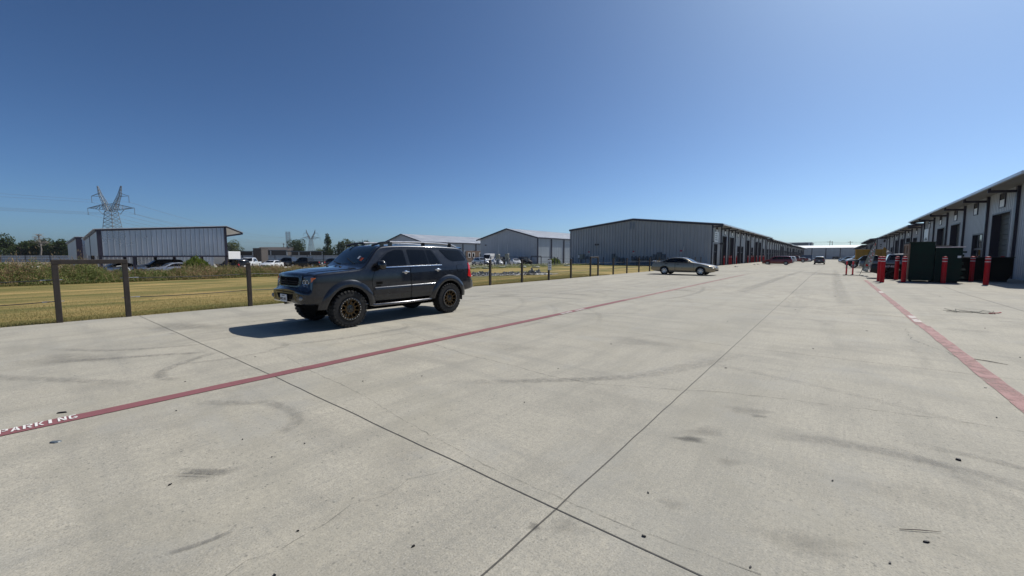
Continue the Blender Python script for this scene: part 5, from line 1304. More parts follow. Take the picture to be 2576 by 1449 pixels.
for i in range(6):
    x = -1.55 + i*.62
    mb = MB(); mb.bbox(x-.11, x+.11, -.22, 0, .72, 1.44, .02); p = mb.build('switch_box', M['elec'], mt)
    mb = MB(); mb.bbox(x+.16, x+.46, -.20, 0, .70, 1.22, .02); p = mb.build('meter_socket', M['elec'], mt)
    mb = MB(); mb.lathe([(0, -.14), (.10, -.12), (.115, 0), (.13, .0), (.13, .03)], 18, 'y', c=(x+.31, -.20, 1.0)); mb.build('meter', M['lens'], p, smooth=40)
mb = MB(); mb.bbox(-1.8, 2.1, -.30, 0, .02, .42, .02); mb.build('trough', M['elec'], mt)
mb = MB()
for i in range(12): mb.tube([(-1.6+i*.31, -.1, .4), (-1.6+i*.31, -.1, .75)], .022, 6)
for i in range(8): mb.tube([(-1.6+i*.5, -.15, -.3), (-1.6+i*.5, -.15, .05)], .03, 6)
mb.build('conduit', M['galv'], mt)
for i, (x, z0, z1, w_, lb) in enumerate(((-22.0, .9, 1.72, .64, 'left of three grey switch boxes right of the meter bank'), (-21.33, .9, 2.03, .66, 'tallest and middle one of three grey switch boxes on the gable'), (-20.66, .95, 1.72, .62, 'right of three grey switch boxes, nearest the tan sedan roof'))):
    wbox('switch_cabinet', lb, 'electrical box', x, z0, z1, w_, .28, M['elec'], 'switch boxes on the gable')
for x, z, lb in ((-33.7, 2.03, 'red and white warning sign above the beige control cabinet'), (-25.5, 2.07, 'red and white warning sign above the meter bank'), (-18.07, 2.12, 'red and white warning sign beside the white pipe on the gable')):
    t = thing('warning_sign', lb, 'sign', (x, 63.12, z), 0, 'warning signs on the gable')
    mb = MB(); mb.bbox(-.22, .22, -.015, 0, -.26, .24, .004); mb.build('plate', M['plate'], t)
    mb = MB(); mb.box(-.21, .21, -.019, -.0155, -.02, .23); mb.build('red_panel', M['signred'], t)
    mb = MB()
    for k in range(3): mb.box(-.17, .17, -.019, -.0155, -.22+k*.065, -.19+k*.065)
    mb.build('text_line', M['elec'], t)
t = thing('vent_pipe', 'thin white pipe standing up the gable beside the right warning sign', 'pipe', (-17.72, 63.02, 0)); mb = MB(); mb.tube([(0,0,-.3),(0,0,2.2)], .02, 6); mb.build('pipe', M['galv'], t); mb = MB(); mb.tube([(0,0,2.2),(0,-.02,2.9)], [.05,.03], 8); mb.build('cap', M['white'], t)

# sign panel and rails at the first shopfront
t = thing('shop_sign', 'white panel sign with grey lines above the first shopfront of the long warehouse', 'sign', (-13.93, 65.9, 0))
mb = MB(); mb.bbox(0, .05, -1.35, 1.15, 3.55, 5.05, .01); mb.build('panel', M['plate'], t)
mb = MB()
for k in range(4): mb.box(.051, .054, -.9, .7-.2*(k % 2), 3.8+k*.3, 3.92+k*.3)
mb.build('text_line', M['elec'], t)
t = thing('shop_sign', 'white panel sign on the near warehouse on the right, above the dumpsters', 'sign', (9.24, 75.2, 0))
mb = MB(); mb.bbox(-.05, 0, -1.5, 1.5, 3.4, 5.0, .01); mb.build('panel', M['plate'], t)
mb = MB(); mb.prism([(-1.2,3.5),(-.7,3.75),(-.2,3.95),(.2,3.8),(.7,3.7),(1.2,3.5)], lambda u, v, d: (d, u, v), -.056, -.051); mb.build('emblem', M['elec'], t)
# air conditioner brackets over the first door
t = thing('wall_fan', 'dark bracketed lamp above the first shopfront door', 'lamp', (-13.95, 67.3, 3.2)); mb = MB(); mb.lathe([(.0,.30),(.25,.22),(.3,.05),(.28,0)], 14, 'z', c=(.5,0,.0)); mb.bar((0,0,.1),(.5,0,.2),.06); mb.build('shade', M['lamp'], t, smooth=40)

# ================================================================== bollards
def make_bollard(label, group, loc, h=1.5, r=.105):
    t = thing('bollard', label, 'bollard', loc, 0, group)
    mb = MB(); mb.lathe([(r,-.2),(r,h-.07),(r*.97,h-.035),(r*.82,h-.01),(r*.5,h),(0,h+.003)], 20, 'z'); mb.build('sleeve', M['redpaint'], t, smooth=40)
    for z in (h-.115, h-.275):
        mb = MB(); mb.lathe([(r+.0015,z-.022),(r+.0025,z),(r+.0015,z+.022)], 20, 'z'); mb.build('reflective_band', M['refl'], t, smooth=40)
    return t
b0 = make_bollard('front red bollard of the close pair left of the green dumpster', 'red bollards round the dumpsters', (2.2, 31.4, 0))
for x, y, lb, gp in ((2.16, 32.75, 'rear red bollard of the close pair left of the green dumpster', 1), (3.15, 35.5, 'red bollard in front of the lettered black pickup wheel', 1), (3.18, 32.35, 'red bollard right at the rusty left end of the green dumpster', 1),
                 (4.81, 32.6, 'red bollard in front of the middle of the green dumpster', 1), (6.46, 36.0, 'red bollard standing right of the green dumpster, farther back', 1), (6.31, 32.2, 'rightmost near red bollard, before the black doorway', 1),
                 (9.02, 42.7, 'shaded red bollard in the near roll-up doorway beside the cone', 0)):
    dup(b0, (x, y, 0), 0, lb, 'red bollards round the dumpsters' if gp else 'red bollards at the roll-up doors')
for y in (48.0, 57.1, 61.9, 64.0, 69.0): dup(b0, (8.75, y, 0), 0, 'red bollard at a roll-up door of the right warehouse, mostly hidden by the dumpsters', 'red bollards of the right warehouse')
lbA = {69.7: 'leftmost red bollard outside the long warehouse, by its first roll-up door'}
for y in (69.75, 73.8, 75.2, 79.9, 92.0, 96.5, 98.6, 103.3, 107.9, 109.0, 113.6, 115.2):
    dup(b0, (-13.52, y, 0), 0, 'red bollard guarding a roll-up door of the long left warehouse', 'red bollards along the left warehouse')
# pink flexible markers
def marker(loc, lb):
    t = thing('delineator_post', lb, 'marker post', loc, 0, 'pink marker posts')
    mb = MB(); mb.lathe([(.20,0),(.20,.02),(.16,.045),(.07,.055),(.06,.08)], 20, 'z'); mb.build('base', M['rubber'], t, smooth=40)
    mb = MB(); mb.lathe([(.055,.05),(.052,1.0),(.05,1.03),(.035,1.06),(.07,1.075),(.07,1.11),(0,1.12)], 16, 'z'); mb.build('post', M['pinkred'], t, smooth=40)
    for z in (.66, .80):
        mb = MB(); mb.lathe([(.0555,z-.05),(.056,z),(.0555,z+.05)], 16, 'z'); mb.build('reflective_band', M['elec'], t)
    return t
marker((.80, 42.2, gz(.8, 42.2)), 'left one of the two pink marker posts on black bases')
marker((1.2, 42.5, gz(1.2, 42.5)), 'right one of the two pink marker posts, nearer the banner')
# leaning feather banner
bn = thing('feather_banner', 'leaning grey feather banner with faded red and white marks', 'banner', (1.62, 42.2, gz(1.62, 42.2)))
mb = MB(); mb.bbox(-.24, .24, -.2, .2, 0, .04, .01); mb.build('base', M['black'], bn)
pole = smooth_path([(0, .04), (.12, .42), (.27, 1.08), (.46, 1.78), (.68, 2.42), (.90, 3.02)], 6)
mb = MB(); mb.tube([(x, 0, z) for x, z in pole], .016, 8); mb.build('pole', M['galvpost'], bn, smooth=40)
mb = MB(); vs_ = []; nu, nv = 8, 26
left = smooth_path([(.12, .42), (.27, 1.08), (.46, 1.78), (.68, 2.42), (.88, 2.96)], 8); right = smooth_path([(.50, .24), (.70, .95), (.81, 1.65), (.86, 2.35), (.90, 2.96)], 8)
def bpt(u, v):
    f = v*(len(left)-1); i = min(int(f), len(left)-2); q = f-i
    a = Vector(left[i]).lerp(Vector(left[i+1]), q); b = Vector(right[i]).lerp(Vector(right[i+1]), q); p = a.lerp(b, u)
    return (p.x, -.04*math.sin(u*5+v*7)*(1-v)*1.2*u - .01*math.sin(v*25)*u, p.y)
for j in range(nv+1):
    for i in range(nu+1): vs_.append(bpt(i/nu, j/nv))
mb.add(vs_, [(j*(nu+1)+i, j*(nu+1)+i+1, (j+1)*(nu+1)+i+1, (j+1)*(nu+1)+i) for j in range(nv) for i in range(nu)]); fl = mb.build('cloth', M['fabricgrey'], bn, smooth=60, recalc=False)
rb = random.Random(5)
def blob(u0, v0, ru, rv, mat, nm):
    mb = MB(); vs_ = []
    for k in range(14):
        a = 2*PI*k/14; q = rb.uniform(.6, 1.15); u = min(.97, max(.03, u0+ru*q*math.cos(a))); v = v0+rv*q*math.sin(a); p = bpt(u, v); vs_.append((p[0], p[1]-.006, p[2]))
    mb.add(vs_ + [(x, y+.002, z) for x, y, z in vs_], [tuple(range(14))]); mb.build(nm, mat, fl, recalc=False)
blob(.5, .07, .32, .035, M['textgrey'], 'white_mark'); blob(.42, .18, .22, .04, M['redlens'], 'red_mark'); blob(.72, .22, .14, .04, M['textgrey'], 'white_mark')
for k in range(9):
    v = .30+k*.055; blob(.52+.24*math.sin(k*2.1), v, .20, .026, M['textgrey'], 'white_mark'); blob(.56+.22*math.sin(k*2.1+.4), v+.010, .17, .018, M['redlens'], 'red_mark')
blob(.62, .80, .16, .05, M['redlens'], 'red_mark')

# ================================================================== dumpsters
d = thing('dumpster', 'tall dark green dumpster with a scraped rusty left end', 'dumpster', (3.45, 33.1, 0))
mb = MB(); W1, D1, H1 = 1.02, 2.3, 2.30
mb.bbox(0, W1, 0, D1, .10, H1, .02)
mb.build('bin', M['green'], d)
mb = MB()
for z in (.25, .85, 1.62, 2.2): mb.bbox(-.06, .0, .02, D1-.02, z-.06, z+.06, .015)
for y in (.05, 1.1, 2.2): mb.bbox(-.055, .0, y-.05, y+.05, .12, H1-.06, .012)
mb.bbox(-.012, 0.0, .05, D1-.05, .12, H1-.05, .004); mb.build('rusty_end', M['rust'], d)
mb = MB(); mb.bbox(-.05, W1+.05, -.05, D1+.05, H1, H1+.05, .015); mb.build('rim', M['green'], d)
mb = MB()
for x in (.1, W1-.1):
    for y in (.15, D1-.15): mb.bbox(x-.06, x+.06, y-.06, y+.06, 0, .12, .01)
mb.build('skid', M['black'], d)
d = thing('dumpster', 'lower dark green dumpster with a pale lid edge, joined right of the tall one', 'dumpster', (4.50, 33.1, 0))
mb = MB(); mb.prism([(0,.1),(.98,.1),(1.05,.5),(1.05,1.98),(0,1.98)], lambda u, v, dd_: (u, dd_, v), .02, 1.9); mb.build('bin', M['green'], d)
mb = MB()
for z in (.55, 1.1, 1.55): mb.bbox(1.05, 1.13, .1, 1.8, z-.07, z+.07, .015)
for z, w_ in ((.3, .10), (.75, .14), (1.75, .12)): mb.bbox(1.0, 1.0+w_+.08, .0, .3, z-.05, z+.05, .012)
mb.build('lift_pocket', M['green'], d)
mb = MB(); mb.bbox(-.02, 1.14, -.06, 1.95, 2.0, 2.045, .012); mb.build('lid', M['black'], d)
mb = MB(); mb.bbox(-.02, 1.13, -.085, -.065, 2.0, 2.05, .006); mb.build('lid_edge', M['refl'], d)
mb = MB(); mb.bbox(.0, .75, .9, 1.6, 2.05, 2.14, .02); mb.build('lid_flap', M['black'], d)
mb = MB(); mb.bbox(.86, 1.0, -.004, .012, 1.42, 1.54, .003); mb.build('sticker', M['plate'], d)
mb = MB(); mb.box(.05, .95, .1, 1.8, .0, .1); mb.build('skid', M['black'], d)
d = thing('dumpster', 'low black open dumpster standing behind the green pair', 'dumpster', (5.62, 36.2, 0))
mb = MB(); mb.prism([(0,.12),(2.3,.12),(2.45,.5),(2.45,1.42),(0,1.42)], lambda u, v, dd_: (u, dd_, v), .02, 1.7); mb.build('bin', M['under'], d)
mb = MB(); mb.bbox(-.03, 2.5, -.03, 1.75, 1.42, 1.46, .01); mb.build('rim', M['black'], d)
mb = MB(); mb.bbox(.02, .40, .2, 1.0, 1.46, 1.80, .02); mb.build('lid_stack', M['black'], d); mb = MB(); mb.bbox(.0, .42, .18, 1.02, 1.80, 1.84, .008); mb.build('lid', M['white'], d)
mb = MB(); mb.box(.05, 2.3, .1, 1.6, 0, .12); mb.build('skid', M['black'], d)
d = thing('dumpster', 'blue dumpster far down the lot before the left row', 'dumpster', (-8.5, 163, gz(-7, 163)))
mb = MB(); mb.prism([(0,.1),(2.7,.1),(2.8,.5),(2.8,2.05),(0,2.05)], lambda u, v, dd_: (u, dd_, v), 0, 2.2); mb.build('bin', M['bluebin'], d)
mb = MB(); mb.bbox(-.05, 2.85, -.05, 2.25, 2.05, 2.15, .02); mb.build('lid', M['bluebin'], d); mb = MB(); mb.box(.1, 2.6, .1, 2.1, -.1, .1); mb.build('skid', M['black'], d)
# traffic cone
t = thing('traffic_cone', 'dirty orange cone with pale bands in the near roll-up doorway', 'traffic cone', (9.0, 41.95, 0))
mb = MB(); mb.bbox(-.19, .19, -.19, .19, 0, .04, .01); mb.build('base', M['black'], t)
mb = MB(); mb.lathe([(.14,.04),(.025,.9),(0,.9)], 18, 'z'); mb.build('cone', M['cone'], t, smooth=40)
for z0, z1 in ((.38,.50),(.62,.74)):
    r0, r1 = .14-.115*(z0-.04)/.86+.002, .14-.115*(z1-.04)/.86+.002; mb = MB(); mb.lathe([(r0,z0),(r1,z1)], 18, 'z'); mb.build('reflective_band', M['refl'], t, smooth=40)
# pale bags by the black dumpster
for x, y, s_, lb in ((7.9, 40.6, .30, 'larger pale bag slumped by the black dumpster'), (8.55, 40.9, .2, 'smaller pale bag slumped beside the larger one')):
    bm = bmesh.new(); bmesh.ops.create_icosphere(bm, subdivisions=3, radius=1)
    for v in bm.verts:
        n_ = v.co.normalized(); q = 1+.10*math.sin(n_.x*7+x)*math.cos(n_.y*6)+.06*math.sin(n_.z*11); v.co = Vector((n_.x*s_*1.5*q, n_.y*s_*q, max(-.3, n_.z)*s_*.7*q+s_*.2))
    me = bpy.data.meshes.new('bag'); bm.to_mesh(me); bm.free(); me.materials.append(M['boxwhite']); me.polygons.foreach_set('use_smooth', [True]*len(me.polygons))
    o = bpy.data.objects.new('bag', me); col.objects.link(o); o.location = (x, y, 0); tag(o, lb, 'bag', 'bags by the black dumpster')
# yellow machine beyond the pickups
t = thing('yellow_container', 'long yellow roll-off container with a mast at its right end', 'container', (2.55, 83, gz(2.5, 83)))
mb = MB(); mb.bbox(0, 3.55, 0, 2.3, .5, 2.75, .03)
for i in range(6): mb.bbox(.1+i*.66, .22+i*.66, -.08, 0, .5, 2.7, .015)
mb.build('body', M['yellow'], t); mb = MB(); mb.bbox(-.06, 3.62, -.09, 2.36, 2.68, 2.80, .02); mb.build('rim', M['yellow'], t)
mb = MB(); mb.prism([(3.12,.3),(3.42,.3),(3.46,2.6),(3.40,3.0),(3.26,3.12),(3.12,2.95)], lambda u, v, dd_: (u, dd_, v), -.45, -.12); mb.bar((3.2,-.3,1.3),(3.55,-.3,.4),.16); mb.build('mast', M['yellow'], t)
mb = MB(); mb.bbox(.1, 3.4, .1, 2.2, .1, .5, .02); mb.build('frame', M['black'], t)

# ================================================================== carport on the left
cp = thing('carport', 'raised ribbed metal carport with a sloping roof over parked cars', 'carport', (-58, 5.06, -.62))
zz = .62
H0, H1 = 4.07+zz, 5.0+zz; LB = 1.52+zz; LY = 11.05
def rooftop(s_): return H0-.08+(H1-H0)*s_/LY
mb = MB(); ribwall(mb, (0, 0), (0, LY), LB, rooftop, (1, 0), .42, .10); mb.build('front_panel', M['galv'], cp, recalc=False)
mb = MB(); mb.add([(0,0,LB),(-12,0,LB),(-12,0,H0-.75),(0,0,H0-.1)], [(0,1,2,3)]); mb.add([(0,.03,LB),(-12,.03,LB),(-12,.03,H0-.75),(0,.03,H0-.1)], [(3,2,1,0)]); mb.build('end_panel', M['siding'], cp, recalc=False)
mb = MB()
for z_ in (LB,): mb.box(.0, .14, -.02, LY+.02, z_-.16, z_)
mb.bar((.07, -.05, H0), (.07, LY+.05, H1), .14, .16); mb.box(-.1, .18, -.02, .30, LB, H0-.05); mb.box(-.1, .14, LY-.22, LY, -.3, H1-.05)
mb.bar((-.0, -.05, H0), (-12, -.05, H0-.65), .12, .16)
mb.build('trim', M['trim'], cp)
mb = MB(); TIPY, TIPZ = 12.75, 4.33+zz
A = [(.3,-.25,H0+.08),(-12.2,-.25,H0-.6),(-12.2,LY,H1-.6),(.3,LY,H1+.08)]; Bq = [(.3,LY,H1+.08),(-12.2,LY,H1-.6),(-12.2,TIPY,TIPZ-.6),(.3,TIPY,TIPZ+.04)]
for q in (A, Bq):
    mb.add(q+[(x, y, z+.07) for x, y, z in q], [(3,2,1,0),(4,5,6,7),(0,1,5,4),(1,2,6,5),(2,3,7,6),(3,0,4,7)])
mb.build('roof', M['galvroof'], cp)
mb = MB()
mb.add([(.2,LY+.02,H1-.02),(.2,TIPY,TIPZ),(.2,LY+.02,TIPZ-.32),(.1,LY+.02,H1-.02),(.1,TIPY,TIPZ),(.1,LY+.02,TIPZ-.32)], []); mb.bar((.15,LY,H1+.0),(.15,TIPY,TIPZ-.02),.1,.14); mb.bar((.15,LY,TIPZ-.42),(.15,TIPY,TIPZ-.08),.1,.2); mb.bar((-6,LY,TIPZ-.42),(-6,TIPY,TIPZ-.08),.1,.2)
mb.build('eave_bracket', M['trim'], cp)
for y in (.1, 2.7, 3.6, 5.4, 7.2, 9.0, 10.0):
    for x in (-6.6,):
        mb = MB(); mb.bbox(x-.15, x+.15, y-.14, y+.14, -.4, H0-.4, .01); mb.build('post', M['trim'], cp)
for y in (.14, 2.65, LY-.11):
    mb = MB(); mb.bbox(-.25, -.02, y-.12, y+.12, -.4, LB-.1, .01); mb.build('post', M['trim'], cp)
c2_ = thing('carport', 'second ribbed metal carport, lower and farther behind the first', 'carport', (-79, 5.0, -.85))
mb = MB(); ribwall(mb, (0, 0), (0, 15), -.2, 4.7, (1, 0), .42, .06); mb.build('front_panel', M['galv'], c2_, recalc=False)
mb = MB(); mb.add([(0,0,-.2),(-17,0,-.2),(-17,0,4.2),(0,0,4.7)], [(0,1,2,3)]); mb.add([(-17,0,-.2),(-17,15,-.2),(-17,15,4.2),(-17,0,4.2)], [(0,1,2,3)]); mb.build('end_panel', M['siding'], c2_, recalc=False)
mb = MB(); mb.bar((.05,-.1,4.75),(-17.2,-.1,4.25),.14,.16); mb.bar((.08,-.1,4.75),(.08,15,4.75),.14,.16); mb.box(-.1,.16,-.12,.45,-.2,4.7); mb.build('trim', M['trim'], c2_)
mb = MB(); mb.add([(.2,-.2,4.85),(-17.3,-.2,4.35),(-17.3,15.2,4.35),(.2,15.2,4.85),(.2,-.2,4.92),(-17.3,-.2,4.42),(-17.3,15.2,4.42),(.2,15.2,4.92)], [(0,3,2,1),(4,5,6,7),(0,1,5,4),(1,2,6,5),(2,3,7,6),(3,0,4,7)]); mb.build('roof', M['galvroof'], c2_)
# white cargo box and dark container
t = thing('cargo_trailer', 'white box trailer standing right of the carport post', 'trailer', (-92, 25.5, gz(-92, 25.5)), R(20))
mb = MB(); mb.bbox(-2.0, 2.0, -1.2, 1.2, .6, 3.1, .05); mb.build('box', M['boxwhite'], t); mb = MB(); mb.bbox(.6, 1.0, -1.22, -1.2, 2.1, 2.6, .005); mb.build('window', M['tint'], t); mb = MB(); mb.bbox(-1.9, 2.6, -1.0, 1.0, .4, .6, .02); mb.build('chassis', M['black'], t)
for y in (-1, 1):
    mb = MB(); mb.lathe([(.15,-.1),(.35,-.1),(.35,.1),(.15,.1)], 20, 'y', c=(-.3, y*1.1, .35), close=True); mb.build('tyre', M['rubber'], t, smooth=40)
t = thing('shipping_container', 'narrow dark upright container behind the white box trailer', 'container', (-98.6, 33.6, gz(-98.6, 33.6)), R(30))
mb = MB(); mb.bbox(-1.0, 1.0, -1.0, 1.0, .1, 3.9, .04)
for i in range(5): mb.bbox(-.95+i*.43, -.80+i*.43, -1.05, -1.0, .2, 3.7, .01)
mb.build('shell', M['darkshed'], t); mb = MB(); mb.bbox(-1.05, 1.05, -1.08, 1.08, 3.9, 4.0, .02); mb.build('roof', M['darkshed'], t)

# ================================================================== sheet metal fence behind the lower lot
sf = thing('sheet_fence', 'long pale ribbed sheet metal fence behind the lower lot', 'fence', (0, 0, 0))
FP = [Vector(p) for p in ((-268, -40), (-244, -4.5), (-202, 61.7), (-169, 88.6), (-120, 128))]
for a, b in zip(FP[:-1], FP[1:]):
    n = max(1, int((b-a).length/7))
    dv = (b-a).normalized(); nv_ = (dv.y, -dv.x)
    mb = MB(); ribwall(mb, tuple(a), tuple(b), -1.4, 1.55, nv_, .8, .05); mb.build('panel', M['fencesheet'], sf, recalc=False)
    mb = MB()
    for z in (-.2, .85, 1.52): mb.bar((a.x+nv_[0]*.1, a.y+nv_[1]*.1, z), (b.x+nv_[0]*.1, b.y+nv_[1]*.1, z), .10, .12)
    mb.build('rail', M['trim'], sf)
    for i in range(n+1):
        p = a+(b-a)*i/n; mb = MB(); mb.bbox(p.x+nv_[0]*.18-.09, p.x+nv_[0]*.18+.09, p.y+nv_[1]*.18-.09, p.y+nv_[1]*.18+.09, -1.5, 1.65, .02); mb.build('post', M['trim'], sf)

# ================================================================== dark sheds behind the fence
def shed(label, x, y, rot, L, H, D, n, open_front=True, gable=False):
    t = thing('open_shed', label, 'shed', (x, y, -1.0), R(rot), 'low dark sheds behind the sheet fence')
    mb = MB(); mb.box(-L/2, L/2, D*.6, D, 0, H-.1)
    if not open_front: mb.box(-L/2, L/2, 0, D*.6-.02, 0, H-.1)
    mb.build('wall', M['darkshed'], t)
    mb = MB()
    if gable: mb.add([(-L/2-.4,-.6,H),(L/2+.4,-.6,H),(L/2+.4,D/2,H+1.8),(-L/2-.4,D/2,H+1.8),(L/2+.4,D+.6,H),(-L/2-.4,D+.6,H)], [(0,1,2,3),(3,2,4,5),(1,4,2),(0,3,5),(0,5,4,1)])
    else: mb.box(-L/2-.3, L/2+.3, -.8, D+.3, H, H+.25)
    mb.build('roof', M['darkshed'] if gable else M['galvroof'], t)
    mb = MB(); mb.box(-L/2-.32, L/2+.32, -.86, -.8, H-.12, H+.28); mb.build('fascia', M['elec'], t)
    for i in range(n+1):
        q = -L/2+.2+(L-.4)*i/n; mb = MB(); mb.bbox(q-.14, q+.14, -.5, -.22, 0, H, .02); mb.build('post', M['white'], t)
    return t
shed('long dark shed with pale posts just right of the carport', -236, 66.5, 39, 24, 4.4, 8, 3)
shed('wide dark shed with a pitched roof left of the round tree', -219.7, 79.6, 39, 16.4, 4.9, 10, 2, False, True)
shed('low open shed with white posts, just left of the bushy trees', -196.2, 85.8, 39, 17, 4.3, 8, 3)

# ================================================================== pylons, lines, poles
def lattice(mb, quad_a, quad_b, n, r=.09, rb_=.05):
    # four-legged lattice between two quads (lists of 4 corners)
    A_ = [Vector(p) for p in quad_a]; B2 = [Vector(p) for p in quad_b]
    L_ = [[A_[k].lerp(B2[k], i/n) for k in range(4)] for i in range(n+1)]
    for k in range(4): mb.bar(A_[k], B2[k], r*2)
    for i in range(n):
        for k in range(4):
            k2 = (k+1) % 4; mb.bar(L_[i][k], L_[i+1][k2], rb_*2); mb.bar(L_[i][k2], L_[i+1][k], rb_*2); mb.bar(L_[i+1][k], L_[i+1][k2], rb_*2)
def sq(cx, cy, z, hx, hy): return [(cx-hx, cy-hy, z), (cx+hx, cy-hy, z), (cx+hx, cy+hy, z), (cx-hx, cy+hy, z)]
def pylon(loc, rot, label, sc=1.0, thick=1.0):
    t = thing('pylon', label, 'pylon', loc, rot, 'lattice pylons along the power line'); t.scale = (sc, sc, sc)
    r, rr = .10*thick, .055*thick
    mb = MB(); lattice(mb, sq(0,0,0,4.6,4.6), sq(0,0,16,2.9,2.9), 5, r, rr); lattice(mb, sq(0,0,16,2.9,2.9), sq(0,0,26.5,1.9,1.9), 5, r, rr); mb.build('body', M['pylon'], t)
    for s_ in (-1, 1):
        mb = MB()
        lattice(mb, [(s_*.2,-1.4,26.5),(s_*2.0,-1.4,26.5),(s_*2.0,1.4,26.5),(s_*.2,1.4,26.5)], [(s_*5.0,-.55,36),(s_*6.2,-.55,36),(s_*6.2,.55,36),(s_*5.0,.55,36)], 6, r*.8, rr)
        lattice(mb, [(s_*5.0,-.55,36),(s_*6.2,-.55,36),(s_*6.2,.55,36),(s_*5.0,.55,36)], [(s_*6.6,-.15,40.8),(s_*7.0,-.15,40.8),(s_*7.0,.15,40.8),(s_*6.6,.15,40.8)], 3, r*.8, rr)
        mb.build('horn', M['pylon'], t)
        mb = MB()
        for s2 in (-1, 1):
            tip = (s_*13.6, 0, 28.4)
            mb.bar((s_*1.4, s2*1.2, 31.0), tip, r*1.8); mb.bar((s_*1.9, s2*1.6, 27.2), tip, r*1.8)
            for i in range(6):
                q0, q1 = i/6, (i+1)/6; a = Vector((s_*1.4, s2*1.2, 31)).lerp(Vector(tip), q0); b = Vector((s_*1.9, s2*1.6, 27.2)).lerp(Vector(tip), q1); mb.bar(a, b, rr*1.8); mb.bar(Vector((s_*1.9, s2*1.6, 27.2)).lerp(Vector(tip), q0), a, rr*1.8)
            tip2 = (s_*10.8, 0, 35.2); mb.bar((s_*6.0, s2*.5, 36.8), tip2, r*1.4); mb.bar((s_*5.6, s2*.5, 35.0), tip2, r*1.4)
        mb.build('cross_arm', M['pylon'], t)
        mb = MB()
        mb.tube([(s_*13.6,0,28.4),(s_*13.6,0,25.0)], .12*thick, 6); mb.tube([(s_*13.1,0,24.9),(s_*14.1,0,24.9)], .10*thick, 6); mb.build('insulator', M['pylon'], t)
        mb = MB(); mb.tube([(s_*10.8,0,35.2),(s_*10.8,0,31.8)], .12*thick, 6); mb.tube([(s_*10.3,0,31.7),(s_*11.3,0,31.7)], .10*thick, 6)
        mb.build('insulator', M['pylon'], t)
        mb = MB(); mb.tube([(s_*7.6,0,27.6),(s_*5.0,0,24.9),(s_*2.6,0,27.4)], .14*thick, 6); mb.build('insulator', M['pylon'], t)
    return t
PY = [Vector((-323, 34.8)), Vector((-632, 286)), Vector((-914, 546))]
prot = math.atan2(PY[1].y-PY[0].y, PY[1].x-PY[0].x) - PI/2
# arms stand across the run of the line; turned a little to the lot as in the photograph
pylon((PY[0].x, PY[0].y, 0), R(38), 'nearest lattice pylon with a V top, rising behind the carport', 1.0, 1.0)
pylon((PY[1].x, PY[1].y, 0), R(44), 'middle-distance lattice pylon above the low sheds, right of the round tree', 1.0, 1.35)
pylon((PY[2].x, PY[2].y, 0), R(44), 'farthest tiny pylon peeking over the off-roader roof', 1.0, 1.7)
def arm(p, rot, lx, z): return Vector((p.x+math.cos(rot)*lx, p.y+math.sin(rot)*lx, z))
def span(a, b, sag, r, n=24): return [a.lerp(b, i/n) - Vector((0, 0, sag*4*(i/n)*(1-i/n))) for i in range(n+1)]
pw = thing('power_line', 'sagging power cables strung between the lattice pylons', 'power line', (PY[0].x, PY[0].y, 0))
off = Vector((PY[0].x, PY[0].y, 0))
for lx, z in ((-13.6, 24.9), (-5, 24.9), (5, 24.9), (13.6, 24.9), (-10.8, 31.7), (10.8, 31.7)):
    a = arm(PY[0], R(38), lx, z); b = arm(PY[1], R(44), lx, z); c_ = a + Vector((40, -420, 6))
    mb = MB(); mb.tube([p-off for p in span(a, b, 10, .05)], .055, 4); mb.build('cable', M['pylon'], pw)
    mb = MB(); mb.tube([p-off for p in span(a, c_, 4, .05)], .035, 4); mb.build('cable', M['pylon'], pw)
    mb = MB(); mb.tube([p-off for p in span(b, arm(PY[2], R(44), lx, z), 10, .05)], .05, 4); mb.build('cable', M['pylon'], pw)
t = thing('cell_tower', 'slim lattice mast left above the round tree', 'mast', (-446.8, 178.7, 0)); mb = MB(); lattice(mb, sq(0,0,0,1.6,1.6), sq(0,0,26,1.6,1.6), 14, .10, .06); mb.build('mast', M['pylon'], t)
mb = MB(); mb.lathe([(0,0),(2.0,0),(2.0,6.3),(0,6.8)], 16, 'z'); o = mb.build('water_tank', M['galv'], None, smooth=40, loc=(-224, 89.8, -1)); tag(o, 'squat pale tank on the shed roofs beside the round tree', 'tank')
def upole(x, y, h, arms, label):
    t = thing('utility_pole', label, 'utility pole', (x, y, -1), 0, 'utility poles beyond the cross wall'); mb = MB(); mb.tube([(0,0,0),(0,0,h)], [.22,.15], 8); mb.build('pole', M['wood'], t)
    for z in arms:
        mb = MB(); mb.bbox(-1.3, 1.3, -.06, .06, z-.07, z+.07, .01)
        for q in (-1.2, -.4, .5, 1.2): mb.tube([(q,0,z+.07),(q,0,z+.35)], .06, 6)
        mb.build('cross_arm', M['wood'], t)
    mb = MB(); mb.lathe([(0,0),(.28,0),(.28,.9),(0,.95)], 12, 'z', c=(.5,0,h-4.4)); mb.build('transformer', M['elec'], t, smooth=40); return t
upole(-2.9, 338, 12.2, (11.2,), 'left utility pole of the close pair beyond the cross wall'); upole(-1.7, 340, 11.8, (), 'right utility pole of the close pair, without a cross arm'); upole(7.4, 339, 11.6, (10.9,), 'single utility pole beyond the cross wall, right of the pair')
t = thing('overhead_wire', 'thin wires running past the utility poles beyond the cross wall', 'wires', (0, 339, 0))
for dz, dx in ((0, 0), (-.5, .4)):
    pts = []
    for a, b in ((Vector((-40, 0, 11.2+dz)), Vector((-2.9, 0, 10.6+dz))), (Vector((-2.9, 0, 10.6+dz)), Vector((7.4, 0, 10.2+dz))), (Vector((7.4, 0, 10.2+dz)), Vector((45, 0, 9.6+dz)))): pts += span(a, b, .5, 0, 10)[:-1]
    mb = MB(); mb.tube(pts, .03, 4); mb.build('wire', M['wood'], t)
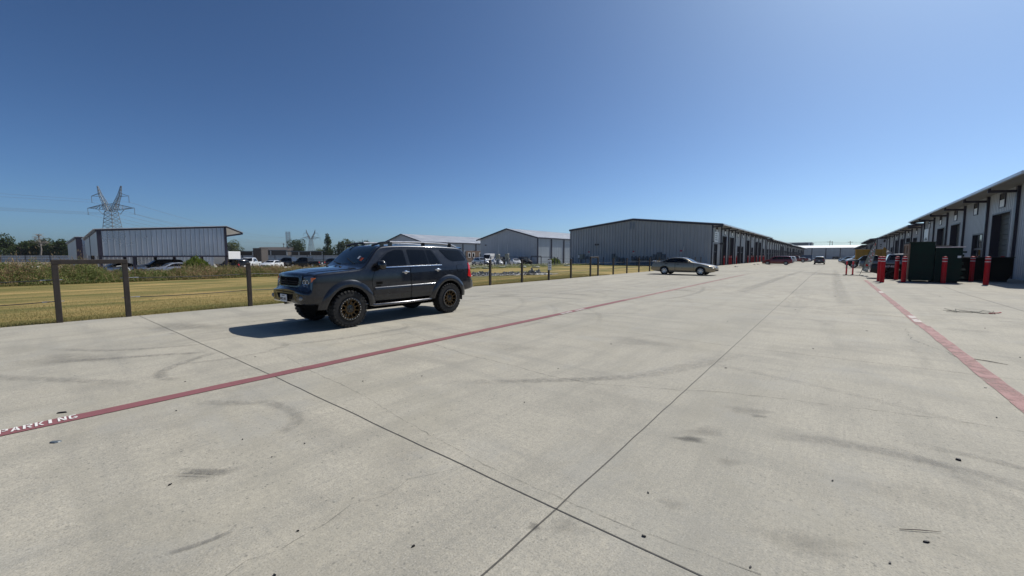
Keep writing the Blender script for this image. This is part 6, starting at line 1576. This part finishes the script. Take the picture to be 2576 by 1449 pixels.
t = thing('utility_pole', 'short utility pole left of the round tree, far off', 'utility pole', (-268, 104.4, -1)); mb = MB(); mb.tube([(0,0,0),(0,0,10)], [.25,.18], 8); mb.build('pole', M['wood'], t); mb = MB(); mb.bbox(-1.2, 1.2, -.1, .1, 9.2, 9.5, .01); mb.build('cross_arm', M['wood'], t)

# ================================================================== trees
def tree(label, x, y, z, rx, ry, h, base, seed, leaf='leaf', n=1500, ls=.55, group=None, shape='round', lobes=9, cat='tree'):
    r = random.Random(seed); g_ = np.random.default_rng(seed)
    t = thing('tree', label, cat, (x, y, z), 0, group)
    mb = MB(); mb.tube([(0,0,-.3),(.1,.05,base*.6),(.2*r.uniform(-1,1),.2*r.uniform(-1,1),h*.5),(0,0,h*.8)], [.045*h,.036*h,.022*h,.008*h], 8)
    for k in range(6):
        a = r.uniform(0, 6.28); z0 = base*.7+(h-base)*.12*k; q = r.uniform(.5, .8); mb.tube([(0,0,z0),(rx*q*.5*math.cos(a),ry*q*.5*math.sin(a),z0+h*.12),(rx*q*math.cos(a),ry*q*math.sin(a),z0+h*.2)], [.018*h,.011*h,.004*h], 6)
    mb.build('trunk', M['bark'], t, smooth=40)
    C = []
    for k in range(lobes):
        a = r.uniform(0, 6.28)
        if shape == 'cone': zz_ = r.uniform(0, 1)**.9; rad = (1-zz_)*.75+.12; C.append((rx*rad*.6*math.cos(a), ry*rad*.6*math.sin(a), base+(h-base)*zz_*.92, rx*(.22+.25*(1-zz_)), (h-base)*.13))
        else:
            zz_ = r.uniform(.12, .85); rad = math.sqrt(max(.05, 1-(2*zz_-1)**2))*r.uniform(.35, .72); q = r.uniform(.30, .5); C.append((rx*rad*math.cos(a), ry*rad*math.sin(a), base+(h-base)*zz_, rx*q, (h-base)*q*.55))
    C = np.array(C); m = g_.integers(0, len(C), n); dirs = g_.normal(size=(n, 3)); dirs /= np.linalg.norm(dirs, axis=1)[:, None]
    rad = g_.uniform(.35, 1.05, n)**.5
    cen = C[m, :3] + dirs*rad[:, None]*np.stack([C[m, 3], C[m, 3]*ry/rx, C[m, 4]], 1)
    cen[:, 2] = np.maximum(cen[:, 2], base*.35)
    u = g_.normal(size=(n, 3)); u /= np.linalg.norm(u, axis=1)[:, None]; v = np.cross(u, g_.normal(size=(n, 3))); v /= np.linalg.norm(v, axis=1)[:, None]
    s_ = (ls*g_.uniform(.5, 1.3, n))[:, None]
    V = np.stack([cen-u*s_*.5, cen+v*s_*.32, cen+u*s_*.5, cen-v*s_*.32], 1).reshape(-1, 3)
    np_obj('crown', V, np.arange(4*n).reshape(-1, 4), M[leaf], parent=t); return t
GL = 'trees on the far left skyline'
k = 0
for px, y_, hh, rr in ((-255, -5.5, 10.6, 5.5), (-252, -12, 10.8, 5.5), (-258, 0.5, 8.6, 5), (-260, 4.5, 8.6, 5), (-256, 8.6, 9.2, 5), (-252, 12.2, 9.2, 4.6), (-250, 15.0, 9.2, 4.6), (-252, 20, 8.6, 5), (-266, -4, 8.0, 6.5), (-268, 5, 8.2, 6.5), (-264, 13, 8.4, 6.5), (-250, -20, 10, 6), (-262, 22, 8, 6)):
    lb = ['tallest dark tree at the far left edge of the skyline', 'dark round tree right at the left frame edge', 'low dark tree between the tallest one and the dead tree', 'dark tree behind the bleached dead trunk', 'bushy dark tree just right of the dead trunk', 'flat topped dark tree nearer the second carport', 'dark tree meeting the second carport roof', 'dark tree hidden behind the carports', 'far low tree filling the left skyline', 'far low tree filling the skyline behind the dead tree', 'far low tree filling the skyline beside the carports', 'dark tree beyond the left frame edge', 'far tree hidden behind the carports'][k]
    tree(lb, px, y_, -1, rr, rr, hh, .8, 100+k, 'leaf', 3000, .62, GL, lobes=15); k += 1
# bleached dead tree
t = thing('dead_tree', 'bleached leafless tree standing out from the dark left skyline', 'tree', (-248, 5.5, -1)); t.scale = (.82, .82, .82); r = random.Random(3)
mb = MB(); main = [(0,0,0),(.2,0,3.5),(.9,.3,6),(.4,.2,8.5),(-.6,0,11),(-1.4,-.3,13)]; mb.tube([Vector(p) for p in main], [.38,.34,.30,.24,.18,.08], 8)
for i in range(34):
    z = r.uniform(7.0, 13); q = (z-7)/6; bx = .4-1.8*q; a = r.uniform(0, 6.28); l = r.uniform(1.5, 3.6)
    p0 = Vector((bx, 0, z)); p1 = p0+Vector((math.cos(a)*l*.6, math.sin(a)*l*.6, l*.2)); p2 = p1+Vector((math.cos(a+.5)*l*.5-.3, math.sin(a+.5)*l*.5, l*r.uniform(-.1,.35))); mb.tube([p0, p1, p2], [.12,.08,.03], 5)
    for _ in range(2):
        b = r.uniform(0, 6.28); mb.tube([p1, p1+Vector((math.cos(b)*l*.5, math.sin(b)*l*.5, l*r.uniform(0,.4)))], [.06,.02], 4)
mb.build('trunk', M['deadwood'], t, smooth=40)
GR = 'trees along the sheet fence'
tree('olive tree showing just right of the carport end', -246, 70.5, -1, 5.5, 5.5, 10.2, 1.5, 131, 'leaf2', 2600, .6, GR, lobes=13)
tree('broad round dark tree above the low sheds', -219, 91.2, -1, 5.4, 5.4, 10.9, 2.0, 133, 'leaf', 5200, .52, GR, lobes=19)
tree('tall ragged tree, left one of the clump behind the windscreen', -187.5, 92.6, -1, 3.6, 3.6, 12.6, .8, 135, 'leaf', 3000, .55, GR, shape='cone', lobes=17)
tree('bushy dark tree in the clump behind the windscreen', -184.0, 96.0, -1, 3.8, 3.8, 9.0, .6, 136, 'leaf', 2800, .5, GR, lobes=13)
tree('olive topped tree, right one of the clump behind the windscreen', -179.6, 99.2, -1, 4.3, 4.3, 10.3, .6, 137, 'leaf2', 3000, .5, GR, lobes=14)
tree('bushy tree mostly hidden by the off-roader roof', -175, 103.6, -1, 4.0, 4.0, 9.2, .6, 138, 'leaf2', 2400, .5, GR, lobes=12)
tree('low dark tree at the foot of the middle pylon', -212, 98.6, -1, 4.6, 4.6, 5.0, .5, 139, 'leaf', 1600, .5, GR)
tree('small brown bush on the skyline left of the tall ragged tree', -199, 94.6, -1, 2.8, 2.8, 6.3, .5, 140, 'leaf2', 900, .45, GR)

# ================================================================== weeds, lawn blades, bushes
g_ = np.random.default_rng(11)
def blades(n, xy, hgt, wid, lean, zoff=0.0):
    x, y = xy; z = np.array([gz(a, b) for a, b in zip(x, y)])+zoff
    a = g_.uniform(0, 2*np.pi, n); w_ = wid*g_.uniform(.6, 1.3, n); dx, dy = np.cos(a)*w_/2, np.sin(a)*w_/2
    la = g_.uniform(0, 2*np.pi, n); ll = lean*hgt*g_.uniform(.2, 1.0, n)
    V = np.stack([np.stack([x-dx, y-dy, z], 1), np.stack([x+dx, y+dy, z], 1), np.stack([x+np.cos(la)*ll, y+np.sin(la)*ll, z+hgt], 1)], 1).reshape(-1, 3)
    return V, np.arange(3*n).reshape(-1, 3)
n = 90000
y = g_.uniform(-4, 30, n); x = -14.0 - g_.exponential(2.2, n)*1.0; x = np.clip(x, -32, None)
edge = np.where(np.abs(x+14) < .5, 1, 0)
V, F = blades(n, (x, y), 0.022+.034*g_.random(n)+.03*edge, .010, .9, -.02)
tag(np_obj('grass', V, F, M['blade']), 'short mown green and straw grass along the lot edge', 'grass', kind='stuff')
def weedband(n, xr, yr, hfun, name, mats, mixf, label, seed, leafw=.05):
    g2_ = np.random.default_rng(seed); x = g2_.uniform(*xr, n); y = g2_.uniform(*yr, n)
    H = np.array([hfun(a, b) for a, b in zip(x, y)]); ok = H > .08; x, y, H = x[ok], y[ok], H[ok]; m = len(x)
    z = np.array([gz(a, b) for a, b in zip(x, y)])
    hh = H*g2_.uniform(.12, 1.0, m)                         # leaf clusters spread over the height
    c = np.stack([x, y, z+hh], 1); u = g2_.normal(size=(m, 3)); u[:, 2] = np.abs(u[:, 2])*1.3+.3; u /= np.linalg.norm(u, axis=1)[:, None]
    v = np.cross(u, g2_.normal(size=(m, 3))); v /= np.linalg.norm(v, axis=1)[:, None]; s_ = g2_.uniform(.05, .17, m)[:, None]*(leafw/.05)
    V = np.stack([c-u*s_*.5, c+v*leafw*.5*g2_.uniform(.5, 1.6, m)[:, None], c+u*s_*.6, c-v*leafw*.4], 1).reshape(-1, 3)
    mi = (g2_.random(m) < np.array([mixf(a, b, q/h_) for a, b, q, h_ in zip(x, y, hh, H)])).astype(int)
    tag(np_obj(name, V, np.arange(4*m).reshape(-1, 4), mats, mi), label, 'weeds', kind='stuff')
def vn(x, y, s_): return .5+.25*math.sin(x*1.7*s_+y*.9*s_)+.25*math.sin(y*2.3*s_-x*.7*s_+1.3)
def wh(x, y):
    e = S((-32.1-x)/1.1)
    base = 1.10 if y < 3.2 else (.60 if y < 7.4 else (.82 if y < 10 else .66))
    if y > 8.2 and x > -38 and y < 8.9: base *= .9
    cut = 1-.35*S((-37.5-x)/2)
    h = base*e*(.45+.75*vn(x, y, 1.3))*(.7+.5*vn(x, y, 4.1))*cut
    if y > 14: h *= .85
    return h
def wmix(x, y, q):
    b = -.02+.75*q*vn(x, y, .6)*1.1 + .35*(vn(x*1.3, y*.8, .45)-.5)
    if y < 2.5 and q > .6: b += .25
    if 2.0 < y < 6: b -= .22
    if y > 10: b += .22
    return b
weedband(230000, (-38.5, -32.0), (-9, 22), wh, 'weeds', [M['weedg'], M['weedb']], wmix, 'tall tangled green and brown weeds behind the lawn', 21, .045)
def wh2(x, y): return .55*(vn(x, y, .7))*S((vn(x, y, .35)-.35)*4) + .05
weedband(26000, (-75, -40), (-5, 60), lambda x, y: wh2(x, y)*(.5 if x < -46 and y < 40 else 1), 'weeds', [M['weedg'], M['weedb']], lambda x, y, q: .45, 'patchy low weeds between the parked cars of the lower lot', 22, .06)
weedband(16000, (-45, -29.5), (22, 61), lambda x, y: (.22+.35*vn(x, y, .8)*S((-36-x)/3))*S((y-24-(x+33)*.2)/4+.2), 'weeds', [M['weedg'], M['weedg']], lambda x, y, q: 0, 'green strip of rough grass before the gabled hall', 23, .05)
weedband(9000, (-205, -110), (0, 145), lambda x, y: .9*vn(x, y, .3), 'weeds', [M['weedg'], M['weedb']], lambda x, y, q: .4, 'rough verge growing along the sheet fence', 24, .12)
def bush(label, x, y, rx, h, n, mat, seed, name='bush', feather=False):
    g3 = np.random.default_rng(seed); z0 = gz(x, y); m = n
    a = g3.uniform(0, 6.28, m); q = g3.random(m)**.6; hh = g3.random(m)**.8
    c = np.stack([rx*q*np.cos(a)*(1-.45*hh), rx*q*np.sin(a)*(1-.45*hh), h*hh*(1-.35*q)], 1)
    u = g3.normal(size=(m, 3))*.7; u[:, 2] = np.abs(u[:, 2])+.8; u[:, :2] += c[:, :2]*.5; u /= np.linalg.norm(u, axis=1)[:, None]
    v = np.cross(u, g3.normal(size=(m, 3))); v /= np.linalg.norm(v, axis=1)[:, None]; s_ = g3.uniform(.12, .34, m)[:, None]
    V = np.stack([c-u*s_*.5, c+v*.025, c+u*s_*.6, c-v*.025], 1).reshape(-1, 3)
    t = thing(name, label, 'bush', (x, y, z0), 0, 'bushes among the weeds'); np_obj('foliage', V, np.arange(4*m).reshape(-1, 4), M[mat], parent=t)
    mb = MB(); r = random.Random(seed)
    for k in range(9):
        b = r.uniform(0, 6.28); mb.tube([(0,0,-.1),(rx*.3*math.cos(b),rx*.3*math.sin(b),h*.4),(rx*.6*math.cos(b),rx*.6*math.sin(b),h*.75)], [.025,.018,.006], 5)
    mb.build('stem', M['bark'], t)
n = 5200; g5 = np.random.default_rng(77)
x = g5.uniform(-38.5, -32.4, n); y = g5.uniform(-8, 21, n); hh = np.array([wh(a, b) for a, b in zip(x, y)]); z = np.array([gz(a, b) for a, b in zip(x, y)])
H = hh*g5.uniform(.95, 1.4, n)+.03; V = []; 
for k in range(n):
    lx, ly = g5.uniform(-.16, .16, 2); 
    for q in range(4):
        f = .55+.15*q; c = np.array([x[k]+lx*f, y[k]+ly*f, z[k]+H[k]*f]); d_ = np.array([g5.uniform(-.05, .05), g5.uniform(-.05, .05), .10+.06*g5.random()]); w_ = np.array([g5.uniform(-.012, .012), g5.uniform(-.012, .012), 0])
        V += [c-d_*.5, c+w_, c+d_*.6, c-w_]
V = np.array(V); tag(np_obj('weeds', V, np.arange(len(V)).reshape(-1, 4), M['weedb']), 'thin feathery brown seed stalks rising above the weeds behind the lawn', 'weeds', kind='stuff')
bush('bright green feathery bush standing tallest in front of the carport end', -38.5, 8.6, 1.35, 1.75, 3600, 'bush', 41)
bush('smaller bright green bush left of the tallest feathery one', -37.8, 7.2, .6, .8, 900, 'bush', 42)
bush('leafy green shrub in the weeds seen through the square fence frame', -36, 2.6, 1.3, 1.15, 2200, 'weedg', 43)
bush('dark leafy shrub at the left edge of the weeds', -35.8, -.6, 1.6, 1.2, 2600, 'weedg', 44)
bush('green bush left of the small white sedan', -43, 15.2, 1.4, 1.1, 1800, 'weedg', 45)
bush('yellow green clump below the white sedan on the lower lot', -39, 16.2, 1.0, .9, 1200, 'weedb', 46)
bush('tall green weed clump at the right wall of the gabled hall', -41, 63.5, 1.6, 1.6, 1800, 'bush', 47)
# white hoop and pale slab in the weeds
t = thing('pipe_hoop', 'small white plastic hoop sticking out of the weeds', 'pipe', (-33.6, 3.9, 0)); mb = MB(); mb.tube([(0, .42*math.cos(a)-.1, .62+.42*math.sin(a)*.7) for a in rng(0, PI*.62, 10)], .022, 8); mb.build('pipe', M['white'], t, smooth=40)

# ================================================================== tarp pile, lids, utility pedestals
def heap(label, x0, x1, y0, y1, hf, mats, seed, nx=60, ny=22):
    r = np.random.default_rng(seed); vs_ = []; P1_ = r.uniform(0, 6, 8)
    for j in range(ny+1):
        for i in range(nx+1):
            u, v = i/nx, j/ny; x = x0+(x1-x0)*u; y = y0+(y1-y0)*u+(v-.5)*1.7
            e = (math.sin(PI*u)**.4)*(math.sin(PI*v)**.7)
            h = hf(u)*e*(.5+.25*math.sin(u*37+P1_[0]+v*5)+.2*math.sin(u*71+v*11+P1_[1])+.18*math.sin(v*17+u*23+P1_[2]))
            vs_.append((x, y, gz(x, y)+max(-.005, h)+.008))
    fs = [(j*(nx+1)+i, j*(nx+1)+i+1, (j+1)*(nx+1)+i+1, (j+1)*(nx+1)+i) for j in range(ny) for i in range(nx)]
    mb = MB(); mb.add(vs_, fs); mb.m = [1 if math.sin((k % nx)*.9+(k//nx)*1.7)+math.sin((k % nx)*.31) > 1.55 else 0 for k in range(len(fs))]
    o = mb.build('plastic_sheet', mats, None, recalc=False); tag(o, label, 'tarp', 'crumpled sheets on the lawn'); return o
heap('crumpled black and white plastic sheet, leftmost of those on the lawn', -21.6, -20.6, 21.3, 23.4, lambda u: .34, [M['tarp'], M['tarpw']], 1)
heap('long low crumpled dark sheet lying in the middle of the lawn', -20.5, -19.3, 23.4, 25.2, lambda u: .30, [M['tarp'], M['tarpw']], 2)
heap('black plastic heap, rightmost of the sheets on the lawn', -19.4, -18.0, 25.2, 28.0, lambda u: .52*math.exp(-((u-.3)/.25)**2)+.10, [M['tarp'], M['tarp']], 3)
for i, (x, y) in enumerate(((-33.2, 33.5), (-31.6, 34.2), (-32.8, 38.5), (-31.0, 40.5), (-33.4, 43.6), (-30.0, 42.0), (-35.2, 36.6), (-33.0, 48.6), (-30.4, 50.3))):
    t = thing('tank_lid', 'pale green round lid in the rough grass', 'lid', (x, y, gz(x, y)), 0, 'round lids in the rough grass'); mb = MB(); mb.lathe([(.50,-.1),(.50,.09),(.44,.13),(.2,.16),(0,.17)], 20, 'z'); mb.build('lid', M['elecl'], t, smooth=40)
for i, (x, y, lb) in enumerate(((-41.3, 47.5, 'left one of two pale utility pedestals by the parked cars'), (-40.0, 48.2, 'right one of two pale utility pedestals by the parked cars'))):
    t = thing('utility_pedestal', lb, 'pedestal', (x, y, gz(x, y)), 0, 'utility pedestals')
    mb = MB(); mb.bbox(-.32, .32, -.2, .2, 1.35, 2.1, .03); mb.build('box', M['elecl'], t); mb = MB()
    for q in (-.26, .26): mb.tube([(q,0,-.2),(q,0,1.4)], .05, 8)
    mb.bar((-.4,0,.9),(.4,0,.9),.06); mb.tube([(0,.1,1.9),(0,.1,3.6)], .03, 6); mb.build('leg', M['galv'], t); mb = MB(); mb.bbox(-.2, .2, -.22, 0, .55, 1.1, .02); mb.build('lower_box', M['elec'], t)
t = thing('marker_board', 'small white board leaning at the foot of the utility pedestals', 'board', (-38.6, 46.2, gz(-38.6, 46.2))); mb = MB(); mb.prism([(-.2,0),(.25,0),(.05,.8),(-.2,.8)], lambda u, v, dd_: (u, dd_+v*.2, v), 0, .03); mb.build('board', M['white'], t)

# ================================================================== litter on the concrete
def litter(label, x, y, L_, W2, ang, hgt=.012, mat='black', name='litter', seed=1):
    r = random.Random(seed); n = 9; P_ = []
    for k in range(n):
        a = 2*PI*k/n; q = r.uniform(.7, 1.1); P_.append((L_/2*q*math.copysign(abs(math.cos(a))**.7, math.cos(a)), W2/2*q*math.copysign(abs(math.sin(a))**.7, math.sin(a))))
    mb = MB(); mb.prism(P_, lambda u, v, dd_: (u*(1-.2*dd_/hgt), v*(1-.2*dd_/hgt), dd_), 0, hgt); o = mb.build(name, M[mat], None, loc=(x, y, gz(x, y)+.001), rotz=ang); tag(o, label, 'litter'); return o
litter('dark flattened tag lying by the stencilled word PARKING', -5.02, .09, .10, .05, .9, .008, 'elec', seed=3)
litter('black rubber scrap on the far side of the stencilled word', -5.92, .17, .10, .03, 1.0, .01, seed=4)
litter('round black scrap on the right foreground concrete', .82, 4.44, .032, .03, 0, .012, seed=5)
litter('small black scrap beside the thin stick in the right foreground', .47, 3.03, .035, .016, .4, .008, seed=6)
t = thing('stick', 'thin dark stick lying on the right foreground concrete', 'stick', (.46, 3.13, 0)); mb = MB(); mb.tube([(-.09,-.055,.006),(0,.002,.009),(.09,.06,.006)], [.002,.0026,.001], 6); mb.build('twig', M['bark'], t)
t = thing('stick', 'dark stick lying near the faded red line on the right', 'stick', (1.85, 8.9, 0)); mb = MB(); mb.tube([(-.13,.08,.008),(0,.0,.012),(.16,-.10,.008)], [.004,.006,.002], 6); mb.build('twig', M['bark'], t)
t = thing('wire_scrap', 'tangle of thin green and red wire on the concrete before the green dumpster', 'wire', (3.0, 16.6, 0)); r = random.Random(9)
mb = MB()
for k in range(4): mb.tube([(q+r.uniform(-.1,.1), r.uniform(-.5,.5), .008+.01*r.random()) for q in rng(-.45, .45, 7)], .004, 4)
mb.build('wire', M['green'], t); mb = MB(); mb.tube([(.3,-.3,.012),(.5,-.1,.02),(.62,.2,.012)], .01, 4); mb.build('wire_end', M['signred'], t)
lit = [(-3.36,1.40),(-3.85,1.10),(-3.33,1.14),(-3.46,.55),(-1.69,1.24),(-2.06,.69),(-.88,2.52),(-.25,2.22),(.07,3.47),(1.47,7.11),(1.3,5.86),(-2.5,3.3),(-2.9,4.6),(-1.1,6.1),(-4.5,2.6),(-4.1,3.2),(-6.2,1.2),(-6.9,2.2),(-3.0,6.5),(-.2,8.3),(.6,11),(2.3,9.6),(2.6,13),(-1.9,10.5),(-5.1,.9),(-2.3,.9),(-1.6,.75),(-.75,2.1),(.3,2.7),(-9.3,2.6),(-10.6,3.4),(-.8,14),(.1,19.5),(3.2,22)]
mb = MB(); r = random.Random(31)
lo = []
for i, (x, y) in enumerate(lit):
    s_ = .006+.006*r.random()+.001*y
    n = 7; P_ = [(s_*r.uniform(.6,1.1)*math.cos(2*PI*k/n), s_*.5*r.uniform(.6,1.2)*math.sin(2*PI*k/n)) for k in range(n)]
    mb = MB(); mb.prism(P_, lambda u, v, dd_: (u, v, dd_), 0, .004+.003*r.random()); o = mb.build('leaf_scrap', M['black'], None, loc=(x, y, gz(x, y)+.001), rotz=r.uniform(0, 3))
    tag(o, 'tiny dark dried scrap lying on the open concrete', 'litter', 'tiny scraps scattered on the concrete')
# wheel stops before the left row
for i, y in enumerate((66.5, 84.0, 88.5)):
    t = thing('wheel_stop', 'low concrete wheel stop before the left warehouse doors', 'wheel stop', (-11.2, y, gz(-11.2, y)), 0, 'wheel stops on the left'); mb = MB(); mb.bbox(-.1, .1, -.9, .9, 0, .13, .03); mb.build('block', M['concrete_pale'], t)

# ================================================================== thin summer haze
mb = MB(); mb.box(-1400, 420, -420, 1300, -3.2, 46)
hz_m = bpy.data.materials.new('summer_haze'); hz_m.use_nodes = True; hn = hz_m.node_tree; hn.nodes.clear()
ho = hn.nodes.new('ShaderNodeOutputMaterial'); hv = hn.nodes.new('ShaderNodeVolumePrincipled'); hv.inputs['Color'].default_value = (.80, .88, 1.0, 1); hv.inputs['Density'].default_value = .00011; hv.inputs['Anisotropy'].default_value = .3
hn.links.new(hv.outputs[0], ho.inputs['Volume'])
tag(mb.build('haze', hz_m), 'thin pale summer haze over the whole place', 'haze', kind='stuff')
